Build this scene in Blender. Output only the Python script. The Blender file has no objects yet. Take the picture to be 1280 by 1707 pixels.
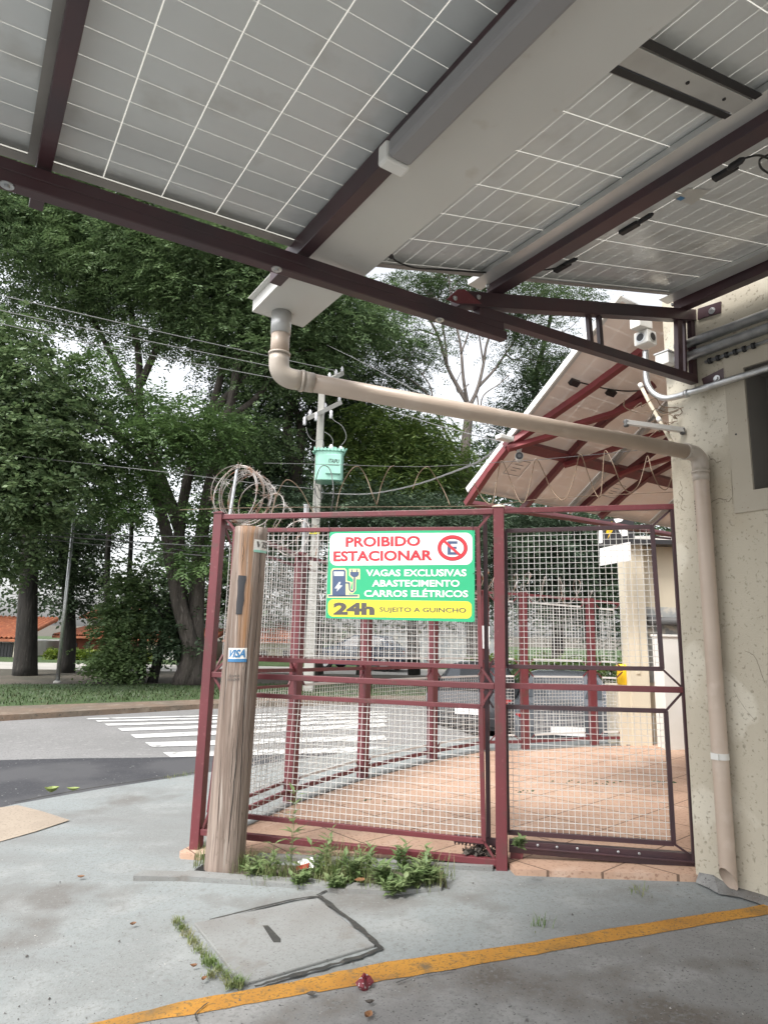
import bpy, math, random
import numpy as np
R = math.radians
scene = bpy.context.scene
col = scene.collection

# ------------------------------------------------------------------ camera
FPX, PITCH, ROLL = 1070.0, R(10.6), R(1.41)
CAM = np.array([0.0, 0.0, 1.6])
_f = np.array([0, math.cos(PITCH), math.sin(PITCH)])
_u = np.array([0, -math.sin(PITCH), math.cos(PITCH)])
_r = np.array([1.0, 0, 0])
RT = _r * math.cos(ROLL) + _u * math.sin(ROLL)
UP = -_r * math.sin(ROLL) + _u * math.cos(ROLL)
cam_data = bpy.data.cameras.new('camera')
cam = bpy.data.objects.new('camera', cam_data)
col.objects.link(cam)
cam_data.sensor_fit = 'VERTICAL'
cam_data.sensor_height = 24.0
cam_data.lens = FPX / 1707.0 * 24.0
cam_data.clip_start = 0.05
cam_data.clip_end = 2000.0
from mathutils import Matrix, Vector
cam.matrix_world = Matrix(((RT[0], UP[0], -_f[0], CAM[0]), (RT[1], UP[1], -_f[1], CAM[1]),
                           (RT[2], UP[2], -_f[2], CAM[2]), (0, 0, 0, 1)))
scene.camera = cam

# ------------------------------------------------------------------ light
SUN_EL, SUN_AZ = R(56), R(-136)      # azimuth from +Y towards +X
world = bpy.data.worlds.new('World')
scene.world = world
world.use_nodes = True
wn, wl = world.node_tree.nodes, world.node_tree.links
wn.clear()
sky = wn.new('ShaderNodeTexSky')
sky.sky_type = 'NISHITA'
sky.sun_disc = False
sky.sun_elevation = SUN_EL
sky.sun_rotation = SUN_AZ
sky.air_density = 1.0
sky.dust_density = 3.0
hs = wn.new('ShaderNodeHueSaturation')
hs.inputs['Saturation'].default_value = 0.16
bg = wn.new('ShaderNodeBackground')
bg.inputs['Strength'].default_value = 0.15
wo = wn.new('ShaderNodeOutputWorld')
wl.new(sky.outputs[0], hs.inputs['Color'])
wl.new(hs.outputs[0], bg.inputs[0])
wl.new(bg.outputs[0], wo.inputs[0])
sl = bpy.data.lights.new('sun', 'SUN')
sl.energy = 1.2
sl.angle = R(14)
sl.color = (1.0, 0.96, 0.9)
so = bpy.data.objects.new('sun', sl)
col.objects.link(so)
sd = Vector((math.sin(SUN_AZ) * math.cos(SUN_EL), math.cos(SUN_AZ) * math.cos(SUN_EL), math.sin(SUN_EL)))
so.rotation_euler = (-sd).to_track_quat('-Z', 'Y').to_euler()
so.location = (0, 0, 20)
scene.view_settings.view_transform = 'Standard'
scene.view_settings.look = 'None'
scene.view_settings.exposure = 1.36
scene.view_settings.gamma = 1.0
try:
    scene.cycles.max_bounces = 8
    scene.cycles.transparent_max_bounces = 8
    scene.cycles.use_denoising = True
except Exception:
    pass

# ------------------------------------------------------------------ geometry of the place
GA, AA = R(13.17), R(33.37)
gd = np.array([math.cos(GA), -math.sin(GA), 0.0])     # along the front fence, to the right
gn = np.array([math.sin(GA), math.cos(GA), 0.0])      # through the front fence, away
bd = np.array([math.cos(AA), math.sin(AA), 0.0])      # along the canopy beam, towards the wall
rd = np.array([-math.sin(AA), math.cos(AA), 0.0])     # along rafters and wall, away
zz = np.array([0, 0, 1.0])
LP = np.array([-1.293, 4.964, 0.0])                   # foot of the corner post


def ray(x, y):
    return _f + RT * (x - 640.0) / FPX - UP * (y - 853.5) / FPX


def pl(x, y, P, n):
    d = ray(x, y)
    return CAM + d * (np.dot(P - CAM, n) / np.dot(d, n))


def at(x, y, Y):
    d = ray(x, y)
    return CAM + d * Y / d[1]


def gnd(x, y, z=0.0):
    d = ray(x, y)
    return CAM + d * (z - CAM[2]) / d[2]


def gz(x, y):
    u = (x - LP[0]) * gd[0] + (y - LP[1]) * gd[1]
    k = 6.0
    return 0.056 * (np.log1p(np.exp(k * u)) / k if k * u < 30 else u)


def gg(x, y, off=0.0):
    d = ray(x, y)
    z = 0.0
    for i in range(40):
        P = CAM + d * (z - CAM[2]) / d[2]
        z = gz(P[0], P[1]) + off
    return P


def FP(x, y, off=0.0):                                  # a point on the front fence's plane
    return pl(x, y, LP + gn * off, gn)


WS = 3.896                                              # the building's wall plane


def WP(x, y, off=0.0):
    return pl(x, y, bd * (WS - off), bd)


def RF(s, t, z):
    return bd * s + rd * t + zz * z


def nrm(v):
    v = np.asarray(v, float)
    return v / (np.linalg.norm(v) + 1e-12)


# ------------------------------------------------------------------ materials
def mat(name, base, rough=0.6, layers=(), bump=(), metallic=0.0, spec=0.5, coat=0.0):
    m = bpy.data.materials.new(name)
    m.use_nodes = True
    n, l = m.node_tree.nodes, m.node_tree.links
    b = n['Principled BSDF']
    b.inputs['Roughness'].default_value = rough
    b.inputs['Metallic'].default_value = metallic
    b.inputs['Specular IOR Level'].default_value = spec
    if coat:
        b.inputs['Coat Weight'].default_value = coat
        b.inputs['Coat Roughness'].default_value = 0.08
    geo = n.new('ShaderNodeNewGeometry')
    cur = None
    for (scale, colour, lo, hi, detail) in layers:
        mp = n.new('ShaderNodeMapping')
        mp.inputs['Scale'].default_value = scale if hasattr(scale, '__len__') else (scale,) * 3
        mp.inputs['Location'].default_value = (random.random() * 9, random.random() * 9, random.random() * 9)
        l.new(geo.outputs['Position'], mp.inputs['Vector'])
        t = n.new('ShaderNodeTexNoise')
        t.inputs['Scale'].default_value = 1.0
        t.inputs['Detail'].default_value = detail
        l.new(mp.outputs[0], t.inputs['Vector'])
        mr = n.new('ShaderNodeMapRange')
        mr.inputs['From Min'].default_value = lo
        mr.inputs['From Max'].default_value = hi
        l.new(t.outputs['Fac'], mr.inputs['Value'])
        mx = n.new('ShaderNodeMix')
        mx.data_type = 'RGBA'
        l.new(mr.outputs[0], mx.inputs['Factor'])
        if cur is None:
            mx.inputs['A'].default_value = (*base, 1)
        else:
            l.new(cur, mx.inputs['A'])
        mx.inputs['B'].default_value = (*colour, 1)
        cur = mx.outputs['Result']
    if cur is None:
        b.inputs['Base Color'].default_value = (*base, 1)
    else:
        l.new(cur, b.inputs['Base Color'])
    prev = None
    for (scale, dist, strength) in bump:
        mp = n.new('ShaderNodeMapping')
        mp.inputs['Scale'].default_value = scale if hasattr(scale, '__len__') else (scale,) * 3
        l.new(geo.outputs['Position'], mp.inputs['Vector'])
        t = n.new('ShaderNodeTexNoise')
        t.inputs['Scale'].default_value = 1.0
        t.inputs['Detail'].default_value = 5
        l.new(mp.outputs[0], t.inputs['Vector'])
        bp = n.new('ShaderNodeBump')
        bp.inputs['Strength'].default_value = strength
        bp.inputs['Distance'].default_value = dist
        l.new(t.outputs['Fac'], bp.inputs['Height'])
        if prev is not None:
            l.new(prev, bp.inputs['Normal'])
        prev = bp.outputs[0]
    if prev is not None:
        l.new(prev, b.inputs['Normal'])
    return m


def leafmat(name, c1, c2, c3, trans=0.3, rough=0.5):
    """leaf blades: tone differs from leaf to leaf and from branch to branch; some light passes through"""
    m = bpy.data.materials.new(name)
    m.use_nodes = True
    n, l = m.node_tree.nodes, m.node_tree.links
    n.clear()
    out = n.new('ShaderNodeOutputMaterial')
    geo = n.new('ShaderNodeNewGeometry')
    t = n.new('ShaderNodeTexNoise')
    t.inputs['Scale'].default_value = 0.8
    t.inputs['Detail'].default_value = 2
    l.new(geo.outputs['Position'], t.inputs['Vector'])
    mr = n.new('ShaderNodeMapRange')
    mr.inputs['From Min'].default_value = 0.38
    mr.inputs['From Max'].default_value = 0.62
    l.new(t.outputs['Fac'], mr.inputs['Value'])
    t2 = n.new('ShaderNodeTexNoise')
    t2.inputs['Scale'].default_value = 9.0
    t2.inputs['Detail'].default_value = 1
    l.new(geo.outputs['Position'], t2.inputs['Vector'])
    mr2 = n.new('ShaderNodeMapRange')
    mr2.inputs['From Min'].default_value = 0.4
    mr2.inputs['From Max'].default_value = 0.7
    l.new(t2.outputs['Fac'], mr2.inputs['Value'])
    a = n.new('ShaderNodeMix'); a.data_type = 'RGBA'
    a.inputs['A'].default_value = (*c1, 1); a.inputs['B'].default_value = (*c2, 1)
    l.new(mr.outputs[0], a.inputs['Factor'])
    b = n.new('ShaderNodeMix'); b.data_type = 'RGBA'
    b.inputs['B'].default_value = (*c3, 1)
    l.new(mr2.outputs[0], b.inputs['Factor'])
    l.new(a.outputs['Result'], b.inputs['A'])
    d = n.new('ShaderNodeBsdfDiffuse')
    tr = n.new('ShaderNodeBsdfTranslucent')
    gl = n.new('ShaderNodeBsdfGlossy'); gl.inputs['Roughness'].default_value = rough
    gl.inputs['Color'].default_value = (0.6, 0.65, 0.6, 1)
    l.new(b.outputs['Result'], d.inputs['Color'])
    l.new(b.outputs['Result'], tr.inputs['Color'])
    x = n.new('ShaderNodeMixShader'); x.inputs[0].default_value = trans
    l.new(d.outputs[0], x.inputs[1]); l.new(tr.outputs[0], x.inputs[2])
    y = n.new('ShaderNodeMixShader'); y.inputs[0].default_value = 0.05
    l.new(x.outputs[0], y.inputs[1]); l.new(gl.outputs[0], y.inputs[2])
    l.new(y.outputs[0], out.inputs['Surface'])
    return m


random.seed(5)
M = {}
M['concrete'] = mat('concrete', (0.228, 0.25, 0.25), 0.88,
                    [(0.8, (0.205, 0.216, 0.212), 0.42, 0.62, 5), (3.5, (0.265, 0.278, 0.274), 0.5, 0.72, 6), ((0.5, 2.2, 1), (0.185, 0.19, 0.186), 0.5, 0.7, 6),
                     (1.3, (0.15, 0.146, 0.137), 0.56, 0.66, 7), (38, (0.18, 0.185, 0.18), 0.5, 0.75, 3),
                     (110, (0.12, 0.12, 0.115), 0.66, 0.72, 1), (75, (0.30, 0.30, 0.29), 0.70, 0.76, 1)],
                    [(90, 0.004, 0.5), (9, 0.012, 0.4)])
M['forecourt'] = mat('forecourt', (0.205, 0.205, 0.198), 0.85,
                     [(1.1, (0.195, 0.19, 0.184), 0.42, 0.62, 5), (4, (0.27, 0.268, 0.26), 0.5, 0.72, 6),
                      (1.5, (0.12, 0.105, 0.09), 0.55, 0.66, 7), (42, (0.17, 0.17, 0.165), 0.5, 0.72, 3),
                      (100, (0.07, 0.07, 0.068), 0.66, 0.72, 1), (80, (0.25, 0.245, 0.235), 0.70, 0.76, 1)],
                     [(90, 0.004, 0.6), (9, 0.012, 0.4)])
M['slab'] = mat('slab', (0.225, 0.232, 0.225), 0.85,
                [(2.2, (0.185, 0.182, 0.172), 0.45, 0.65, 6), (6, (0.16, 0.143, 0.125), 0.56, 0.74, 6), (45, (0.2, 0.2, 0.195), 0.5, 0.7, 2),
                 (110, (0.1, 0.1, 0.095), 0.66, 0.72, 1)], [(80, 0.004, 0.5), (12, 0.008, 0.4)])
M['plaster_crack'] = mat('plaster_crack', (0.19, 0.165, 0.13), 0.95)
M['crack'] = mat('crack', (0.035, 0.035, 0.032), 0.95, [(30, (0.07, 0.065, 0.055), 0.5, 0.7, 3)])
M['asphalt'] = mat('asphalt', (0.215, 0.212, 0.21), 0.9,
                   [(0.6, (0.18, 0.178, 0.175), 0.4, 0.65, 5), (40, (0.14, 0.14, 0.138), 0.5, 0.7, 2), (14, (0.26, 0.256, 0.25), 0.6, 0.75, 2)],
                   [(60, 0.006, 0.4)])
M['fresh_asphalt'] = mat('fresh_asphalt', (0.038, 0.039, 0.045), 0.75,
                         [(40, (0.06, 0.06, 0.066), 0.5, 0.7, 2), (26, (0.3, 0.3, 0.28), 0.73, 0.77, 1), (1.0, (0.07, 0.07, 0.075), 0.45, 0.6, 4)], [(60, 0.006, 0.4)])
M['white_paint'] = mat('white_paint', (0.62, 0.62, 0.61), 0.7, [(5, (0.5, 0.5, 0.48), 0.5, 0.7, 6), (7, (0.26, 0.26, 0.255), 0.56, 0.66, 8), (30, (0.3, 0.3, 0.29), 0.6, 0.68, 4)])
M['yellow_paint'] = mat('yellow_paint', (0.45, 0.215, 0.03), 0.8,
                        [(3, (0.37, 0.17, 0.025), 0.45, 0.65, 5), (2.6, (0.19, 0.11, 0.035), 0.55, 0.72, 7), (9, (0.13, 0.10, 0.06), 0.60, 0.72, 6), (60, (0.21, 0.12, 0.03), 0.54, 0.68, 2), (100, (0.08, 0.07, 0.05), 0.66, 0.70, 1)],
                        [(80, 0.003, 0.4)])
M['tan_paving'] = mat('tan_paving', (0.34, 0.285, 0.225), 0.85, [(2, (0.29, 0.24, 0.19), 0.4, 0.6, 5), (50, (0.22, 0.18, 0.14), 0.55, 0.7, 2)])
M['grass_ground'] = mat('grass_ground', (0.04, 0.07, 0.024), 0.95,
                        [(1.5, (0.035, 0.065, 0.018), 0.4, 0.6, 5), (5, (0.1, 0.09, 0.045), 0.6, 0.75, 5), (25, (0.07, 0.12, 0.03), 0.5, 0.65, 3)], [(20, 0.05, 0.6)])
M['dirt'] = mat('dirt', (0.17, 0.12, 0.085), 0.95, [(1.2, (0.13, 0.105, 0.08), 0.4, 0.6, 5), (4, (0.21, 0.17, 0.13), 0.55, 0.7, 5), (20, (0.08, 0.07, 0.055), 0.58, 0.7, 3)], [(15, 0.03, 0.5)])
M['earth'] = mat('earth', (0.10, 0.085, 0.065), 0.95, [(0.7, (0.06, 0.055, 0.04), 0.4, 0.6, 5), (8, (0.14, 0.12, 0.09), 0.6, 0.7, 4)], [(10, 0.03, 0.5)])
M['pale_road'] = mat('pale_road', (0.42, 0.40, 0.37), 0.9, [(0.8, (0.34, 0.33, 0.3), 0.4, 0.6, 4)])
M['maroon'] = mat('maroon', (0.155, 0.035, 0.042), 0.42,
                  [(2.5, (0.125, 0.033, 0.038), 0.4, 0.65, 4), (9, (0.11, 0.045, 0.042), 0.58, 0.7, 6), (30, (0.20, 0.065, 0.07), 0.62, 0.74, 3)], [(60, 0.0008, 0.3)])
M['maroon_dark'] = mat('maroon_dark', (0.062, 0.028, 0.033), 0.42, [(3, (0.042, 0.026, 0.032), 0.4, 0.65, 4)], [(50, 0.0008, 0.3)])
M['mesh_white'] = mat('mesh_white', (0.60, 0.59, 0.57), 0.5, [(14, (0.55, 0.5, 0.44), 0.55, 0.75, 3)])
M['galv'] = mat('galvanised', (0.55, 0.56, 0.56), 0.38, [(16, (0.42, 0.43, 0.44), 0.45, 0.65, 4)], metallic=0.85)
M['steel_rusty'] = mat('rusty_razor_wire', (0.24, 0.205, 0.175), 0.55, [(6, (0.44, 0.42, 0.40), 0.4, 0.6, 3), (11, (0.22, 0.10, 0.05), 0.5, 0.68, 4)], metallic=0.35)
M['wire_tan'] = mat('wire_tan', (0.20, 0.14, 0.09), 0.6, [(8, (0.18, 0.13, 0.09), 0.5, 0.65, 3)])
M['pvc'] = mat('pvc_beige', (0.49, 0.395, 0.32), 0.4, [((2, 2, 6), (0.45, 0.36, 0.29), 0.45, 0.65, 4), (7, (0.55, 0.46, 0.385), 0.55, 0.75, 4)])
M['pvc_pale'] = mat('pvc_pale', (0.50, 0.44, 0.375), 0.38, [(5, (0.44, 0.385, 0.33), 0.45, 0.65, 4)])
M['white_sheet'] = mat('white_sheet_metal', (0.60, 0.59, 0.56), 0.45, [(1.2, (0.56, 0.55, 0.52), 0.4, 0.65, 4), (9, (0.5, 0.47, 0.42), 0.64, 0.75, 4)])
M['wall'] = mat('wall_plaster', (0.50, 0.455, 0.365), 0.9,
                [(0.9, (0.455, 0.41, 0.325), 0.42, 0.6, 5), ((2.2, 2.2, 1.6), (0.56, 0.52, 0.43), 0.53, 0.57, 6), (1.7, (0.43, 0.375, 0.285), 0.58, 0.72, 6),
                 (45, (0.30, 0.27, 0.21), 0.6, 0.72, 2), (70, (0.26, 0.22, 0.17), 0.745, 0.78, 1)],
                [(120, 0.003, 0.5), (18, 0.006, 0.35)])
M['wall_smooth'] = mat('wall_smooth', (0.44, 0.395, 0.32), 0.85, [(1.4, (0.405, 0.365, 0.295), 0.4, 0.65, 5), (60, (0.3, 0.26, 0.2), 0.73, 0.77, 1)], [(25, 0.003, 0.3)])
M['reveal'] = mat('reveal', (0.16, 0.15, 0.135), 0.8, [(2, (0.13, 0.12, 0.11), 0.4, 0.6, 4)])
M['dark'] = mat('dark_plastic', (0.015, 0.015, 0.017), 0.5)
M['black_rubber'] = mat('black_rubber', (0.02, 0.02, 0.02), 0.6)
M['cell'] = mat('solar_cell_back', (0.62, 0.635, 0.63), 0.2, [(1.2, (0.57, 0.585, 0.58), 0.4, 0.65, 3), (5, (0.47, 0.47, 0.45), 0.56, 0.74, 6)], spec=0.5)
M['alu'] = mat('aluminium', (0.58, 0.58, 0.57), 0.42, [(4, (0.48, 0.48, 0.47), 0.45, 0.7, 4)], metallic=0.5)
M['alu_flange'] = mat('frame_flange', (0.26, 0.24, 0.22), 0.5, [(4, (0.2, 0.19, 0.175), 0.45, 0.7, 4)])
M['log'] = mat('weathered_log', (0.31, 0.245, 0.205), 0.9,
               [((13, 13, 0.7), (0.17, 0.125, 0.10), 0.42, 0.62, 5), ((7, 7, 0.45), (0.30, 0.155, 0.07), 0.54, 0.66, 4), ((70, 70, 2.4), (0.16, 0.12, 0.098), 0.54, 0.66, 5),
                ((45, 45, 1.5), (0.36, 0.31, 0.27), 0.58, 0.70, 3), ((120, 120, 4), (0.18, 0.14, 0.115), 0.56, 0.68, 3), ((25, 25, 9), (0.15, 0.11, 0.085), 0.66, 0.74, 3)], [((70, 70, 2.2), 0.012, 0.9)])
M['bark'] = mat('bark_grey', (0.085, 0.072, 0.062), 0.95, [((6, 6, 1.2), (0.05, 0.042, 0.036), 0.45, 0.62, 5), ((20, 20, 4), (0.13, 0.115, 0.10), 0.56, 0.7, 4)], [((9, 9, 1.6), 0.09, 1.0), ((26, 26, 6), 0.03, 0.8)])
M['bark_dark'] = mat('bark_dark', (0.03, 0.027, 0.024), 0.95, [((6, 6, 1.2), (0.018, 0.017, 0.015), 0.45, 0.62, 5), ((20, 20, 4), (0.055, 0.05, 0.043), 0.6, 0.7, 4)], [((14, 14, 3), 0.04, 0.8)])
M['bark_pale'] = mat('bark_pale', (0.17, 0.145, 0.13), 0.9, [((5, 5, 1.5), (0.12, 0.10, 0.09), 0.45, 0.62, 5), ((14, 14, 5), (0.33, 0.29, 0.26), 0.56, 0.7, 4)], [((14, 14, 3), 0.03, 0.6)])
M['pole_concrete'] = mat('pole_concrete', (0.42, 0.41, 0.38), 0.85, [(3, (0.35, 0.34, 0.31), 0.4, 0.65, 5)])
M['mint'] = mat('mint_paint', (0.30, 0.56, 0.46), 0.4, [(2.5, (0.27, 0.51, 0.42), 0.45, 0.65, 4)])
M['sign_green'] = mat('sign_green', (0.03, 0.43, 0.20), 0.35)
M['sign_white'] = mat('sign_white', (0.86, 0.86, 0.86), 0.35)
M['sign_red'] = mat('sign_red', (0.62, 0.035, 0.05), 0.4)
M['sign_darkred'] = mat('sign_darkred', (0.2, 0.015, 0.02), 0.4)
M['sign_yellow'] = mat('sign_yellow', (0.83, 0.72, 0.06), 0.35)
M['sign_grey'] = mat('sign_grey', (0.10, 0.09, 0.085), 0.4)
M['sign_navy'] = mat('sign_navy', (0.07, 0.105, 0.20), 0.4)
M['sign_cream'] = mat('sign_cream', (0.80, 0.76, 0.38), 0.4)
M['paint_white'] = mat('paint_white', (0.75, 0.74, 0.71), 0.6, [(1.5, (0.66, 0.65, 0.61), 0.4, 0.65, 4)])
M['paint_cream'] = mat('paint_cream', (0.66, 0.59, 0.46), 0.75, [(1.5, (0.58, 0.52, 0.41), 0.4, 0.65, 5)], [(50, 0.003, 0.4)])
M['plaster_dirty'] = mat('plaster_dirty', (0.40, 0.41, 0.40), 0.85, [(3, (0.28, 0.3, 0.31), 0.4, 0.6, 6), (8, (0.55, 0.52, 0.46), 0.55, 0.65, 5)])
M['roof_tile'] = mat('clay_roof_tile', (0.36, 0.125, 0.06), 0.8, [(4, (0.28, 0.095, 0.05), 0.4, 0.6, 5), (9, (0.42, 0.19, 0.10), 0.58, 0.7, 4)])
M['brick'] = mat('brick_red', (0.22, 0.06, 0.035), 0.85, [(5, (0.16, 0.045, 0.028), 0.4, 0.6, 5)])
M['metal_dark'] = mat('dark_metal', (0.03, 0.03, 0.034), 0.45)
M['hood_yellow'] = mat('yellow_plastic', (0.80, 0.50, 0.012), 0.4)
M['glass_dark'] = mat('car_glass', (0.02, 0.025, 0.03), 0.06, spec=0.8)
M['car_dark'] = mat('car_paint_graphite', (0.08, 0.085, 0.095), 0.25, coat=0.8)
M['car_black'] = mat('car_paint_black', (0.035, 0.037, 0.042), 0.25, coat=0.8)
M['car_blue'] = mat('car_paint_blue', (0.03, 0.06, 0.11), 0.25, coat=0.8)
M['lamp_red'] = mat('tail_lamp_red', (0.30, 0.012, 0.015), 0.15)
M['tyre'] = mat('tyre', (0.015, 0.015, 0.015), 0.85)
M['cable'] = mat('cable_grey', (0.10, 0.10, 0.10), 0.6)
M['cable_pale'] = mat('cable_pale', (0.22, 0.22, 0.22), 0.5)
M['cable_black'] = mat('cable_black', (0.012, 0.012, 0.012), 0.5)
M['porcelain'] = mat('porcelain', (0.6, 0.6, 0.62), 0.25)
M['label_paper'] = mat('label_paper', (0.5, 0.49, 0.46), 0.5)
M['sticker_blue'] = mat('sticker_blue', (0.05, 0.18, 0.36), 0.5)
M['sticker_white'] = mat('sticker_white', (0.72, 0.70, 0.66), 0.5, [(60, (0.4, 0.36, 0.3), 0.62, 0.68, 3)])
M['wrapper_red'] = mat('wrapper_red', (0.17, 0.025, 0.035), 0.3, [(60, (0.55, 0.5, 0.5), 0.56, 0.62, 2)])
M['dry_leaf'] = mat('dry_leaf', (0.22, 0.105, 0.045), 0.7, [(40, (0.13, 0.06, 0.03), 0.5, 0.65, 3)])
M['lime_leaf'] = mat('lime_leaf', (0.20, 0.25, 0.07), 0.6)
M['pebble'] = mat('pebble', (0.10, 0.095, 0.09), 0.9, [(8, (0.4, 0.39, 0.36), 0.62, 0.66, 1)])
M['leaf_feather'] = leafmat('leaf_feather', (0.072, 0.122, 0.056), (0.122, 0.192, 0.078), (0.185, 0.26, 0.115))
M['leaf_young'] = leafmat('leaf_young', (0.095, 0.16, 0.052), (0.135, 0.215, 0.072), (0.07, 0.128, 0.045))
M['leaf_broad'] = leafmat('leaf_broad', (0.06, 0.10, 0.044), (0.10, 0.16, 0.066), (0.18, 0.24, 0.11))
M['leaf_dark'] = leafmat('leaf_dark', (0.036, 0.06, 0.033), (0.058, 0.094, 0.044), (0.09, 0.135, 0.068))
M['leaf_lance'] = leafmat('leaf_lance', (0.05, 0.095, 0.03), (0.10, 0.165, 0.04), (0.17, 0.225, 0.055))
M['leaf_pine'] = leafmat('leaf_pine', (0.034, 0.06, 0.038), (0.055, 0.09, 0.05), (0.10, 0.14, 0.085), 0.2)
M['leaf_sparse'] = leafmat('leaf_sparse', (0.05, 0.09, 0.035), (0.08, 0.135, 0.045), (0.12, 0.17, 0.07))
M['leaf_hedge'] = leafmat('leaf_hedge', (0.12, 0.18, 0.02), (0.22, 0.27, 0.03), (0.07, 0.12, 0.02))
M['leaf_shrub'] = leafmat('leaf_shrub', (0.07, 0.12, 0.045), (0.12, 0.185, 0.07), (0.19, 0.26, 0.11))
M['leaf_weed'] = leafmat('leaf_weed', (0.12, 0.185, 0.07), (0.17, 0.245, 0.095), (0.24, 0.30, 0.14))
M['grass_blade'] = leafmat('grass_blade', (0.10, 0.165, 0.045), (0.16, 0.22, 0.07), (0.27, 0.26, 0.13))
M['shaded_verge_blade'] = leafmat('shaded_verge_blade', (0.028, 0.055, 0.018), (0.045, 0.08, 0.024), (0.09, 0.095, 0.045))  # darker green: shade under the trees is put into the blade colour


def translucent(name, c, f=0.6):
    m = bpy.data.materials.new(name)
    m.use_nodes = True
    n, l = m.node_tree.nodes, m.node_tree.links
    n.clear()
    out = n.new('ShaderNodeOutputMaterial')
    d = n.new('ShaderNodeBsdfDiffuse'); d.inputs[0].default_value = (*c, 1)
    t = n.new('ShaderNodeBsdfTranslucent'); t.inputs[0].default_value = (*c, 1)
    x = n.new('ShaderNodeMixShader'); x.inputs[0].default_value = f
    l.new(d.outputs[0], x.inputs[1]); l.new(t.outputs[0], x.inputs[2])
    l.new(x.outputs[0], out.inputs['Surface'])
    return m


M['backsheet'] = translucent('solar_back_glass', (0.42, 0.41, 0.37), 0.6)


def tile_floor():
    """orange-pink square paving laid diagonally, dark joints with tufts of moss"""
    m = mat('orange_paving', (0.48, 0.325, 0.235), 0.8,
            [(0.8, (0.43, 0.28, 0.20), 0.42, 0.62, 5), (4, (0.53, 0.385, 0.30), 0.55, 0.72, 5), (1.8, (0.26, 0.15, 0.10), 0.58, 0.78, 6), (50, (0.31, 0.185, 0.13), 0.55, 0.7, 2)], [(60, 0.002, 0.4)])
    n, l = m.node_tree.nodes, m.node_tree.links
    geo = n.new('ShaderNodeNewGeometry')
    mp = n.new('ShaderNodeMapping')
    mp.inputs['Rotation'].default_value = (0, 0, R(52))
    l.new(geo.outputs['Position'], mp.inputs['Vector'])
    bk = n.new('ShaderNodeTexBrick')
    bk.offset = 0.0
    bk.inputs['Scale'].default_value = 1.0
    bk.inputs['Mortar Size'].default_value = 0.006
    bk.inputs['Brick Width'].default_value = 0.5
    bk.inputs['Row Height'].default_value = 0.5
    l.new(mp.outputs[0], bk.inputs['Vector'])
    p = n['Principled BSDF']
    src = p.inputs['Base Color'].links[0].from_socket
    mx = n.new('ShaderNodeMix'); mx.data_type = 'RGBA'
    l.new(bk.outputs['Fac'], mx.inputs['Factor'])
    l.new(src, mx.inputs['A'])
    mx.inputs['B'].default_value = (0.15, 0.095, 0.065, 1)
    l.new(mx.outputs['Result'], p.inputs['Base Color'])
    return m


M['tiles'] = tile_floor()
M['sheet_glow'] = translucent('thin_back_glass', (0.62, 0.57, 0.52), 0.42)
M['bounce_warmed_cell'] = translucent('bounce_warmed_cell_back', (0.74, 0.645, 0.585), 0.20)  # same cells as overhead; warm bounce off the yard floor put into the colour


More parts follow.
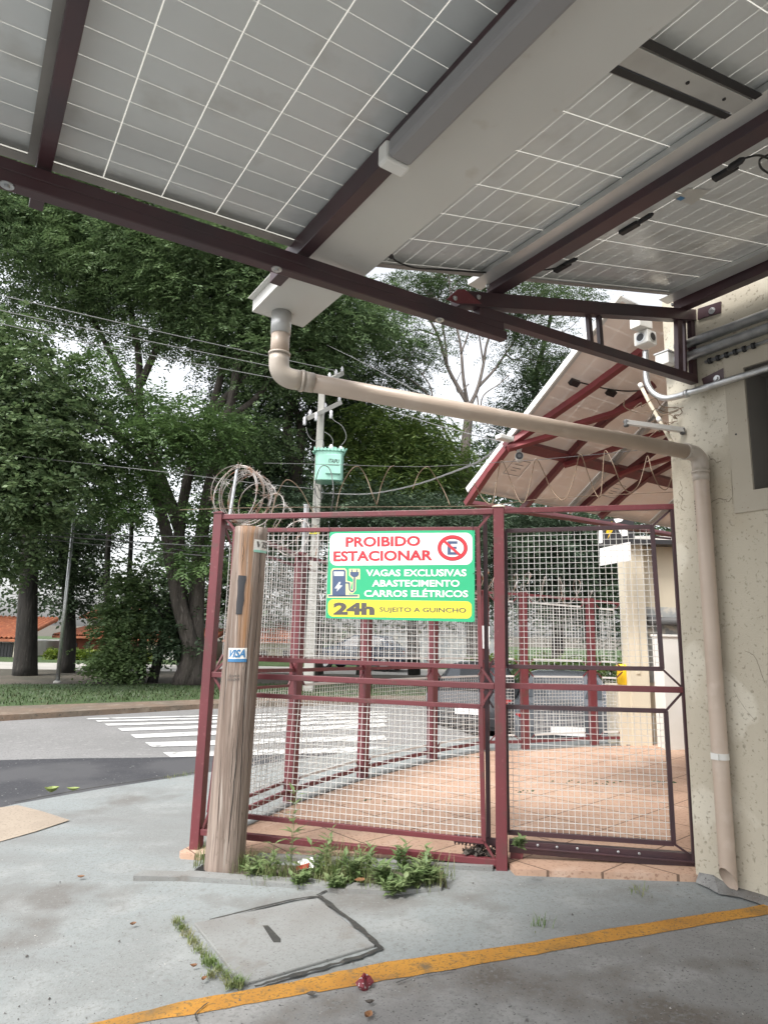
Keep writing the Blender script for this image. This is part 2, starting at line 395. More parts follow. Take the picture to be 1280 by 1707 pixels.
# ------------------------------------------------------------------ mesh helpers
class MB:
    def __init__(self):
        self.v, self.f = [], []

    def add(self, vs, fs):
        o = len(self.v)
        self.v += [tuple(map(float, p)) for p in vs]
        self.f += [tuple(i + o for i in f) for f in fs]
        return self

    def quad(self, a, b, c, d):
        return self.add([a, b, c, d], [(0, 1, 2, 3)])

    def hexa(self, P):                                  # eight corners: four below, four above
        return self.add(P, [(3, 2, 1, 0), (4, 5, 6, 7), (0, 1, 5, 4), (1, 2, 6, 5), (2, 3, 7, 6), (3, 0, 4, 7)])

    def box(self, o, ax, ay, az):                       # corner o and three edge vectors
        o, ax, ay, az = map(np.asarray, (o, ax, ay, az))
        return self.hexa([o, o + ax, o + ax + ay, o + ay, o + az, o + ax + az, o + ax + ay + az, o + ay + az])

    def cbox(self, c, sx, sy, sz):
        return self.box(np.asarray(c) - np.array([sx, sy, sz]) / 2, np.array([sx, 0, 0]), np.array([0, sy, 0]), np.array([0, 0, sz]))

    def beam(self, a, b, w, h, up=(0, 0, 1)):           # bar from a to b, w sideways, h along up, centred
        a, b = np.asarray(a, float), np.asarray(b, float)
        d = nrm(b - a)
        s = nrm(np.cross(d, up))
        u = np.cross(s, d)
        P = []
        for e in (a, b):
            P.append([e - s * w / 2 - u * h / 2, e + s * w / 2 - u * h / 2, e + s * w / 2 + u * h / 2, e - s * w / 2 + u * h / 2])
        q = P[0] + P[1]
        return self.add(q, [(3, 2, 1, 0), (4, 5, 6, 7), (0, 1, 5, 4), (1, 2, 6, 5), (2, 3, 7, 6), (3, 0, 4, 7)])

    def tube(self, pts, r, n=8, cap=True):
        pts = [np.asarray(p, float) for p in pts]
        rs = r if hasattr(r, '__len__') else [r] * len(pts)
        m = len(pts)
        ref = None
        vs, fs = [], []
        for i, p in enumerate(pts):
            d = nrm(pts[min(i + 1, m - 1)] - pts[max(i - 1, 0)])
            if ref is None:
                ref = np.array([0, 0, 1.0]) if abs(d[2]) < 0.9 else np.array([1.0, 0, 0])
            s = nrm(ref - d * np.dot(ref, d))
            ref = s
            u = np.cross(d, s)
            for k in range(n):
                a = 2 * math.pi * k / n
                vs.append(p + (s * math.cos(a) + u * math.sin(a)) * rs[i])
        for i in range(m - 1):
            for k in range(n):
                k2 = (k + 1) % n
                fs.append((i * n + k, i * n + k2, (i + 1) * n + k2, (i + 1) * n + k))
        if cap:
            fs.append(tuple(range(n - 1, -1, -1)))
            fs.append(tuple((m - 1) * n + k for k in range(n)))
        return self.add(vs, fs)

    def poly(self, pts):
        return self.add(pts, [tuple(range(len(pts)))])

    def prism(self, pts, e):                            # polygon pulled along e
        pts = [np.asarray(p, float) for p in pts]
        n = len(pts)
        e = np.asarray(e)
        vs = pts + [p + e for p in pts]
        fs = [tuple(range(n - 1, -1, -1)), tuple(range(n, 2 * n))]
        fs += [(i, (i + 1) % n, n + (i + 1) % n, n + i) for i in range(n)]
        return self.add(vs, fs)

    def lathe(self, base, prof, n=20, axis=(0, 0, 1)):  # profile of (radius, height)
        a = nrm(axis)
        s = nrm(np.cross(a, (1, 0, 0) if abs(a[0]) < 0.9 else (0, 1, 0)))
        u = np.cross(a, s)
        b = np.asarray(base)
        vs, fs = [], []
        for (r, h) in prof:
            for k in range(n):
                t = 2 * math.pi * k / n
                vs.append(b + a * h + (s * math.cos(t) + u * math.sin(t)) * r)
        for i in range(len(prof) - 1):
            for k in range(n):
                k2 = (k + 1) % n
                fs.append((i * n + k, i * n + k2, (i + 1) * n + k2, (i + 1) * n + k))
        fs.append(tuple(range(n - 1, -1, -1)))
        fs.append(tuple((len(prof) - 1) * n + k for k in range(n)))
        return self.add(vs, fs)


def mesh_from(name, V, F, off, m, smooth=False):
    me = bpy.data.meshes.new(name)
    V = np.asarray(V, dtype=np.float64) - np.asarray(off)
    me.from_pydata(V.tolist(), [], F)
    me.materials.append(m)
    if smooth:
        me.polygons.foreach_set('use_smooth', [True] * len(me.polygons))
    me.update()
    return me


def link(name, me, root=None, loc=(0, 0, 0)):
    o = bpy.data.objects.new(name, me)
    col.objects.link(o)
    if root is not None:
        o.parent = root
    else:
        o.location = loc
    return o


def wloc(o):
    p = np.zeros(3)
    while o is not None:
        p = p + np.array(o.location)
        o = o.parent
    return p


def part(root, name, mb, m, smooth=False, bevel=0.0, label=None):
    """one mesh of its own under its thing (or, one level deeper, under a part)"""
    o = link(name, mesh_from(name, mb.v, mb.f, wloc(root), m, smooth), root)
    if bevel:
        b = o.modifiers.new('bevel', 'BEVEL'); b.width = bevel; b.segments = 2; b.limit_method = 'ANGLE'
    if label:
        o['label'] = label
    return o


def tag(o, label, cat, group=None):
    o['label'] = label
    o['category'] = cat
    if group:
        o['group'] = group
    return o


def thing(name, label, cat, loc, group=None):
    o = bpy.data.objects.new(name, None)
    o.empty_display_size = 0.1
    col.objects.link(o)
    o.location = [float(c) for c in loc]
    return tag(o, label, cat, group)


def solo(name, mb, m, label, cat, group=None, smooth=False, bevel=0.0, loc=None):
    V = np.asarray(mb.v)
    if loc is None:
        loc = np.array([V[:, 0].mean(), V[:, 1].mean(), V[:, 2].min()])
    o = link(name, mesh_from(name, mb.v, mb.f, loc, m, smooth), None, [float(c) for c in loc])
    if bevel:
        b = o.modifiers.new('bevel', 'BEVEL'); b.width = bevel; b.segments = 2; b.limit_method = 'ANGLE'
    return tag(o, label, cat, group)


def struct(name, mb, m, smooth=False, parent=None, kind='structure'):
    o = link(name, mesh_from(name, mb.v, mb.f, (0, 0, 0), m, smooth), parent)
    if parent is None:
        o['kind'] = kind
    return o


def copy_tree(o, parent=None):
    c = o.copy()
    col.objects.link(c)
    c.parent = parent
    for ch in list(o.children):
        copy_tree(ch, c)
    return c


def smoothpath(pts, k=6):                               # Catmull-Rom through the points
    P = [np.asarray(p, float) for p in pts]
    P = [2 * P[0] - P[1]] + P + [2 * P[-1] - P[-2]]
    out = []
    for i in range(1, len(P) - 2):
        for j in range(k):
            t = j / k
            a, b, c, d = P[i - 1], P[i], P[i + 1], P[i + 2]
            out.append(0.5 * ((2 * b) + (c - a) * t + (2 * a - 5 * b + 4 * c - d) * t * t + (3 * b - a - 3 * c + d) * t ** 3))
    out.append(P[-2])
    return out


def text_shape(s, bold=0.0, shear=0.0):
    """outline of a word, as a flat mesh in the unit square"""
    cu = bpy.data.curves.new('lettering', 'FONT')
    cu.body = s
    cu.size = 1.0
    cu.offset = bold
    cu.shear = shear
    cu.resolution_u = 3
    o = bpy.data.objects.new('lettering', cu)
    col.objects.link(o)
    dg = bpy.context.evaluated_depsgraph_get()
    me = o.evaluated_get(dg).to_mesh()
    V = np.array([v.co[:] for v in me.vertices])
    F = [tuple(p.vertices) for p in me.polygons]
    o.evaluated_get(dg).to_mesh_clear()
    bpy.data.objects.remove(o)
    bpy.data.curves.remove(cu)
    lo, hi = V.min(0), V.max(0)
    V = (V - lo) / np.maximum(hi - lo, 1e-9)
    return V, F


def text_on(mb, s, TL, TR, BR, BL, bold=0.012, shear=0.0, lift=None):
    V, F = text_shape(s, bold, shear)
    TL, TR, BR, BL = map(np.asarray, (TL, TR, BR, BL))
    out = []
    for (x, y, z) in V:
        p = (BL * (1 - x) + BR * x) * (1 - y) + (TL * (1 - x) + TR * x) * y
        out.append(p if lift is None else lift(p))
    mb.add(out, F)


# ================================================================== THE SETTING
def sheet(name, pts, z, m, kind='structure', parent=None):
    mb = MB()
    mb.poly([(p[0], p[1], z) for p in pts])
    return struct(name, mb, m, parent=parent)


# the base ground reaches the horizon
mb = MB()
mb.quad((-700, -400, -0.75), (700, -400, -0.75), (700, 1100, -0.75), (-700, 1100, -0.75))
struct('ground', mb, M['earth'])


def road_z(x, y):
    t = min(max((x - 0.6) / 2.2, 0), 1)
    return -0.05 - 0.40 * t * t * (3 - 2 * t)


mb = MB()
xs = [-60, -30, -15, -8, -4, -2, 0.0, 0.6, 1.0, 1.4, 1.8, 2.2, 2.8, 4, 8, 20, 60]
ys = [-60, -20, -5, 0, 5, 8, 11, 14, 18, 24]
vs = [(x, y, road_z(x, y)) for y in ys for x in xs]
fs = []
for j in range(len(ys) - 1):
    for i in range(len(xs) - 1):
        a = j * len(xs) + i
        fs.append((a, a + 1, a + 1 + len(xs), a + len(xs)))
mb.add(vs, fs)
road = struct('road', mb, M['asphalt'], smooth=True)

# newer dark asphalt along the near kerb
pts = [gnd(x, y, -0.046) for x, y in ((-700, 1290), (-300, 1277), (0, 1267), (120, 1264), (230, 1263), (345, 1261), (470, 1258), (560, 1256), (560, 1300), (345, 1315), (0, 1400), (-300, 1560))]
mb = MB(); mb.poly(pts)
struct('asphalt_strip', mb, M['fresh_asphalt'])
# zebra stripes
stripes = [((144, 1197.2), (329, 1192.6), 1.8), ((160, 1200.8), (329, 1196.6), 2.2), ((175, 1206.4), (329, 1202), 3.2), ((197, 1214), (329, 1209.5), 4.4),
           ((218, 1224.5), (329, 1219.5), 6.0), ((242, 1237.6), (329, 1235), 7.4), ((272, 1254), (329, 1252.5), 8.0)]
mb = MB()
for (a, b, h) in stripes:
    k = (b[1] - a[1]) / (b[0] - a[0])
    xr = 640
    yr = a[1] + k * (xr - a[0])
    hr = h * 1.0
    q = [gnd(a[0], a[1], -0.042), gnd(xr, yr, -0.042), gnd(xr + 6, yr + hr, -0.042), gnd(a[0] + h * 1.6, a[1] + h, -0.042)]
    mb.quad(*q[::-1])
struct('zebra_crossing', mb, M['white_paint'])

# dirt strip and grass verge across the road
A, B = gnd(0, 1197), gnd(330, 1178)
e0 = A + (A - B) * 6
front = [e0, A, B, np.array([0.0, 15.6, 0]), np.array([6.0, 17.2, 0]), np.array([30, 19, 0])]
G0 = [gnd(-500, 1186), gnd(0, 1183), gnd(330, 1171), np.array([0.0, 16.4, 0]), np.array([6, 18.0, 0]), np.array([30, 20, 0])]
G1 = [gnd(-900, 1153), gnd(0, 1147), gnd(330, 1145), np.array([1.0, 19.8, 0]), np.array([8, 21, 0]), np.array([30, 23, 0])]


def strip(name, L1, L2, z1, z2, m, n=1):
    mb = MB()
    k = len(L1)
    mb.add([(p[0], p[1], z1) for p in L1] + [(p[0], p[1], z2) for p in L2], [(i, i + 1, k + i + 1, k + i) for i in range(k - 1)])
    return struct(name, mb, m)


strip('kerb', [p - np.array([0, 0.02, 0]) for p in front], front, -0.06, 0.045, M['dirt'])
strip('dirt_path', front, G0, 0.045, 0.06, M['dirt'])
strip('grass_verge', G0, G1, 0.06, 0.09, M['grass_ground'])
back = [np.array([-60, 20, 0]), np.array([-14, 22.5, 0]), np.array([-7, 23.6, 0]), np.array([1.0, 24.6, 0]), np.array([8, 25.5, 0]), np.array([60, 27, 0])]
strip('earth_bank', G1, back, 0.09, 0.05, M['earth'])
back2 = [p + np.array([0, 4.2, 0]) for p in back]
strip('far_road', back, back2, 0.05, 0.05, M['pale_road'])
back3 = [p + np.array([0, 60, 0]) for p in back]
strip('far_ground', back2, back3, 0.05, 0.10, M['grass_ground'])

# near pavement, rising gently to the right
KERB = [(-14, -6.0), (-8, 1.0)] + [tuple(gnd(x, y)[:2]) for x, y in ((-120, 1376), (0, 1345), (150, 1318), (330, 1290), (450, 1272), (600, 1252), (700, 1243), (800, 1236))] + [(2.2, 9.75), (6.0, 10.1), (14.0, 10.4)]
KX, KY = [k[0] for k in KERB], [k[1] for k in KERB]
mb = MB()
gx = sorted(set([-14, -10, -8, -6.5, -5] + [round(-4.5 + 0.25 * i, 3) for i in range(46)] + [8, 10, 14]))
ny = 46
vs, fs = [], []
for x in gx:
    ky = float(np.interp(x, KX, KY))
    for j in range(ny):
        y = -9 + (ky + 9) * (j / (ny - 1)) ** 0.7
        vs.append((x, y, gz(x, y) + 0.004 * math.sin(x * 2.1 + y * 1.7) * (1 if j < ny - 3 else 0)))
    vs.append((x, ky, -0.5))
for i in range(len(gx) - 1):
    for j in range(ny):
        a = i * (ny + 1) + j
        fs.append((a, a + ny + 1, a + ny + 2, a + 1))
mb.add(vs, fs)
struct('pavement', mb, M['concrete'], smooth=False)


def drape(pts_px, off, m, name, parent=None):
    mb = MB()
    P = [gg(x, y, off) for x, y in pts_px]
    mb.poly(P)
    return struct(name, mb, m, parent=parent)


def ribbon(up, lo, off, m, name, n=40):
    """a strip on the sloping pavement between two outlines given left to right"""
    mb = MB()
    ux, uy = [p[0] for p in up], [p[1] for p in up]
    lx, ly = [p[0] for p in lo], [p[1] for p in lo]
    vs, fs = [], []
    for i in range(n + 1):
        t = i / n
        x1 = ux[0] + (ux[-1] - ux[0]) * t
        x2 = lx[0] + (lx[-1] - lx[0]) * t
        a = gg(x1, float(np.interp(x1, ux, uy)) + random.uniform(-1.0, 1.0), off)
        b = gg(x2, float(np.interp(x2, lx, ly)) + random.uniform(-1.0, 1.0), off)
        vs += [a, b]
    for i in range(n):
        fs.append((2 * i, 2 * i + 1, 2 * i + 3, 2 * i + 2))
    mb.add(vs, fs)
    return struct(name, mb, m)


# forecourt in front of the yellow line, then the line itself
mb = MB()
vs, fs = [], []
for i in range(25):
    x = -100 + 1700 * i / 24
    yy = float(np.interp(x, [-100, 170, 480, 640, 850, 1000, 1280, 1600], [1772, 1704, 1650, 1622, 1588, 1562, 1517, 1468]))
    a = gg(x, yy, 0.006)
    for j in range(9):
        b = a + (np.array([0.35, -1, 0]) * (j / 8) ** 2 * 9)
        vs.append((b[0], b[1], gz(b[0], b[1]) + 0.006))
for i in range(24):
    for j in range(8):
        a = i * 9 + j
        fs.append((a, a + 1, a + 10, a + 9))
mb.add(vs, fs)
struct('forecourt', mb, M['forecourt'])
ribbon([(-60, 1754), (160, 1704), (320, 1666), (480, 1638), (640, 1603), (850, 1577), (1000, 1551), (1150, 1527), (1275, 1508), (1500, 1470)],
       [(-30, 1772), (215, 1707), (330, 1689), (490, 1660), (650, 1633), (860, 1597), (1010, 1570), (1160, 1544), (1285, 1523), (1510, 1483)],
       0.0085, M['yellow_paint'], 'yellow_line', 60)
drape([(-60, 1348), (0, 1346), (30, 1342), (70, 1352), (117, 1367), (60, 1386), (0, 1403), (-80, 1425)], 0.006, M['tan_paving'], 'tan_paving')

# orange paved yard behind the fence
mb = MB()
ypx = [(318, 1408), (415, 1408), (829, 1440), (1157, 1452)]
yard = [gg(x, y, 0.03) for x, y in [(300, 1420), (338, 1400), (483, 1338), (604, 1296), (720, 1266), (808, 1250), (875, 1247), (990, 1241), (1090, 1241)]]
yard += [np.array([9.0, 9.6, 0]), np.array([9.0, 3.5, 0])]
yard += [np.array([2.4, 4.20, 0]), np.array([1.95, 4.15, 0]), LP + gd * 2.25 - gn * 0.10, LP + gd * 2.2 + gn * 0.03, LP + gd * 0.12 + gn * 0.03, LP + gd * 0.1 - gn * 0.10, LP - gd * 0.05 - gn * 0.10]
top = [(p[0], p[1], gz(p[0], p[1]) + 0.035) for p in yard]
n = len(top)
# triangulated from a middle point so that the sloping sheet stays smooth
c = np.array([2.2, 6.6]); cz = gz(*c) + 0.035
low = [(p[0], p[1], p[2] - 0.3) for p in top]
mb.add(top + low + [(c[0], c[1], cz)], [(i, (i + 1) % n, 2 * n) for i in range(n)] + [(i, i + n, (i + 1) % n + n, (i + 1) % n) for i in range(n)])
struct('yard_floor', mb, M['tiles'])
# low concrete kerb round the planting bed at the log
mb = MB()
kp = [(222, 1468), (300, 1468), (400, 1474), (500, 1482), (575, 1490), (660, 1493), (735, 1487)]
for a, b in zip(kp[:-1], kp[1:]):
    A, B = gg(*a), gg(*b)
    mb.hexa([A - zz * 0.05, B - zz * 0.05, B - zz * 0.05 + gn * 0.11, A - zz * 0.05 + gn * 0.11,
             A + zz * 0.03, B + zz * 0.022, B + zz * 0.022 + gn * 0.10, A + zz * 0.03 + gn * 0.10])
struct('kerb_stone', mb, M['slab'])
drape([(330, 1449), (352, 1434), (420, 1440), (740, 1452), (745, 1478), (640, 1487), (500, 1474), (400, 1466)], 0.010, M['earth'], 'bare_soil')
drape([(318, 1455), (340, 1440), (352, 1452), (349, 1459)], 0.014, M['dark'], 'dark_hole')

# inspection slab set in the pavement with open joints
S = [gg(322, 1541), gg(530, 1499), gg(627, 1579), gg(404, 1645)]
lid = thing('inspection_cover', 'square concrete inspection slab set in the pavement, with a slot in its middle', 'manhole cover', sum(S) / 4)
cc = sum(S) / 4
mb = MB()
ins = [p + (cc - p) * 0.01 for p in S]
mb.prism([p - zz * 0.012 for p in ins], zz * 0.0225)
part(lid, 'slab', mb, M['slab'], bevel=0.006)
mb = MB()
sl_px = [(438, 1543), (447, 1543), (468, 1565), (468, 1571), (456, 1571)]
mb.prism([gg(x, y, 0.0108) for x, y in sl_px], zz * 0.0015)
part(lid, 'handle_slot', mb, M['crack'])
mb = MB()


def joint(mb, px, w, off=0.0088, jit=0.3):
    P = [gg(x, y, off) for x, y in px]
    P = smoothpath(P, 5)
    prev = None
    vs, fs = [], []
    for i, p in enumerate(P):
        d = nrm(P[min(i + 1, len(P) - 1)] - P[max(i - 1, 0)])
        s = np.array([-d[1], d[0], 0])
        ww = w * random.uniform(1 - jit, 1 + jit) / 2
        k = random.uniform(-1, 1) * w * jit * 0.5
        vs += [p + s * (ww + k), p - s * (ww - k)]
    fs = [(2 * i, 2 * i + 1, 2 * i + 3, 2 * i + 2) for i in range(len(P) - 1)]
    mb.add(vs, fs)


joint(mb, [(350, 1533), (430, 1513), (500, 1497), (537, 1494)], 0.018)
joint(mb, [(534, 1493), (563, 1517), (602, 1550), (638, 1580)], 0.034, 0.0088, 0.45)
joint(mb, [(636, 1580), (600, 1594), (540, 1612), (480, 1629), (425, 1644)], 0.024, 0.0088, 0.45)
joint(mb, [(528, 1492), (545, 1483), (556, 1472)], 0.014)
struct('joint_crack', mb, M['crack'])
mb = MB()
joint(mb, [(330, 1703), (326, 1690), (338, 1678), (346, 1672)], 0.006, 0.016)
joint(mb, [(660, 1638), (700, 1625), (760, 1616)], 0.006, 0.016)
joint(mb, [(25, 1337), (150, 1314), (330, 1287)], 0.03, 0.004)

struct('pavement_crack', mb, M['crack'])

# ================================================================== THE BUILDING AT THE RIGHT
ct = 2.4265                                                     # the corner, along rd
bld = thing('building', 'cream rendered building wall at the right, with a deep window opening and a cracked corner', 'building', RF(WS + 2, 0, 0.2))
wz0, wz1 = 2.487, 3.26
wt1, wt0 = float(WP(1241, 631) @ rd), 0.55
mb = MB()


def wallbox(mb, t0, t1, z0, z1, s0=0.0, s1=0.25):
    mb.box(RF(WS + s0, t0, z0), bd * (s1 - s0), rd * (t1 - t0), zz * (z1 - z0))


TOPZ = 4.6
wallbox(mb, wt1, ct, -0.3, TOPZ)
wallbox(mb, -7, wt0, -0.3, TOPZ)
wallbox(mb, wt0, wt1, -0.3, wz0)
wallbox(mb, wt0, wt1, wz1, TOPZ)
mb.box(RF(WS + 0.25, ct - 0.25, -0.3), bd * 6, rd * 0.25, zz * (TOPZ + 0.3))
mb.box(RF(WS + 0.25, -7, TOPZ - 0.2), bd * 6, rd * (7 + ct - 0.25), zz * 0.2)
mb.box(RF(WS + 6.0, -7, -0.3), bd * 0.25, rd * (7 + ct - 0.25), zz * (TOPZ + 0.1))
wall_o = part(bld, 'wall', mb, M['wall'])
mb = MB()
st = float(WP(1218, 760) @ rd)
zl = float(WP(1228, 856)[2])
P = 0.012
for (t0, t1, z0, z1) in ((wt1, st, zl, wz1 + 0.12), (wt0 - 0.2, wt0, zl, wz1 + 0.12), (wt0, wt1, zl, wz0), (wt0, wt1, wz1, wz1 + 0.12)):
    wallbox(mb, t0, t1, z0, z1, -P, 0.0)
part(bld, 'window_surround', mb, M['wall_smooth'])
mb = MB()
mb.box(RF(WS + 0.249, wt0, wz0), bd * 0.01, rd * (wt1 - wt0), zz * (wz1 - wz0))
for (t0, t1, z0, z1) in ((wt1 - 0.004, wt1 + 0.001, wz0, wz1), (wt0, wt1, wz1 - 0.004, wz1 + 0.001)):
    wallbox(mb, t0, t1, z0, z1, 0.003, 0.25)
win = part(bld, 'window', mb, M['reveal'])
mb = MB()
tw = wt1 - 0.28
for (t0, t1, z0, z1) in ((tw - 0.05, tw, wz0 + 0.02, wz1 - 0.05), (wt0 + 0.05, wt0 + 0.1, wz0 + 0.02, wz1 - 0.05), (wt0 + 0.1, tw - 0.05, wz1 - 0.1, wz1 - 0.05), (wt0 + 0.1, tw - 0.05, wz0 + 0.02, wz0 + 0.07)):
    wallbox(mb, t0, t1, z0, z1, 0.20, 0.248)
part(win, 'window_frame', mb, M['maroon_dark'])
# hairline cracks in the plaster
mb = MB()


def wcrack(pts, w, off=0.0016):
    mb = MB()
    P = smoothpath([WP(x, y, off) for x, y in pts], 4)
    vs, fs = [], []
    for i, p in enumerate(P):
        d = nrm(P[min(i + 1, len(P) - 1)] - P[max(i - 1, 0)])
        s = nrm(np.cross(d, bd))
        ww = w * random.uniform(0.4, 1.2) / 2
        j = s * random.uniform(-1, 1) * w * 0.7
        vs += [p + s * ww + j, p - s * ww + j]
    mb.add(vs, [(2 * i, 2 * i + 1, 2 * i + 3, 2 * i + 2) for i in range(len(P) - 1)])
    part(wall_o, 'crack', mb, M['plaster_crack'])


wcrack([(1133, 802), (1136, 815), (1131, 822), (1137, 832), (1134, 845), (1140, 852)], 0.004)
wcrack([(1176, 772), (1184, 765), (1190, 767), (1194, 771), (1201, 768)], 0.004)
wcrack([(1180, 758), (1183, 765), (1187, 766)], 0.003)
wcrack([(1184, 838), (1197, 831), (1208, 833), (1213, 837), (1219, 829)], 0.004)
wcrack([(1198, 830), (1206, 834), (1212, 832)], 0.003)
wcrack([(1212, 620), (1215, 680), (1217, 740), (1219, 800), (1221, 840)], 0.0035)
wcrack([(1240, 1085), (1255, 1092), (1262, 1105), (1270, 1128), (1275, 1140)], 0.003)
wcrack([(1212, 590), (1235, 580), (1279, 565)], 0.003)
wcrack([(1222, 1150), (1232, 1168), (1244, 1185), (1256, 1200)], 0.002)
for (x, y) in ((1226, 724), (1202, 1232)):
    mb = MB()
    mb.lathe(WP(x, y, 0.0125 if y < 900 else 0.0), [(0.006, 0), (0.006, 0.0015)], 10, -bd)
    part(wall_o, 'drill_hole', mb, M['dark'])
# dirty bead of mortar where wall meets pavement
mb = MB()
P = []
for i in range(24):
    t = ct - 0.02 - 0.09 * i
    p = RF(WS - 0.0, t, 0)
    w = random.uniform(0.03, 0.11)
    h = random.uniform(0.02, 0.06)
    z = gz(p[0], p[1])
    P.append((p + zz * (z + h), p - bd * w + zz * (z + 0.003), p + zz * (z - 0.05)))
vs = [q for p in P for q in p]
mb.add(vs, [(3 * i, 3 * i + 1, 3 * i + 4, 3 * i + 3) for i in range(23)])
part(bld, 'base_fillet', mb, M['forecourt'])

# ================================================================== THE SOLAR CANOPY OVERHEAD
TB = 2.1937
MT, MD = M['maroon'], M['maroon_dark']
can = thing('canopy_frame', 'dark maroon steel canopy frame carrying the solar panels overhead', 'canopy', RF(WS, TB, 3.2))


def VB(x, y):                                                   # a point in the beam's vertical plane
    return pl(x, y, rd * TB, rd)


def zb(s):                                                      # underside of the main beam
    return 2.977 + (s + 0.04) * 0.0415


S0, S1 = -1.9, 2.165
BH, BW = 0.088, 0.05
mb = MB()
mb.beam(RF(S0, TB + BW / 2, zb(S0) + 0.022), RF(S1, TB + BW / 2, zb(S1) + 0.022), BW, 0.044)
mb.beam(RF(S0, TB + BW / 2 + 0.001, zb(S0) + 0.067), RF(S1 - 0.02, TB + BW / 2 + 0.001, zb(S1 - .02) + 0.067), BW - 0.004, 0.044)
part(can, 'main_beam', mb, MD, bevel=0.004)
# cantilever truss at the wall: lower chord, upper chord, posts
mb = MB()
a, b = VB(800, 517), VB(1163, 632)
mb.beam(a + rd * 0.025, b + rd * 0.025, 0.05, 0.055)
part(can, 'lower_chord', mb, MD, bevel=0.003)
mb = MB()
a, b = VB(762, 497), VB(1180, 527)
mb.beam(a + rd * 0.02, b + rd * 0.02, 0.06, 0.075)
part(can, 'upper_chord', mb, MD, bevel=0.003)
mb = MB()
mb.prism([VB(742, 500) - rd * 0.012, VB(760, 484) - rd * 0.012, VB(772, 484) - rd * 0.012, VB(800, 508) - rd * 0.012, VB(762, 507) - rd * 0.012], rd * 0.008)
part(can, 'gusset', mb, MT)
mb = MB()
for x0, y0, x1, y1 in ((985, 524, 989, 574), (1002, 525, 1006, 580)):
    mb.beam(VB(x0, y0) + rd * 0.02, VB(x1, y1) + rd * 0.02, 0.03, 0.022, rd)
part(can, 'web_post', mb, MD)
mb = MB()
for x0, y0, x1, y1 in ((1134, 530, 1136, 622), (1156, 534, 1160, 630)):
    mb.beam(VB(x0, y0) + rd * 0.02, VB(x1, y1) + rd * 0.02, 0.05, 0.03, rd)
mb.beam(VB(1146, 532) + rd * 0.05, VB(1149, 628) + rd * 0.05, 0.02, 0.06, rd)
part(can, 'wall_post', mb, MD)
for (x0, y0, x1, y1, bx, by) in ((1163, 524, 1201, 512, 1186, 518), (1172, 640, 1209, 622, 1194, 631)):
    a, b = WP(x0, y0, 0.006), WP(x1, y1, 0.006)
    mb = MB()
    mb.beam(a, b, 0.012, 0.075)
    br = part(can, 'wall_bracket', mb, MD)
    mb = MB()
    mb.lathe(WP(bx, by, 0.012), [(0.022, 0), (0.022, 0.004), (0.012, 0.005), (0.012, 0.016)], 14, -bd)
    part(br, 'bolt', mb, M['galv'])
# washers and bolts under and on the beam
for (x, y) in ((12, 311), (463, 452), (735, 536)):
    q = VB(x, y)
    sq = float(q @ bd)
    mb = MB()
    mb.lathe(RF(sq, TB + 0.012, zb(sq) - 0.001), [(0.021, 0), (0.021, -0.004), (0.009, -0.0045), (0.009, -0.012)], 18)
    part(can, 'washer', mb, M['galv'])
for (x, y) in ((754, 500), (793, 498), (808, 480), (1115, 510)):
    q = VB(x, y)
    mb = MB()
    mb.lathe(q - rd * 0.018, [(0.012, 0), (0.012, 0.004), (0.006, 0.005), (0.006, 0.012)], 12, -rd)
    part(can, 'bolt', mb, M['galv'])


# rafters run over the beam, along rd
def rafter(s, w, z, h, t1, t0=-2.9, m=MT):
    mb = MB()
    mb.box(RF(s - w / 2, t0, z), bd * w, rd * (t1 - t0), zz * h)
    return part(can, 'rafter', mb, m, bevel=0.003)


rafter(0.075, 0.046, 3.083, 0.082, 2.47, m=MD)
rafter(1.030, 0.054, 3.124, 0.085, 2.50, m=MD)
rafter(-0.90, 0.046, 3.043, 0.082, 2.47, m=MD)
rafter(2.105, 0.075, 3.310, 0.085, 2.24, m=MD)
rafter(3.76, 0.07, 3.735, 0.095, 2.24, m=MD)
# galvanised rails lying on the rafters under the right-hand panels
mb = MB()
mb.box(RF(1.985, -2.6, 3.352), bd * 0.09, rd * (2.6 + 2.29), zz * 0.028)
part(can, 'panel_rail', mb, M['alu'])
mb = MB()
mb.box(RF(3.61, -2.6, 3.79), bd * 0.1, rd * (2.6 + 2.27), zz * 0.028)
part(can, 'panel_rail', mb, M['alu'])

# ---- panels.  Left slope: portrait modules; right slope: landscape modules
def lz(s):
    return 3.2 + 0.06 * (s - 0.54)


def rz(s):
    return 3.40 + 0.27 * (s - 2.04)


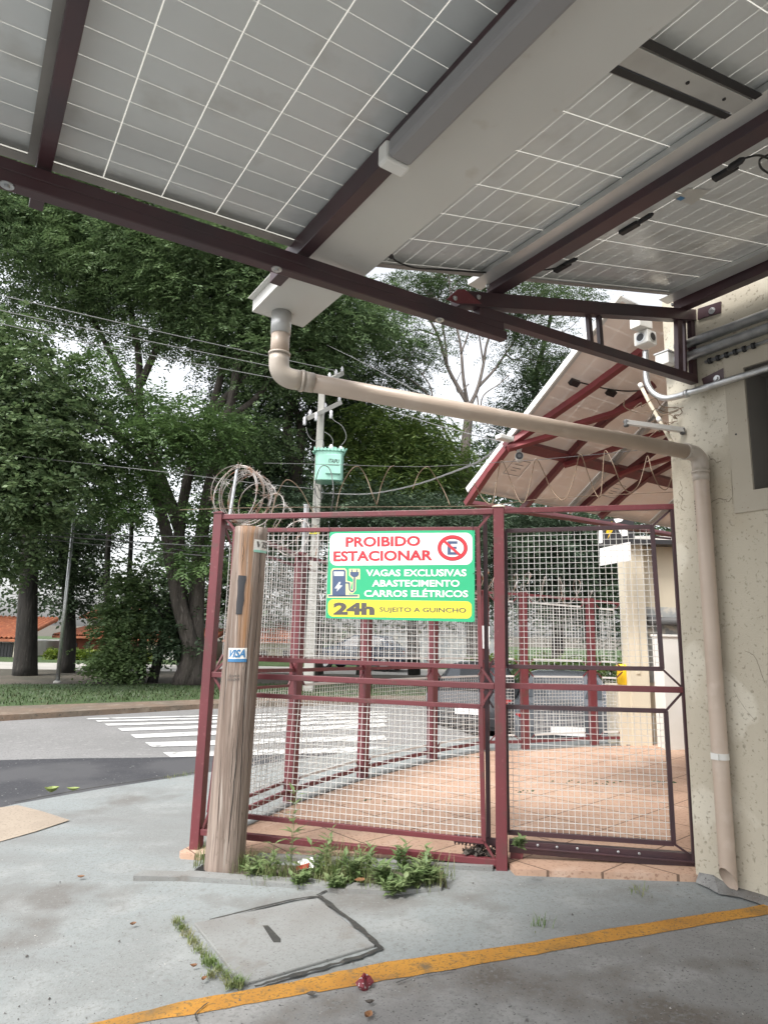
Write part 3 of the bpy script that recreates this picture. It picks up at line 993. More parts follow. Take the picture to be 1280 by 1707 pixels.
def make_panel(label, group, s0, s1, t0, t1, zf, slines, tlines, thick_s, mid=None):
    """module seen from below: frame, pale translucent back, cells with gaps that let light through"""
    root = thing('solar_panel', label, 'solar panel', RF((s0 + s1) / 2, (t0 + t1) / 2, zf((s0 + s1) / 2)), group)
    Pz = lambda s, t, d=0.0: RF(s, t, zf(s) + d)
    mb = MB()
    F = 0.032
    for (a, b, c, d) in ((s0, s1, t1 - (0.047 if thick_s else 0.032), t1), (s0, s1, t0, t0 + F), (s0, s0 + F, t0 + F, t1 - 0.047), (s1 - F, s1, t0 + F, t1 - 0.047)):
        mb.hexa([Pz(a, c, -0.030), Pz(b, c, -0.030), Pz(b, d, -0.030), Pz(a, d, -0.030), Pz(a, c, -0.026), Pz(b, c, -0.026), Pz(b, d, -0.026), Pz(a, d, -0.026)])
    part(root, 'frame_flange', mb, M['alu_flange'])
    mb = MB()
    W = 0.004
    for (a, b, c, d) in ((s0, s1, t1 - W, t1), (s0, s1, t0, t0 + W), (s0, s0 + W, t0 + W, t1 - W), (s1 - W, s1, t0 + W, t1 - W)):
        mb.hexa([Pz(a, c, -0.026), Pz(b, c, -0.026), Pz(b, d, -0.026), Pz(a, d, -0.026), Pz(a, c, 0.004), Pz(b, c, 0.004), Pz(b, d, 0.004), Pz(a, d, 0.004)])
    part(root, 'frame', mb, M['alu'])
    mb = MB()
    mb.quad(Pz(s0 + W, t1 - W, 0.001), Pz(s1 - W, t1 - W, 0.001), Pz(s1 - W, t0 + W, 0.001), Pz(s0 + W, t0 + W, 0.001))
    part(root, 'back_glass', mb, M['backsheet'])
    mb = MB()
    gs, gt = (0.0042, 0.0018) if thick_s else (0.0018, 0.0036)
    for i in range(len(slines) - 1):
        a, b = slines[i], slines[i + 1]
        ga = gs + (0.003 if mid is not None and abs(a - mid) < 1e-6 else 0)
        gb = gs + (0.003 if mid is not None and abs(b - mid) < 1e-6 else 0)
        for j in range(len(tlines) - 1):
            c, d = tlines[j], tlines[j + 1]
            x0, x1, y0, y1 = a + ga / 2, b - gb / 2, c + gt / 2, d - gt / 2
            mb.quad(Pz(x0, y1, -0.001), Pz(x1, y1, -0.001), Pz(x1, y0, -0.001), Pz(x0, y0, -0.001))
    o = part(root, 'cells', mb, M['cell'])
    if thick_s is False:
        for k in range(3):
            t = t0 + (t1 - t0) * (0.2, 0.56, 0.88)[k]
            m2 = MB()
            m2.beam(Pz(mid, t - 0.05, -0.012), Pz(mid, t + 0.05, -0.012), 0.035, 0.02)
            part(root, 'junction_box', m2, M['dark'], bevel=0.006)
    return root


gl = 'solar panels of the near canopy'
T1L, T0L = 2.300, -0.04
tl = sorted(2.283 - 0.1025 * i for i in range(23))
sB = [0.068, 0.262, 0.467, 0.675, 0.884, 1.05]
pB = make_panel('large grey solar panel seen from below, between the two left maroon rafters', gl, 0.056, 1.066, T0L, T1L, lz, sB, tl, True)
sA = [-0.90, -0.78, -0.59, -0.385, -0.178, 0.04]
pA = make_panel('solar panel cut off by the top left corner of the photo', gl, -0.94, 0.056, T0L, T1L, lz, sA, tl, True)
for p, lab in ((pB, 'solar panel in the unseen row behind the large left panel, added for its shade'), (pA, 'solar panel in the unseen row behind the top left panel, added for its shade')):
    c = copy_tree(p)  # out-of-view back row, added so that the roof blocks enough sky
    c.location = Vector(c.location) + Vector(rd * -2.40)
    c['label'] = lab
tr = sorted(2.200 - 0.2055 * i for i in range(7))
half = 11
sr = [1.325 + (2.425 - 1.325) * i / half for i in range(half)] + [2.425 + (3.72 - 2.425) * i / half for i in range(half + 1)]
pR = make_panel('solar panel right of the gutter, with black connectors along its middle seam', gl, 1.295, 3.74, 0.945, 2.205, rz, sr, tr, False, 2.425)
cR = copy_tree(pR)
cR.location = Vector(cR.location) + Vector(rd * -1.322)
cR['label'] = 'solar panel cut by the top right edge, beyond the pale bolted rail'
c3 = copy_tree(pR)  # unseen rear copy, added for shading only
c3.location = Vector(c3.location) + Vector(rd * -2.644)
c3['label'] = 'solar panel in the unseen row behind the top right panel, added for its shade'
# label plate and seam cable of the front right panel
def RP(x, y, d=0.0):
    P0 = bd * 2.04 + zz * (3.40 + d)
    n_ = nrm(zz - 0.27 * bd)
    return pl(x, y, P0, n_)


mb = MB()
mb.poly([RP(*p, -0.004) for p in ((1122, 331), (1148, 314), (1184, 317), (1152, 342))])
lb = part(pR, 'rating_label', mb, M['label_paper'])
mb = MB()
mb.poly([RP(*p, -0.0055) for p in ((1126, 332), (1134, 327), (1142, 330), (1134, 335))])
part(lb, 'print', mb, M['sticker_blue'])
def panel_cable(pts, r=0.0045, d=-0.03):
    mb = MB()
    mb.tube(smoothpath([RP(x, y, d) for x, y in pts], 6), r, 6)
    return part(pR, 'cable', mb, M['cable_black'], True)


def connector(p, q, r=0.014):
    mb = MB()
    a, b = RP(*p, -0.03), RP(*q, -0.03)
    mb.tube([a, a + (b - a) * 0.2, a + (b - a) * 0.8, b], [r * 0.5, r, r, r * 0.5], 8)
    part(pR, 'connector', mb, M['dark'], True)


panel_cable([(650, 424), (662, 436), (690, 446), (730, 449), (790, 453), (825, 455)])
connector((642, 419), (655, 430), 0.011)
panel_cable([(957, 434), (940, 443), (915, 449), (885, 452), (878, 462)])
connector((940, 440), (962, 431), 0.011)
connector((1062, 372), (1088, 356), 0.012)
panel_cable([(1240, 264), (1260, 259), (1275, 262), (1300, 275)])
panel_cable([(1280, 258), (1266, 266), (1268, 280), (1285, 292)])
connector((1212, 282), (1240, 264), 0.014)
# bolted rail across the gap between the two right-hand rows
mb = MB()
A = [RF(1.345, 0.875, rz(1.345) - 0.036), RF(3.70, 0.875, rz(3.70) - 0.036), RF(3.70, 0.94, rz(3.70) - 0.036), RF(1.345, 0.94, rz(1.345) - 0.036)]
mb.prism(A, zz * 0.012)
rl = part(can, 'cross_rail', mb, M['alu'])
for s_ in (1.66, 1.87):
    m2 = MB()
    m2.lathe(RF(s_, 0.907, rz(s_) - 0.0362), [(0.006, 0), (0.006, -0.003)], 10)
    part(rl, 'screw', m2, M['dark'])
m2 = MB()  # dark bars painted in for the shadowed grooves either side of the rail
for tt in (0.958, 0.857):
    m2.prism([RF(1.345, tt - 0.012, rz(1.345) - 0.0355), RF(3.7, tt - 0.012, rz(3.7) - 0.0355), RF(3.7, tt + 0.012, rz(3.7) - 0.0355), RF(1.345, tt + 0.012, rz(1.345) - 0.0355)], zz * 0.004)
part(rl, 'groove_shadow', m2, M['dark'])
# grey lamp batten under the second rafter
M['batten'] = mat('grey_plastic', (0.26, 0.255, 0.26), 0.45)
bat = thing('lamp_batten', 'long grey plastic batten fixed along the rafter left of the gutter', 'lamp', RF(1.01, 0.6, 3.05))
mb = MB()
mb.box(RF(0.955, -1.3, 3.055), bd * 0.085, rd * 2.78, zz * 0.062)
part(bat, 'housing', mb, M['batten'], bevel=0.012)
mb = MB()
mb.box(RF(0.950, 1.482, 3.05), bd * 0.095, rd * 0.05, zz * 0.072)
part(bat, 'end_cap', mb, M['paint_white'], bevel=0.01)

# ---- gutter with its outlet, and the PVC downpipe
gut = thing('gutter', 'white sheet metal valley gutter over the beam, its open end above the outlet pipe', 'gutter', RF(1.2, 2.4, 3.15))
mb = MB()
gs0, gs1, gt1, gz0 = 1.062, 1.338, 2.84, 3.150
mb.hexa([RF(gs0, -2.8, gz0), RF(gs1, -2.8, gz0), RF(gs1, gt1, gz0), RF(gs0, gt1, gz0), RF(gs0, -2.8, gz0 + 0.004), RF(gs1, -2.8, gz0 + 0.004), RF(gs1, gt1, gz0 + 0.004), RF(gs0, gt1, gz0 + 0.004)])
part(gut, 'tray', mb, M['white_sheet'])
mb = MB()
mb.box(RF(gs0 - 0.003, 2.505, gz0 - 0.001), bd * 0.003, rd * (gt1 - 2.505), zz * 0.062)
mb.box(RF(gs1, -2.8, gz0), bd * 0.003, rd * (gt1 + 2.8), zz * 0.05)
mb.box(RF(gs0, gt1, gz0 - 0.001), bd * (gs1 - gs0), rd * 0.003, zz * 0.062)
mb.box(RF(gs0 - 0.03, 2.5, gz0 + 0.062), bd * 0.032, rd * (gt1 - 2.5), zz * 0.003)
part(gut, 'side_flange', mb, M['white_sheet'])
dp = thing('downpipe', 'beige rainwater pipe from the gutter outlet to the wall, then down to the pavement', 'pipe', WP(1200, 1470, 0.06))
top = gnd(470, 522, gz0)
el = np.array([top[0], top[1], 2.815])
wt = WP(1165, 757, 0.065)
PR = 0.046
dh = nrm(wt - el)
mb = MB()
mb.tube([top - zz * 0.10, el + zz * 0.10], PR, 20)
mb.tube([el + dh * 0.12, wt - dh * 0.10], PR, 20)
wb = np.array([wt[0], wt[1], 0.0])
fz = float(WP(1200, 1452, 0.065)[2])
hz_ = fz
mb.tube([wt - zz * 0.14, np.array([wt[0], wt[1], hz_])], PR, 20, cap=False)
# bottom end sawn off at a slant
n0 = len(mb.v) - 20
for k in range(20):
    p = np.array(mb.v[n0 + k])
    q = float((p - wt) @ rd) / PR
    w_ = float((p - wt) @ bd) / PR
    vv = nrm(np.array([-wt[0], -wt[1], 0]))
    e_ = (p - wt) - zz * float((p - wt)[2])
    mb.v[n0 + k] = tuple(p + zz * (-0.03 + 0.05 * (float(e_ @ vv) * 0.8 - float(e_ @ RT) * 0.75) / PR))
part(dp, 'pipe', mb, M['pvc'], True)
mb = MB()
mb.tube([top + zz * 0.0, top - zz * 0.115], PR + 0.004, 20)
part(dp, 'outlet_sleeve', mb, M['alu'], True)


def elbow(a, d0, d1, r=0.075):
    """quarter bend centred on corner a, arriving along d0 and leaving along d1"""
    p0, p1 = a - d0 * r, a + d1 * r
    pts = []
    for i in range(10):
        t = i / 9
        pts.append((1 - t) ** 2 * p0 + 2 * t * (1 - t) * a + t * t * p1)
    m = MB()
    m.tube([p0 - d0 * 0.045, p0 - d0 * 0.035], [PR + 0.009, PR + 0.009], 20)
    m.tube([p0 - d0 * 0.035] + pts + [p1 + d1 * 0.035], PR + 0.004, 20)
    m.tube([p1 + d1 * 0.035, p1 + d1 * 0.05], [PR + 0.009, PR + 0.009], 20)
    m.tube([p1 + d1 * 0.05, p1 + d1 * 0.10], [PR + 0.004, PR + 0.004], 20)
    part(dp, 'elbow', m, M['pvc_pale'], True)


elbow(el, -zz, dh)
elbow(wt, dh, -zz)
mb = MB()
mb.tube([np.array([wt[0], wt[1], 0.92]), np.array([wt[0], wt[1], 0.955])], PR + 0.003, 20)
mb.box(np.array([wt[0], wt[1], 0.92]) - bd * 0.055 - rd * 0.02, bd * 0.01, rd * 0.045, zz * 0.035)
part(dp, 'clamp', mb, M['paint_white'])
mb = MB()
for zc, hh in ((2.45, 0.10), (2.30, 0.06), (0.42, 0.06), (0.34, 0.03)):
    for k in range(int(hh / 0.016)):
        a = 0.62
        q = np.array([wt[0], wt[1], zc - 0.016 * k])
        dirv = -bd * math.cos(a) + rd * math.sin(a)
        tv = bd * math.sin(a) + rd * math.cos(a)
        o = q + dirv * (PR + 0.0008)
        if random.random() < 0.8:
            mb.box(o, tv * random.uniform(0.006, 0.011), zz * random.uniform(0.005, 0.011), dirv * 0.0006)
part(dp, 'printed_marking', mb, M['sign_grey'])

# ---- conduits along the wall
def conduit(name, label, pts, r, m, off, n=12, extra=None, group='steel conduits on the wall'):
    P = [WP(x, y, off) for x, y in pts]
    root = thing(name, label, 'conduit', P[0], group)
    mb = MB()
    mb.tube(P, r, n)
    part(root, 'pipe', mb, m, True)
    return root, P


def wline(x0, y0, t_end, off):
    p = WP(x0, y0, off)
    return [p, p + rd * (t_end - float(p @ rd))]


for (lab, x, y, r, off, te) in (('thick steel conduit, uppermost of those running along the wall under the roof', 1165, 566, 0.032, 0.045, -2.5),
                                ('thick steel conduit just below the uppermost one on the wall', 1165, 588, 0.032, 0.05, -2.5)):
    P = wline(x, y, te, off)
    P[0] = P[0] + rd * 0.16
    root = thing('steel_conduit', lab, 'conduit', P[0], 'steel conduits on the wall')
    mb = MB(); mb.tube(P, r, 14)
    part(root, 'pipe', mb, M['galv'], True)
    mb = MB()
    q = WP(1198, y - 10, off)
    mb.tube([P[0] + rd * 0.0, P[0] - rd * 0.06], r + 0.006, 14)
    part(root, 'coupling', mb, M['galv'], True)
P = wline(1175, 604, -2.5, 0.022)
root = thing('steel_conduit', 'thin conduit with a row of dark clamps below the two thick conduits', 'conduit', P[0], 'steel conduits on the wall')
mb = MB(); mb.tube(P, 0.011, 10)
part(root, 'pipe', mb, M['galv'], True)
for k in range(6):
    q = P[0] - rd * (0.03 + 0.055 * k)
    mb = MB(); mb.tube([q - rd * 0.009, q + rd * 0.009], 0.02, 10)
    part(root, 'clamp', mb, M['dark'], True)
low = [WP(x, y, 0.05) for x, y in ((1280, 611), (1150, 654))]
d = nrm(low[0] - low[1])
pts = [low[1] - rd * (2.5 + float(low[1] @ rd))] + [low[1]]
bend = [WP(x, y, 0.05) for x, y in ((1128, 661), (1110, 664), (1095, 660), (1083, 649), (1077, 632), (1076, 610), (1075, 585))]
root = thing('steel_conduit', 'shiny steel conduit that bends upwards at the building corner', 'conduit', low[1], 'steel conduits on the wall')
mb = MB(); mb.tube(pts + smoothpath(bend, 5), 0.021, 14)
part(root, 'pipe', mb, M['galv'], True)
mb = MB(); mb.tube([WP(1147, 655, 0.05), WP(1141, 657, 0.05)], 0.026, 14)
part(root, 'coupling', mb, M['galv'], True)
# conduit boxes at the corner
c0 = WP(1075, 566, 0.05)
root = thing('junction_box', 'white box with two round dark openings on top of the bent conduit', 'electrical box', c0)
mb = MB()
mb.box(c0 - bd * 0.055 - rd * 0.055 - zz * 0.05, bd * 0.11, rd * 0.11, zz * 0.10)
hb = part(root, 'housing', mb, M['paint_white'], bevel=0.008)
for (dv, off) in ((-bd, 0.055), (-rd, 0.055)):
    mb = MB()
    mb.lathe(c0 + dv * off, [(0.036, 0), (0.036, 0.004), (0.029, 0.005)], 18, dv)
    part(root, 'rim', mb, M['galv'])
    mb = MB()
    mb.lathe(c0 + dv * (off + 0.0052), [(0.028, 0), (0.028, 0.001)], 18, dv)
    part(root, 'opening', mb, M['dark'])
c1 = WP(1068, 540, 0.12)
root = thing('floodlight', 'small white floodlight under the roof at the building corner', 'floodlight', c1)
mb = MB()
mb.hexa([c1 + bd * x * 0.075 + rd * y * 0.04 + zz * (z * 0.04 + x * 0.01) for z in (-1, 1) for (x, y) in ((-1, -1), (1, -1), (1, 1), (-1, 1))])
part(root, 'housing', mb, M['paint_white'], bevel=0.006)
mb = MB(); mb.beam(c1 + bd * 0.05, c1 + bd * 0.05 + zz * 0.10 + bd * 0.10, 0.03, 0.006)
part(root, 'bracket', mb, M['galv'])
c2 = WP(1108, 600, 0.05)
root = thing('junction_box', 'small square white box where the thick conduits end', 'electrical box', c2)
mb = MB()
mb.box(c2 - bd * 0.04 - rd * 0.05 - zz * 0.045, bd * 0.08, rd * 0.10, zz * 0.085)
part(root, 'housing', mb, M['paint_white'], bevel=0.006)
mb = MB(); mb.box(c2 - bd * 0.045 - rd * 0.055 + zz * 0.04, bd * 0.09, rd * 0.11, zz * 0.01)
part(root, 'lid', mb, M['alu'])
# thin crossing PVC conduit and the pale insulator bracket
root = thing('thin_pipe', 'thin pale pipe leaning across the bent conduit down to the rainwater pipe', 'pipe', WP(1100, 690, 0.10))
P = [WP(x, y, 0.10) for x, y in ((1066, 640), (1080, 668), (1098, 700), (1115, 730), (1128, 752))]
mb = MB(); mb.tube(P, 0.012, 10)
part(root, 'pipe', mb, M['paint_cream'], True)
mb = MB(); mb.tube([P[0], P[0] + (P[1] - P[0]) * 0.25], 0.016, 10); mb.tube([P[2] - (P[2] - P[1]) * 0.1, P[2] + (P[3] - P[2]) * 0.1], 0.015, 10)
part(root, 'joint', mb, M['paint_white'], True)
root = thing('insulator_bracket', 'greenish bar with wire insulators sticking out at the building corner', 'bracket', WP(1137, 716, 0.03))
a, b = WP(1137, 717, 0.02), at(1043, 704, WP(1137, 717)[1] - 0.12)
mb = MB(); mb.beam(a, b, 0.03, 0.03)
part(root, 'bar', mb, M['mesh_white'])
mb = MB()
mb.lathe(b - zz * 0.03, [(0.014, 0), (0.018, 0.01), (0.012, 0.02), (0.018, 0.035), (0.01, 0.05)], 10)
mb.lathe(a - zz * 0.03, [(0.014, 0), (0.018, 0.01), (0.012, 0.02), (0.018, 0.035), (0.01, 0.05)], 10)
part(root, 'insulator', mb, M['cable'], True)
mb = MB()
for _ in range(7):
    p0 = WP(1137 + random.uniform(-8, 2), 690 + random.uniform(-15, 20), 0.04)
    P = [p0]
    for k in range(5):
        P.append(P[-1] + (-rd * 0.0 + bd * random.uniform(-0.10, 0.04) + rd * random.uniform(-0.02, 0.09) + zz * random.uniform(-0.05, 0.05)))
    mb.tube(smoothpath(P, 4), 0.003, 5)
solo('loose_wires', mb, M['wire_tan'], 'tangle of loose wires at the building corner below the conduit boxes', 'wires')


# ================================================================== FRONT FENCE AND GATE
def meshpanel(root, A, B, C_, D, sp=0.04, r=0.0017, n_edge=None, m=None, name='wire_mesh', normal=None):
    """woven wire panel on the quad A top-left, B top-right, C bottom-right, D bottom-left"""
    A, B, C_, D = map(np.asarray, (A, B, C_, D))
    w = (np.linalg.norm(B - A) + np.linalg.norm(C_ - D)) / 2
    h = (np.linalg.norm(A - D) + np.linalg.norm(B - C_)) / 2
    nx, ny = max(2, int(round(w / sp))), max(2, int(round(h / sp)))
    nv = nrm(np.cross(B - A, D - A))
    mb = MB()

    def wire(p, q):
        d = nrm(q - p); s = nrm(np.cross(d, nv))
        mb.hexa([p - s * r - nv * r, q - s * r - nv * r, q + s * r - nv * r, p + s * r - nv * r,
                 p - s * r + nv * r, q - s * r + nv * r, q + s * r + nv * r, p + s * r + nv * r])
    for i in range(nx + 1):
        t = i / nx
        a, b = A + (B - A) * t, D + (C_ - D) * t
        j = nv * 0.0014
        k = (B - A) / nx * random.uniform(-0.04, 0.04)
        wire(a + j + k, b + j + k)
    for i in range(ny + 1):
        t = i / ny
        a, b = A + (D - A) * t, B + (C_ - B) * t
        wire(a - nv * 0.0014, b - nv * 0.0014)
    return part(root, name, mb, m or M['mesh_white'])


fen = thing('front_fence', 'maroon steel fence bay with white wire mesh, left of the gate, carrying the green sign', 'fence', LP)


def fbar(pts, w, off=0.0, d=None):
    mb = MB()
    for (a, b) in pts:
        mb.beam(FP(*a, off), FP(*b, off), d or w, w)
    return mb


lpost = thing_loc = FP(324, 1426)
mb = MB()
mb.box(LP - gd * 0.035 - gn * 0.02 - zz * 0.05, gd * 0.07, gn * 0.08, zz * (2.485 + 0.05))
part(fen, 'post', mb, MT, bevel=0.003)
mb = MB()
c = LP + gn * 0.02 + zz * 2.485
mb.prism([c - gd * 0.042 - gn * 0.046, c + gd * 0.042 - gn * 0.046, c + gd * 0.042 + gn * 0.046, c - gd * 0.042 + gn * 0.046], zz * 0.006)
mb.add([c - gd * 0.04 - gn * 0.044 + zz * 0.006, c + gd * 0.04 - gn * 0.044 + zz * 0.006, c + gd * 0.04 + gn * 0.044 + zz * 0.006, c - gd * 0.04 + gn * 0.044 + zz * 0.006, c + zz * 0.025],
       [(0, 1, 4), (1, 2, 4), (2, 3, 4), (3, 0, 4)])
part(fen, 'post_cap', mb, M['maroon'])
MP = FP(837, 1449)
mpx = FP(830, 1449)
mb = MB()
mu = float((FP(834, 1200) - LP) @ gd)
mbase = LP + gd * mu
mb.box(mbase - gd * 0.036 - gn * 0.03 + zz * 0.05, gd * 0.072, gn * 0.08, zz * 2.44)
part(fen, 'post', mb, MT, bevel=0.003)
mb = MB()
c = mbase + gn * 0.01 + zz * 2.49
mb.prism([c - gd * 0.044 - gn * 0.046, c + gd * 0.044 - gn * 0.046, c + gd * 0.044 + gn * 0.046, c - gd * 0.044 + gn * 0.046], zz * 0.006)
mb.add([c - gd * 0.042 - gn * 0.044 + zz * 0.006, c + gd * 0.042 - gn * 0.044 + zz * 0.006, c + gd * 0.042 + gn * 0.044 + zz * 0.006, c - gd * 0.042 + gn * 0.044 + zz * 0.006, c + zz * 0.025],
       [(0, 1, 4), (1, 2, 4), (2, 3, 4), (3, 0, 4)])
part(fen, 'post_cap', mb, M['paint_cream'])
for nm, a, b, w in (('top_rail', (370, 862), (822, 853), 0.040), ('middle_rail', (352, 1124), (824, 1144), 0.040), ('bottom_rail', (335, 1386), (827, 1437), 0.042)):
    part(fen, nm, fbar([(a, b)], w, 0.012), MT, bevel=0.004)
U = [(393, 884), (796, 882), (801, 1112), (380, 1097)]
L = [(374, 1156), (801, 1178), (806, 1402), (349, 1354)]
for q in (U, L):
    part(fen, 'mesh_frame', fbar([(q[i], q[(i + 1) % 4]) for i in range(4)], 0.030, 0.012), MT, bevel=0.002)
for a, b in (((374, 861), U[0]), ((354, 1124), U[3]), ((354, 1124), L[0]), ((338, 1384), L[3]), ((821, 853), U[1]), ((823, 1144), U[2]), ((823, 1144), L[1]), ((826, 1435), L[2])):
    part(fen, 'corner_strut', fbar([(a, b)], 0.016, 0.012), MT)
for q in (U, L):
    meshpanel(fen, *[FP(x, y, 0.012) for x, y in q])

# sliding gate: runs just behind the fence line
GO = 0.10
gate = thing('sliding_gate', 'maroon sliding gate with two white wire mesh panels, closed against the building corner', 'gate', FP(1000, 1440, GO))
for nm, a, b, w in (('top_rail', (790, 853), (1122, 845), 0.038), ('middle_rail', (800, 1142), (1137, 1150), 0.038)):
    part(gate, nm, fbar([(a, b)], w, GO), MT, bevel=0.003)
part(gate, 'upright', fbar([((1120, 841), (1158, 1440))], 0.032, GO), MD, bevel=0.003)
part(gate, 'upright', fbar([((808, 852), (814, 1400))], 0.03, GO), MD, bevel=0.003)
mb = MB()
a, b, c_, d = FP(757, 1396, GO), FP(1157, 1424, GO), FP(1158, 1449, GO), FP(757, 1412, GO)
a, d = FP(848, 1401, GO), FP(848, 1421, GO)
mb.prism([a, b, c_, d], gn * 0.05)
a2, b2 = FP(848, 1411, GO - 0.012), FP(1157, 1437, GO - 0.012)
mb.beam(a2, b2, 0.02, 0.012)
part(gate, 'bottom_channel', mb, MD, bevel=0.003)
for (x, y) in ((864, 1406), (896, 1409), (928, 1412), (962, 1414.5), (995, 1417.5), (1030, 1420), (1065, 1423)):
    mb = MB()
    mb.lathe(FP(x, y, GO - 0.001), [(0.0085, 0), (0.0085, 0.003), (0.004, 0.005)], 10, -gn)
    part(gate, 'bolt', mb, M['galv'])
# wheel carrier and guide below the channel
mb = MB()
mb.prism([FP(850, 1421, GO), FP(872, 1423, GO), FP(868, 1449, GO), FP(850, 1449, GO)], gn * 0.05)
mb.prism([FP(1090, 1442, GO), FP(1134, 1446, GO), FP(1134, 1459, GO), FP(1090, 1455, GO)], gn * 0.04)
part(gate, 'wheel_carrier', mb, MT)
U2 = [(842, 885), (1086, 878), (1103, 1115), (844, 1111)]
L2 = [(843, 1178), (1109, 1185), (1122, 1406), (846, 1387)]
for q in (U2, L2):
    part(gate, 'mesh_frame', fbar([(q[i], q[(i + 1) % 4]) for i in range(4)], 0.028, GO), MD, bevel=0.002)
    meshpanel(gate, *[FP(x, y, GO) for x, y in q])
for a, b in ((U2[1], (1119, 848)), (U2[2], (1137, 1147)), (L2[1], (1137, 1154)), (L2[2], (1148, 1424)), ((806, 1100), (822, 1140)), ((822, 1100), (806, 1140)), ((806, 1152), (822, 1180)), ((822, 1152), (806, 1180)),
             ((806, 1394), (845, 1432)), ((1088, 895), (1118, 898))):
    part(gate, 'corner_strut', fbar([(a, b)], 0.013, GO), MD)
# gear rack at the gate's tail
mb = MB()
a, b = FP(757, 1397, GO - 0.02), FP(845, 1405, GO - 0.02)
mb.beam(a, b, 0.02, 0.045)
nt = 14
for i in range(nt):
    p = a + (b - a) * (i + 0.2) / nt - zz * 0.028
    mb.prism([p - gd * 0.008 + zz * 0.008, p + gd * 0.008 + zz * 0.008, p + gd * 0.003 - zz * 0.012, p - gd * 0.003 - zz * 0.012], gn * 0.012)
part(gate, 'gear_rack', mb, MD)
# tiled step below the gate
mb = MB()
for (xa, xb) in ((862, 1002), (1005, 1160)):
    ya, yb = 1449 + (xa - 862) * 0.082, 1449 + (xb - 862) * 0.082
    A, B = FP(xa, ya, 0.06), FP(xb, yb, 0.06)
    mb.box(A - zz * 0.05, (B - A), gn * 0.12, zz * 0.048)
struct('yard_step', mb, M['tiles'])
mb = MB()
A, B = FP(430, 1431, 0.0), FP(822, 1450, 0.0)
A[2], B[2] = gz(*A[:2]), gz(*B[:2])
mb.box(A - zz * 0.1 - gn * 0.05, B - A, gn * 0.078, zz * 0.128)
struct('bed_kerb', mb, M['slab'])

# ------------------------------------------------------------------ the green sign
SO = -0.012


def sg(cx, cy, lift=0.0):
    return FP(540 + cx / 4.923, 870 + cy / 4.923, SO - 0.006 - lift)


sign = thing('sign', 'green, white and yellow sign forbidding parking, wired to the fence mesh', 'sign', sg(640, 820))


def bow(p, q, n=12):
    return [tuple(np.asarray(p) * (1 - i / n) + np.asarray(q) * i / n) for i in range(n + 1)]


mb = MB()
oc = [(48, 82), (640, 72), (1236, 68), (1236, 440), (1234, 822), (640, 806), (14, 790), (30, 430)]
mb.prism([sg(x, y, 0.0) for x, y in oc][::-1], gn * 0.004)
part(sign, 'panel', mb, M['sign_green'])


def rrect(x0, y0, x1, y1, r, skew=lambda x, y: (x, y), n=7):
    pts = []
    for (cx, cy, a0) in ((x1 - r, y0 + r, -90), (x1 - r, y1 - r, 0), (x0 + r, y1 - r, 90), (x0 + r, y0 + r, 180)):
        for i in range(n):
            a = R(a0 + 90 * i / (n - 1))
            pts.append(skew(cx + r * math.cos(a), cy + r * math.sin(a)))
    return pts


def field(name, pts, lift, m, root=sign):
    mb = MB()
    mb.poly([sg(x, y, lift) for x, y in pts][::-1])
    return part(root, name, mb, m)


field('white_field', rrect(48, 92, 1217, 355, 55, lambda x, y: (x, y - (x - 640) * 0.006)), 0.0008, M['sign_white'])
field('yellow_field', rrect(34, 648, 1211, 790, 42, lambda x, y: (x, y + (x - 640) * 0.014 - 4)), 0.0008, M['sign_yellow'])


def words(name, items, m, lift, bold):
    mb = MB()
    for (s, tl, tr_, br, bl) in items:
        text_on(mb, s, sg(*tl, lift), sg(*tr_, lift), sg(*br, lift), sg(*bl, lift), bold)
    return part(sign, name, mb, m)


red = [('PROIBIDO', (178, 124), (790, 113), (790, 198), (178, 207)), ('ESTACIONAR', (78, 240), (890, 230), (890, 316), (78, 325))]
wd = words('red_lettering_outline', red, M['sign_darkred'], 0.0016, 0.034)
part_ = words('red_lettering', red, M['sign_red'], 0.0024, 0.014)
whi = [('VAGAS EXCLUSIVAS', (345, 391), (1168, 388), (1168, 447), (345, 446)), ('ABASTECIMENTO', (394, 476), (1112, 476), (1112, 533), (394, 531)),
       ('CARROS EL\u00c9TRICOS', (330, 546), (1182, 548), (1182, 619), (330, 615))]
words('white_lettering_outline', whi, M['sign_green'], 0.0012, 0.05)
words('white_lettering', whi, M['sign_white'], 0.0018, 0.028)
gry = [('24h', (78, 660), (415, 664), (415, 764), (78, 762))]
words('grey_lettering', gry, M['sign_grey'], 0.0018, 0.05)
words('grey_lettering', [('SUJEITO A GUINCHO', (455, 700), (1165, 706), (1165, 757), (455, 748))], M['sign_grey'], 0.0018, 0.016)


def ring(cx, cy, rx, ry, w, lift, n=36):
    mb = MB()
    vs = []
    for i in range(n):
        a = 2 * math.pi * i / n
        vs += [sg(cx + rx * math.cos(a), cy + ry * math.sin(a), lift), sg(cx + (rx - w) * math.cos(a), cy + (ry - w) * math.sin(a), lift)]
    mb.add(vs, [(2 * i, 2 * i + 1, (2 * i + 3) % (2 * n), (2 * i + 2) % (2 * n)) for i in range(n)])
    return mb


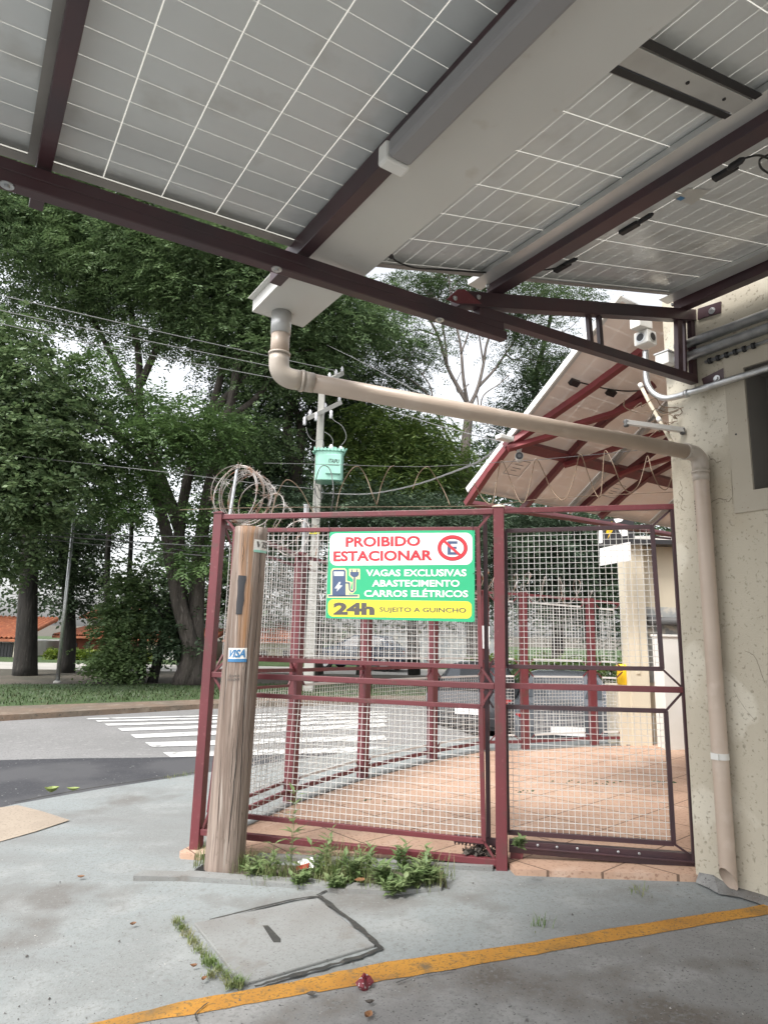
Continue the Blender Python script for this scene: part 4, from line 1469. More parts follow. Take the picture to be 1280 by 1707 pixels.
sy = part(sign, 'no_parking_symbol', ring(1054, 214, 124, 106, 32, 0.0016), M['sign_darkred'])
part(sy, 'red_ring', ring(1054, 214, 120, 102, 23, 0.0022), M['sign_red'])
mb = MB()
for (x0, y0, x1, y1) in ((1012, 158, 1040, 270), (1040, 158, 1094, 180), (1040, 202, 1088, 222), (1040, 248, 1094, 270)):
    mb.poly([sg(x, y, 0.0018) for x, y in ((x0, y0), (x1, y0), (x1, y1), (x0, y1))][::-1])
part(sy, 'letter', mb, M['sign_navy'])
mb = MB()
mb.poly([sg(x, y, 0.0026) for x, y in ((985, 142), (970, 158), (1120, 292), (1136, 276))][::-1])
part(sy, 'red_bar', mb, M['sign_red'])
# charging pump pictogram
cream = [[(28, 622), (28, 596), (55, 594), (58, 400), (74, 380), (172, 380), (188, 398), (188, 482), (232, 496), (290, 596), (290, 624)]]
pic = field('charging_pictogram', cream[0][:9] + [(205, 596), (290, 596), (290, 624)], 0.0010, M['sign_cream'])
mb = MB()
for q in (([(206, 385), (296, 385), (296, 470), (264, 470), (262, 560), (240, 588), (215, 588), (196, 560), (192, 490), (215, 490), (222, 555), (236, 555), (240, 470), (206, 440)]),):
    mb.poly([sg(x, y, 0.0011) for x, y in q][::-1])
part(pic, 'plug_outline', mb, M['sign_cream'])
mb = MB()
for q in ([(68, 606), (70, 405), (80, 391), (168, 391), (178, 405), (178, 606)], [(36, 600), (280, 600), (280, 613), (36, 613)],
          [(214, 410), (288, 410), (286, 435), (270, 452), (234, 452), (216, 435)], [(226, 390), (236, 390), (236, 412), (226, 412)], [(264, 390), (274, 390), (274, 412), (264, 412)],
          [(244, 450), (257, 450), (255, 555), (240, 578), (220, 578), (204, 556), (200, 508), (178, 506), (178, 494), (206, 494), (214, 505), (216, 552), (226, 565), (236, 563), (243, 548)]):
    mb.poly([sg(x, y, 0.0016) for x, y in q][::-1])
part(pic, 'pump_and_plug', mb, M['sign_navy'])
mb = MB()
mb.poly([sg(x, y, 0.0022) for x, y in ((82, 408), (164, 408), (162, 443), (84, 443))][::-1])
mb.poly([sg(x, y, 0.0022) for x, y in ((126, 492), (88, 545), (112, 545), (104, 572), (152, 522), (126, 522), (138, 494))][::-1])
part(pic, 'white_details', mb, M['sign_white'])
mb = MB()
for (x, y, dx, dy) in ((50, 84, -10, -60), (1222, 74, -8, -70), (20, 784, 10, 24), (1222, 815, 8, 16), (1222, 425, 18, -10)):
    mb.tube([sg(x, y, 0.004), sg(x + dx * 0.5, y + dy * 0.5, 0.008), sg(x + dx, y + dy, 0.0)], 0.0022, 5)
part(sign, 'wire_tie', mb, M['dark'])

# ------------------------------------------------------------------ the log in front of the fence
b0 = gg(374, 1457, -0.03)
b1 = np.array([-0.953, 4.588, 2.318])
log = thing('wooden_post', 'weathered round wooden post with old stickers and a dark slot, before the fence', 'post', b0)
ax = nrm(b1 - b0)
LH = np.linalg.norm(b1 - b0)
fc = nrm(np.array([-b0[0], -b0[1], 0]))                         # towards the viewer
sd_ = nrm(np.cross(fc, ax)) * -1.0                              # towards picture right
if sd_ @ RT < 0:
    sd_ = -sd_
fc = nrm(np.cross(sd_, ax))
if fc @ np.array([-b0[0], -b0[1], 0]) < 0:
    fc = -fc


def lrad(h):
    return 0.131 - 0.014 * h / LH


def lwob(h, a):
    return 1 + 0.012 * math.sin(3 * a + h * 1.3) + 0.012 * math.sin(2 * a - h * 2.1) + 0.01 * math.sin(11 * a + 0.6 * math.sin(h * 3))


def LPT(h, a, lift=0.0):                                        # a = angle from the facing side towards picture right
    r = lrad(h) * lwob(h, a) + lift
    return b0 + ax * h + (fc * math.cos(a) + sd_ * math.sin(a)) * r


mb = MB()
nh, na = 40, 64
vs, fs = [], []
for i in range(nh + 1):
    for k in range(na):
        vs.append(LPT(LH * i / nh, 2 * math.pi * k / na))
for i in range(nh):
    for k in range(na):
        k2 = (k + 1) % na
        fs.append((i * na + k, i * na + k2, (i + 1) * na + k2, (i + 1) * na + k))
vs.append(b0 + ax * (LH + 0.004))
fs += [(nh * na + k, nh * na + (k + 1) % na, len(vs) - 1) for k in range(na)]
mb.add(vs, fs)
part(log, 'trunk', mb, M['log'], True)


def lmap(x, y):
    """height and angle on the post under a picture point"""
    d = ray(x, y)
    best = None
    h = 1.0
    p = pl(x, y, b0 + ax * 1.2 + fc * 0.1, fc)
    for _ in range(6):
        h = float((p - b0) @ ax)
        w = float((p - b0) @ sd_) / lrad(h)
        w = max(-0.97, min(0.97, w))
        a = math.asin(w)
        p = pl(x, y, b0 + ax * h + fc * lrad(h) * math.cos(a), fc)
    return h, a


def lpatch(px, name, m, lift, n=8, root=log):
    """a sheet wrapped on the post: px = TL, TR, BR, BL"""
    H = [lmap(*p) for p in px]
    mb = MB()
    vs, fs = [], []
    for j in range(n + 1):
        for i in range(n + 1):
            u, v = i / n, j / n
            h = (H[0][0] * (1 - u) + H[1][0] * u) * (1 - v) + (H[3][0] * (1 - u) + H[2][0] * u) * v
            a = (H[0][1] * (1 - u) + H[1][1] * u) * (1 - v) + (H[3][1] * (1 - u) + H[2][1] * u) * v
            vs.append(LPT(h, a, lift))
    for j in range(n):
        for i in range(n):
            q = j * (n + 1) + i
            fs.append((q, q + n + 1, q + n + 2, q + 1))
    mb.add(vs, fs)
    return part(root, name, mb, m)


def lwords(s, px, m, lift, bold, shear, root, name='lettering'):
    H = [lmap(*p) for p in px]
    V, F = text_shape(s, bold, shear)
    mb = MB()
    out = []
    for (x, y, z) in V:
        y = 1 - y
        h = (H[0][0] * (1 - x) + H[1][0] * x) * (1 - y) + (H[3][0] * (1 - x) + H[2][0] * x) * y
        a = (H[0][1] * (1 - x) + H[1][1] * x) * (1 - y) + (H[3][1] * (1 - x) + H[2][1] * x) * y
        out.append(LPT(h, a, lift))
    mb.add(out, F)
    return part(root, name, mb, m)


s1 = lpatch([(382, 1080), (412, 1080), (411, 1103), (381, 1102)], 'sticker', M['sticker_white'], 0.0025)
s1['label'] = 'white and blue sticker lower on the post'
lwords('VISA', [(384, 1083), (410, 1082), (409, 1096), (382, 1096)], M['sticker_blue'], 0.0042, 0.04, 0.25, s1)
lpatch([(381, 1098), (411, 1098), (411, 1103.5), (380.5, 1103)], 'blue_band', M['sticker_blue'], 0.0036, root=s1)
s2 = lpatch([(424, 899), (445, 902), (444, 922), (422, 918)], 'sticker', M['sticker_white'], 0.0025)
s2['label'] = 'torn white sticker near the top of the post'
lwords('VIS', [(428, 902), (447, 905), (446, 916), (427, 912)], M['sign_grey'], 0.0042, 0.04, 0.25, s2)
lpatch([(423, 916), (444.5, 919), (444, 923), (422.5, 920)], 'blue_band', M['mint'], 0.0036, root=s2)
lwords('Astra', [(381, 1124), (399, 1123), (399, 1128), (381, 1129)], M['sign_grey'], 0.003, 0.0, 0.3, log, 'handwriting')
lwords('vison', [(380, 1130), (399, 1129), (399, 1134), (380, 1135)], M['sign_grey'], 0.003, 0.0, 0.3, log, 'handwriting')
sl_l = [(398.5, 959), (397, 968), (397, 980), (396.5, 992), (395, 1004), (394.5, 1014), (394, 1024)]
sl_r = [(411, 960), (410.5, 968), (408, 977), (407, 989), (407.5, 1000), (405, 1012), (403.5, 1024)]
mb = MB()
vs = []
for (p, q) in zip(sl_l, sl_r):
    for t in (0, 0.33, 0.67, 1):
        h, a = lmap(p[0] + (q[0] - p[0]) * t, p[1] + (q[1] - p[1]) * t)
        vs.append(LPT(h, a, 0.003))
mb.add(vs, [(4 * j + i, 4 * j + 4 + i, 4 * j + 5 + i, 4 * j + 1 + i) for j in range(6) for i in range(3)])
part(log, 'slot', mb, M['metal_dark'])
mb = MB()
for (x0, y0, x1, y1, w) in ((412, 1095, 396, 1400, 0.9), (424, 960, 404, 1180, 0.7), (383, 1040, 372, 1200, 0.6), (432, 1000, 420, 1120, 0.6), (400, 1200, 378, 1440, 1.0), (408, 890, 404, 955, 0.7), (420, 1180, 412, 1300, 0.6), (436, 890, 430, 990, 0.6),
                           (390, 1230, 384, 1330, 0.7), (369, 1250, 362, 1400, 0.6)):
    vs = []
    N = 14
    for i in range(N + 1):
        t = i / N
        x, y = x0 + (x1 - x0) * t + random.uniform(-0.8, 0.8), y0 + (y1 - y0) * t
        ww = 0.6 * w * (math.sin(math.pi * min(max(t, 0.03), 0.97)) * 1.0 + 0.15)
        for sgn in (-1, 1):
            h, a = lmap(x + sgn * ww, y)
            vs.append(LPT(h, a, 0.0012))
    mb.add(vs, [(2 * i, 2 * i + 1, 2 * i + 3, 2 * i + 2) for i in range(N)])
part(log, 'drying_cracks', mb, M['bark_dark'])

# ------------------------------------------------------------------ side fence round the yard
YO = 0.035
SPX = [(483, 1340), (604, 1298), (720, 1268), (808, 1251), (875, 1250), (990, 1243)]
SP = [LP + gn * 0.06] + [gg(x, y, YO) for x, y in SPX] + [gg(1048, 1242, YO)]
for p in SP:
    p[2] = gz(p[0], p[1]) + YO
STOP = [2.44, 2.34, 2.28, 2.22, 2.19, 2.17, 2.12, 2.08]
side = thing('side_fence', 'curved maroon fence with white mesh panels along the street side of the yard', 'fence', SP[3])
for i, p in enumerate(SP):
    if i == 0:
        continue
    mb = MB()
    d = nrm(SP[min(i + 1, len(SP) - 1)] - SP[i - 1])
    d[2] = 0
    nn = np.array([-d[1], d[0], 0])
    if i < len(SP) - 1:
        mb.box(p - d * 0.045 - nn * 0.045 - zz * 0.03, d * 0.09, nn * 0.09, zz * (STOP[i] - p[2] + 0.03))
        part(side, 'post', mb, MT)
for i in range(len(SP) - 1):
    A, B = SP[i].copy(), SP[i + 1].copy()
    d = nrm(B - A)
    ga = 0.05
    z0a, z0b = A[2], B[2]
    za, zbb = STOP[i], STOP[i + 1]

    def Q(t, f, A=A, B=B, za=za, zbb=zbb):                       # t along the bay, f up the bay
        p = A + (B - A) * t
        b_ = p[2]
        tp = za + (zbb - za) * t
        return np.array([p[0], p[1], b_ + (tp - b_) * f])
    Lb = np.linalg.norm(B - A)
    m0, m1 = 0.13 / Lb, 1 - 0.13 / Lb
    e0, e1 = 0.045 / Lb, 1 - 0.045 / Lb
    for nm, f, w in (('top_rail', 0.985, 0.032), ('middle_rail', 0.515, 0.032), ('bottom_rail', 0.05, 0.034)):
        mb = MB(); mb.beam(Q(e0, f), Q(e1, f), w, w)
        part(side, nm, mb, MT)
    for (f0, f1) in ((0.565, 0.935), (0.09, 0.455)):
        q = [Q(m0, f1), Q(m1, f1), Q(m1, f0), Q(m0, f0)]
        mb = MB()
        for k in range(4):
            mb.beam(q[k], q[(k + 1) % 4], 0.022, 0.022)
        part(side, 'mesh_frame', mb, M['mesh_white'] if i > 0 else MT)
        meshpanel(side, *q, sp=0.042, r=0.0019)
        for (a, b) in ((q[0], Q(e0, f1 + 0.045)), (q[1], Q(e1, f1 + 0.045)), (q[2], Q(e1, f0 - 0.045)), (q[3], Q(e0, f0 - 0.045))):
            mb = MB(); mb.beam(a, b, 0.014, 0.014)
            part(side, 'corner_strut', mb, MT)
# dark kerb under the side fence
mb = MB()
for i in range(len(SP) - 1):
    A, B = SP[i], SP[i + 1]
    d = nrm(B - A); nn = np.array([-d[1], d[0], 0])
    mb.box(A - nn * 0.05 - zz * 0.1, (B - A), nn * 0.1, zz * 0.115)
struct('fence_kerb', mb, M['slab'])


# ------------------------------------------------------------------ razor wire
def razor(root, A, B, rad, turns, seed, squash=0.9, name='coil', barb=0.036, droop=0.0, m=None):
    rnd = random.Random(seed)
    A, B = np.asarray(A), np.asarray(B)
    d = nrm(B - A)
    s = nrm(np.cross(d, zz)); u = np.cross(s, d)
    n = int(turns * 34)
    pts = []
    for i in range(n + 1):
        t = i / n
        a = 2 * math.pi * turns * t
        c = A + (B - A) * t - zz * droop * math.sin(math.pi * t)
        rr = rad[0] + (rad[1] - rad[0]) * t
        k = 1 + 0.05 * math.sin(a * 0.37 + seed)
        pts.append(c + s * math.cos(a) * rr * squash * k + u * math.sin(a) * rr * k + d * 0.03 * math.sin(a * 1.7))
    mb = MB()
    mb.tube(pts, 0.0045, 4, cap=False)
    acc = 0.0
    for i in range(1, len(pts)):
        L_ = np.linalg.norm(pts[i] - pts[i - 1])
        acc += L_
        if acc > 0.055:
            acc = 0
            p = pts[i]
            t = nrm(pts[i] - pts[i - 1])
            v = nrm(np.cross(t, [rnd.uniform(-1, 1), rnd.uniform(-1, 1), rnd.uniform(-1, 1)]))
            w = np.cross(t, v)
            for sgn in (1, -1):
                q = p + t * 0.004 * sgn
                mb.add([q - t * 0.003, q + t * 0.003, p + t * barb * 0.55 * sgn + v * barb * sgn, p + t * barb * 0.55 * sgn - v * barb * sgn, q + w * 0.002],
                       [(0, 1, 2), (0, 1, 3), (0, 1, 4)])
    return part(root, name, mb, m or M['steel_rusty'])


rz1 = thing('razor_wire', 'rusty coil of razor wire bunched on the corner post of the fence', 'razor wire', LP + zz * 2.5)
o = at(397, 824, 5.05)
razor(rz1, o + np.array([-0.02, -0.08, 0]), o + np.array([0.08, 0.25, 0.0]), (0.23, 0.21), 8, 3)
rz2 = thing('razor_wire', 'stretched razor wire coil running back along the top of the side fence', 'razor wire', SP[1] + zz * 2.3)
P = [o + np.array([0.08, 0.25, 0.0]), SP[1] + zz * (STOP[1] - SP[1][2] + 0.12)] + [SP[i] + zz * (STOP[i] - SP[i][2] + 0.10) for i in range(2, 7)]
for i in range(len(P) - 1):
    razor(rz2, P[i], P[i + 1], (0.19 if i else 0.22, 0.17), 4 if i else 5, 11 + i, droop=0.05)
# uprights that carry the wire
def wire_post(label, a, b, r):
    mb = MB()
    mb.tube([a, b], r, 10)
    mb.tube([b, b + nrm(b - a) * 0.012], [r * 1.25, r * 1.25], 10)
    return solo('wire_post', mb, M['galv'], label, 'post', 'steel posts carrying the razor wire')


wire_post('thin steel rod holding the bunched razor wire on the corner post', LP + gn * 0.05 + gd * 0.06 + zz * 2.40, at(396, 778, 5.08), 0.012)
wire_post('stout galvanised post standing in the razor wire behind the top rail', SP[1] + np.array([0.0, 0.06, 1.6]), at(511, 843, 6.2), 0.026)
# plain looping wire above fence and gate
lw = thing('looping_wire', 'plain rusty wire running in tall loops above the gate and fence, with two straight strands', 'wire', FP(960, 850, 0.05))


def floop(px, r=0.0034, k=7, off=0.06, wob=0.05):
    pts = [FP(x, y, off + wob * math.sin(i * 2.1)) for i, (x, y) in enumerate(px)]
    mb = MB(); mb.tube(smoothpath(pts, k), r, 6)
    return mb


part(lw, 'loop', floop([(790, 805), (802, 828), (815, 840), (822, 834), (828, 800), (835, 768), (845, 786), (856, 815), (868, 838), (877, 830), (886, 790), (893, 765), (905, 785), (918, 815), (937, 834), (950, 815), (960, 780), (967, 757), (978, 785), (990, 818), (1000, 828), (1004, 790), (1008, 751), (1022, 775), (1035, 808), (1050, 821), (1064, 808), (1073, 780), (1079, 760), (1086, 785), (1098, 810), (1110, 816), (1118, 800), (1122, 780)], k=5), M['wire_tan'], True)
part(lw, 'loop', floop([(452, 860), (462, 825), (478, 800), (500, 815), (520, 850), (530, 862)], 0.0036), M['wire_tan'], True)
part(lw, 'loop', floop([(527, 858), (525, 815), (531, 785), (540, 776), (551, 785), (556, 820), (552, 852)], 0.0036), M['cable'], True)
part(lw, 'loop', floop([(560, 850), (568, 815), (584, 785), (598, 778), (610, 795), (620, 822), (628, 842)], 0.0032), M['wire_tan'], True)
part(lw, 'loop', floop([(628, 842), (636, 808), (648, 782), (657, 776)], 0.0032), M['wire_tan'], True)
part(lw, 'loop', floop([(688, 815), (698, 790), (712, 778), (722, 790), (738, 815), (750, 842)], 0.0032), M['wire_tan'], True)
part(lw, 'straight_strand', floop([(440, 772), (540, 774), (700, 778), (840, 770), (900, 766), (1010, 756), (1110, 746)], 0.0022, 4, 0.06, 0.0), M['cable'], True)
part(lw, 'straight_strand', floop([(300, 850), (440, 846), (640, 845), (800, 843), (900, 832), (1000, 826), (1122, 820)], 0.0022, 4, 0.06, 0.0), M['wire_tan'], True)

# ================================================================== SECOND SOLAR CANOPY, BEYOND THE GATE
TH = R(35)
cv = rd * math.cos(TH) - zz * math.sin(TH)                      # down its slope
cn = np.cross(bd, cv)
if cn[2] < 0:
    cn = -cn
C0 = np.array([0.743, 5.542, 2.864])                            # its lower left corner


def CV(a, b, d=0.0):
    return C0 + bd * a + cv * b + cn * d


def CP(x, y, d=0.0):
    return pl(x, y, CV(0, 0, d), cn)


can2 = thing('canopy_frame', 'red steel frame under the tilted solar roof beyond the gate', 'canopy', CV(2, -0.2, -0.3))
RED = mat('red_oxide_steel', (0.22, 0.04, 0.045), 0.45, [(3, (0.17, 0.035, 0.04), 0.4, 0.65, 4)])


def cbar(px, w, h, d, name, m):
    P = [CP(x, y, d) for x, y in px]
    mb = MB()
    for a, b in zip(P[:-1], P[1:]):
        mb.beam(a, b, w, h, cn)
    return part(can2, name, mb, m)


cbar([(1072, 583), (985, 647), (900, 706), (850, 740), (815, 785), (778, 840)], 0.055, 0.05, -0.07, 'rafter', RED)
cbar([(1090, 640), (1010, 700), (965, 740), (930, 780), (902, 812), (870, 850)], 0.05, 0.05, -0.07, 'rafter', MT)
cbar([(1125, 770), (1080, 795), (1040, 825), (1000, 862)], 0.05, 0.05, -0.07, 'rafter', MT)
cbar([(1130, 720), (1060, 775), (1010, 810), (965, 850)], 0.05, 0.05, -0.07, 'rafter', MT)
cbar([(846, 748), (880, 738), (915, 728), (960, 708), (1020, 690), (1078, 665)], 0.04, 0.045, -0.12, 'brace', RED)
cbar([(940, 776), (980, 764), (1030, 745), (1080, 728), (1122, 716)], 0.035, 0.04, -0.12, 'brace', RED)
cbar([(1030, 792), (1060, 780), (1095, 770), (1122, 762)], 0.03, 0.04, -0.12, 'brace', RED)
cbar([(778, 838), (860, 851), (940, 862), (1122, 892)], 0.035, 0.05, -0.05, 'eave_beam', MT)
g2 = 'solar panels of the canopy beyond the gate'


def make_panel2(a0, a1, b0_, b1_, label):
    root = thing('solar_panel', label, 'solar panel', CV((a0 + a1) / 2, (b0_ + b1_) / 2), g2)
    mb = MB()
    W, F = 0.006, 0.028
    for (x0, x1, y0, y1, zlo, zhi) in ((a0, a1, b1_ - W, b1_, -0.026, 0.006), (a0, a1, b0_, b0_ + W, -0.026, 0.006), (a0, a0 + W, b0_ + W, b1_ - W, -0.026, 0.006), (a1 - W, a1, b0_ + W, b1_ - W, -0.026, 0.006),
                                       (a0, a1, b1_ - F, b1_, -0.030, -0.026), (a0, a1, b0_, b0_ + F, -0.030, -0.026), (a0, a0 + F, b0_ + F, b1_ - F, -0.030, -0.026), (a1 - F, a1, b0_ + F, b1_ - F, -0.030, -0.026)):
        mb.hexa([CV(x0, y0, zlo), CV(x1, y0, zlo), CV(x1, y1, zlo), CV(x0, y1, zlo), CV(x0, y0, zhi), CV(x1, y0, zhi), CV(x1, y1, zhi), CV(x0, y1, zhi)])
    part(root, 'frame', mb, M['alu'])
    mb = MB()
    mb.quad(CV(a0 + W, b0_ + W, 0.001), CV(a1 - W, b0_ + W, 0.001), CV(a1 - W, b1_ - W, 0.001), CV(a0 + W, b1_ - W, 0.001))
    part(root, 'back_sheet', mb, SHEET2)
    mb = MB()
    na_, nb_ = 6, max(3, int(round((b1_ - b0_) / 0.115)))
    for i in range(na_):
        for j in range(nb_):
            x0 = a0 + 0.012 + (a1 - a0 - 0.024) * i / na_ + 0.0014
            x1 = a0 + 0.012 + (a1 - a0 - 0.024) * (i + 1) / na_ - 0.0014
            y0 = b0_ + 0.008 + (b1_ - b0_ - 0.016) * j / nb_ + 0.0009
            y1 = b0_ + 0.008 + (b1_ - b0_ - 0.016) * (j + 1) / nb_ - 0.0009
            mb.quad(CV(x0, y0, -0.001), CV(x1, y0, -0.001), CV(x1, y1, -0.001), CV(x0, y1, -0.001))
    part(root, 'cells', mb, CELL2)
    return root


CELL2 = M['bounce_warmed_cell']
SHEET2 = M['sheet_glow']
names2 = ['leftmost', 'second', 'third', 'fourth', 'fifth']
for k in range(4):
    a0 = 0.0 + 1.325 * k
    lo = make_panel2(a0, a0 + 1.29, -0.585, 0.0, names2[k] + ' panel from left in the eave row of the tilted solar roof beyond the gate')
    up = make_panel2(a0, a0 + 1.29, -1.975, -0.615, names2[k] + ' panel from left in the upper row of the tilted solar roof beyond the gate')
    if k < 2:
        mb = MB()
        q = (0.22, -0.42) if k == 0 else (1.58, -0.40)
        for (u0, v0, u1, v1) in ((0, 0, 0.2, 0.005), (0, 0.17, 0.2, 0.175), (0, 0, 0.005, 0.175), (0.195, 0, 0.2, 0.175), (0.05, 0.05, 0.15, 0.056), (0.05, 0.09, 0.15, 0.096), (0.05, 0.12, 0.12, 0.126)):
            mb.quad(CV(q[0] + u0, q[1] + v0, -0.003), CV(q[0] + u1, q[1] + v0, -0.003), CV(q[0] + u1, q[1] + v1, -0.003), CV(q[0] + u0, q[1] + v1, -0.003))
        part(lo, 'rating_label', mb, M['sign_grey'])
    if k < 1:
        for (x, y) in ((957, 638), (1018, 655)):
            c = CP(x, y, -0.02)
            mb = MB(); mb.beam(c - bd * 0.045, c + bd * 0.045, 0.05, 0.03, cn)
            part(up, 'junction_box', mb, M['dark'])
        mb = MB(); mb.tube(smoothpath([CP(x, y, -0.025) for x, y in ((960, 636), (985, 642), (1010, 648), (1045, 652), (1090, 650))], 5), 0.006, 6)
        part(up, 'cable', mb, M['cable_black'], True)
mb = MB()
mb.beam(CV(1.307, -1.98, -0.045), CV(1.307, 0.03, -0.045), 0.05, 0.03, cn)
part(can2, 'panel_rail', mb, M['alu'])
mb = MB()
mb.beam(CV(2.632, -1.98, -0.045), CV(2.632, 0.03, -0.045), 0.05, 0.03, cn)
part(can2, 'panel_rail', mb, M['alu'])
mb = MB()
mb.beam(CV(-0.05, -0.6, -0.06), CV(5.3, -0.6, -0.06), 0.09, 0.05, cn)
part(can2, 'purlin', mb, MT)
mb = MB()
mb.beam(CV(-0.012, -1.98, -0.01), CV(-0.012, 0.01, -0.01), 0.02, 0.05, cn)
part(can2, 'edge_trim', mb, M['paint_white'])
# bullet camera and cable clamp on its first rafter
q = CP(865, 752, -0.12)
root = thing('security_camera', 'white bullet camera hanging from the red rafter beyond the gate', 'camera', q)
mb = MB()
v = nrm(np.array([-q[0] * 0.9, -q[1], -0.25]))
mb.tube([q - v * 0.10 - zz * 0.05, q + v * 0.045 - zz * 0.05], 0.034, 16)
cb = part(root, 'housing', mb, M['paint_white'], True)
mb = MB(); mb.tube([q + v * 0.0455 - zz * 0.05, q + v * 0.049 - zz * 0.05], 0.031, 16)
ln = part(root, 'lens', mb, M['dark'])
mb = MB(); mb.tube([q + v * 0.0495 - zz * 0.05, q + v * 0.051 - zz * 0.05], 0.015, 12)
part(ln, 'glass', mb, M['cable'])
mb = MB(); mb.tube([q + zz * 0.05, q - zz * 0.03], [0.03, 0.012], 12)
part(root, 'mount', mb, M['paint_white'], True)
q = CP(843, 731, -0.1)
root = thing('floodlight', 'small white lamp at the outer edge of the red canopy frame', 'floodlight', q)
mb = MB(); mb.beam(q - bd * 0.09, q + bd * 0.06, 0.07, 0.04)
part(root, 'housing', mb, M['paint_white'], bevel=0.01)
mb = MB(); mb.tube([q + bd * 0.05, q + bd * 0.09 + zz * 0.03], 0.008, 8)
part(root, 'bracket', mb, M['galv'])

# ------------------------------------------------------------------ things standing in the yard
def standing(x, y, off=YO):
    return gg(x, y, off)


pb = standing(1072, 1243)
out = thing('outbuilding', 'cream painted service building with a square corner pillar at the back of the yard', 'building', pb)
mb = MB()
zt = float(at(1072, 908, pb[1])[2])
pw = 30 * pb[1] * 0.985 / FPX
mb.box(pb - np.array([pw / 2, 0, 0.05]), np.array([pw, 0, 0]), np.array([0, 0.3, 0]), np.array([0, 0, zt - pb[2] + 0.05]))
mb.box(pb + np.array([-pw / 2 + 0.07, -0.015, 0.9]), np.array([0.05, 0, 0]), np.array([0, 0.016, 0]), np.array([0, 0, zt - pb[2] - 0.95]))
part(out, 'pillar', mb, M['paint_cream'])
mb = MB()
x1 = pb[0] + pw / 2
yb_ = pb[1] + 0.16
mb.box((x1, yb_, pb[2] - 0.05), (4.5, 0, 0), (0, 0.2, 0), (0, 0, zt - pb[2] + 0.05))
mb.box((x1 + 4.5, yb_, pb[2] - 0.05), (0.2, 0, 0), (0, 4, 0), (0, 0, zt - pb[2] + 0.05))
wl2 = part(out, 'wall', mb, M['paint_cream'])
mb = MB()
zp = float(at(1110, 1100, yb_)[2])
mb.box((x1 + 0.02, yb_ - 0.012, zp - 0.3), (1.2, 0, 0), (0, 0.012, 0), (0, 0, 1.0))
part(out, 'dirty_patch', mb, M['plaster_dirty'])
mb = MB()
mb.box((pb[0] - pw / 2 - 0.02, pb[1] - 0.1, zt), (5, 0, 0), (0, 0.6, 0), (0, 0, 0.06))
part(out, 'eave', mb, M['metal_dark'])
mb = MB()
x2 = pb[0] - pw / 2 - 0.02
mb.hexa([(x2, pb[1] - 0.1, zt + 0.06), (x2 + 5, pb[1] - 0.1, zt + 0.06), (x2 + 5, pb[1] + 0.5, zt + 0.06), (x2, pb[1] + 0.5, zt + 0.06),
         (x2, pb[1] - 0.1, zt + 0.1), (x2 + 5, pb[1] - 0.1, zt + 0.16), (x2 + 5, pb[1] + 0.5, zt + 0.2), (x2, pb[1] + 0.5, zt + 0.14)])
part(out, 'roof', mb, M['paint_white'])
mb = MB()
za = float(at(1112, 1036, yb_)[2])
mb.tube([(x1 + 0.05, yb_ - 0.07, za), (x1 + 1.5, yb_ - 0.07, za)], 0.055, 14)
part(out, 'drain_pipe', mb, M['cable'], True)
lb_ = standing(1048, 1243)
mb = MB()
zt2 = float(at(1048, 1148, lb_[1])[2])
mb.box(lb_ - np.array([0.10, 0, 0.05]), np.array([0.26, 0, 0]), np.array([0, 0.5, 0]), np.array([0, 0, zt2 - lb_[2] + 0.05]))
mb.box(lb_ - np.array([0.115, 0.015, 0.0]) + zz * (zt2 - lb_[2] + 0.0), np.array([0.29, 0, 0]), np.array([0, 0.53, 0]), np.array([0, 0, 0.035]))
solo('low_wall', mb, M['paint_cream'], 'short low cream wall at the end of the side fence, under the yellow container', 'wall', bevel=0.008)
yc = np.array([lb_[0] + 0.035, lb_[1] + 0.2, zt2 + 0.035])
root = thing('yellow_container', 'bright yellow round container standing on the short cream wall', 'container', yc)
mb = MB(); mb.lathe(yc, [(0.075, 0), (0.08, 0.02), (0.08, 0.20), (0.07, 0.22)], 18)
part(root, 'body', mb, M['hood_yellow'], True)
mb = MB(); mb.lathe(yc + zz * 0.22, [(0.092, 0), (0.092, 0.03), (0.06, 0.05)], 18)
part(root, 'lid', mb, M['hood_yellow'], True)
pc = gg(1122, 1250, YO)
mb = MB()
za, zb2 = pc[2] - 0.02, float(at(1120, 1062, pc[1])[2])
mb.box(pc - np.array([0.07, 0, 0]) - zz * 0.02, np.array([0.22, 0, 0]), np.array([0, 0.3, 0]), zz * (zb2 - za))
mb.box(pc - np.array([0.085, 0.015, 0]) + zz * (zb2 - za - 0.02), np.array([0.25, 0, 0]), np.array([0, 0.33, 0]), zz * 0.03)
solo('low_wall', mb, M['paint_white'], 'narrow white masonry stub seen between gate and building corner', 'wall', bevel=0.006)
# charging point sign
cz_ = at(1023, 905, 8.2)
root = thing('charging_sign', 'white charging sign with a yellow lightning bolt hanging behind the gate mesh', 'sign', cz_)


def cs(x, y, d=0.0):
    return at(x, y, 8.2 - d)


mb = MB(); mb.prism([cs(*p) for p in ((1000, 914), (1050, 903), (1051, 934), (1001, 943))], np.array([0, 0.03, 0]))
part(root, 'white_board', mb, M['sign_white'])
mb = MB(); mb.prism([cs(*p) for p in ((996, 866), (1056, 862), (1058, 902), (998, 912))], np.array([0, 0.03, 0]))
part(root, 'dark_board', mb, M['metal_dark'])
mb = MB()
mb.poly([cs(x, y, 0.004) for x, y in ((1014, 872), (1009, 890), (1015, 890), (1011, 900), (1021, 884), (1015, 884), (1020, 869))])
part(root, 'lightning_bolt', mb, M['hood_yellow'])
mb = MB()
for q in (((997, 868), (1003, 868), (1004, 905), (998, 906)), ((1030, 883), (1046, 880), (1046, 893), (1036, 894)), ((1022, 865), (1040, 863), (1036, 869), (1026, 872))):
    mb.poly([cs(x, y, 0.004) for x, y in q])
part(root, 'white_marks', mb, M['sign_white'])
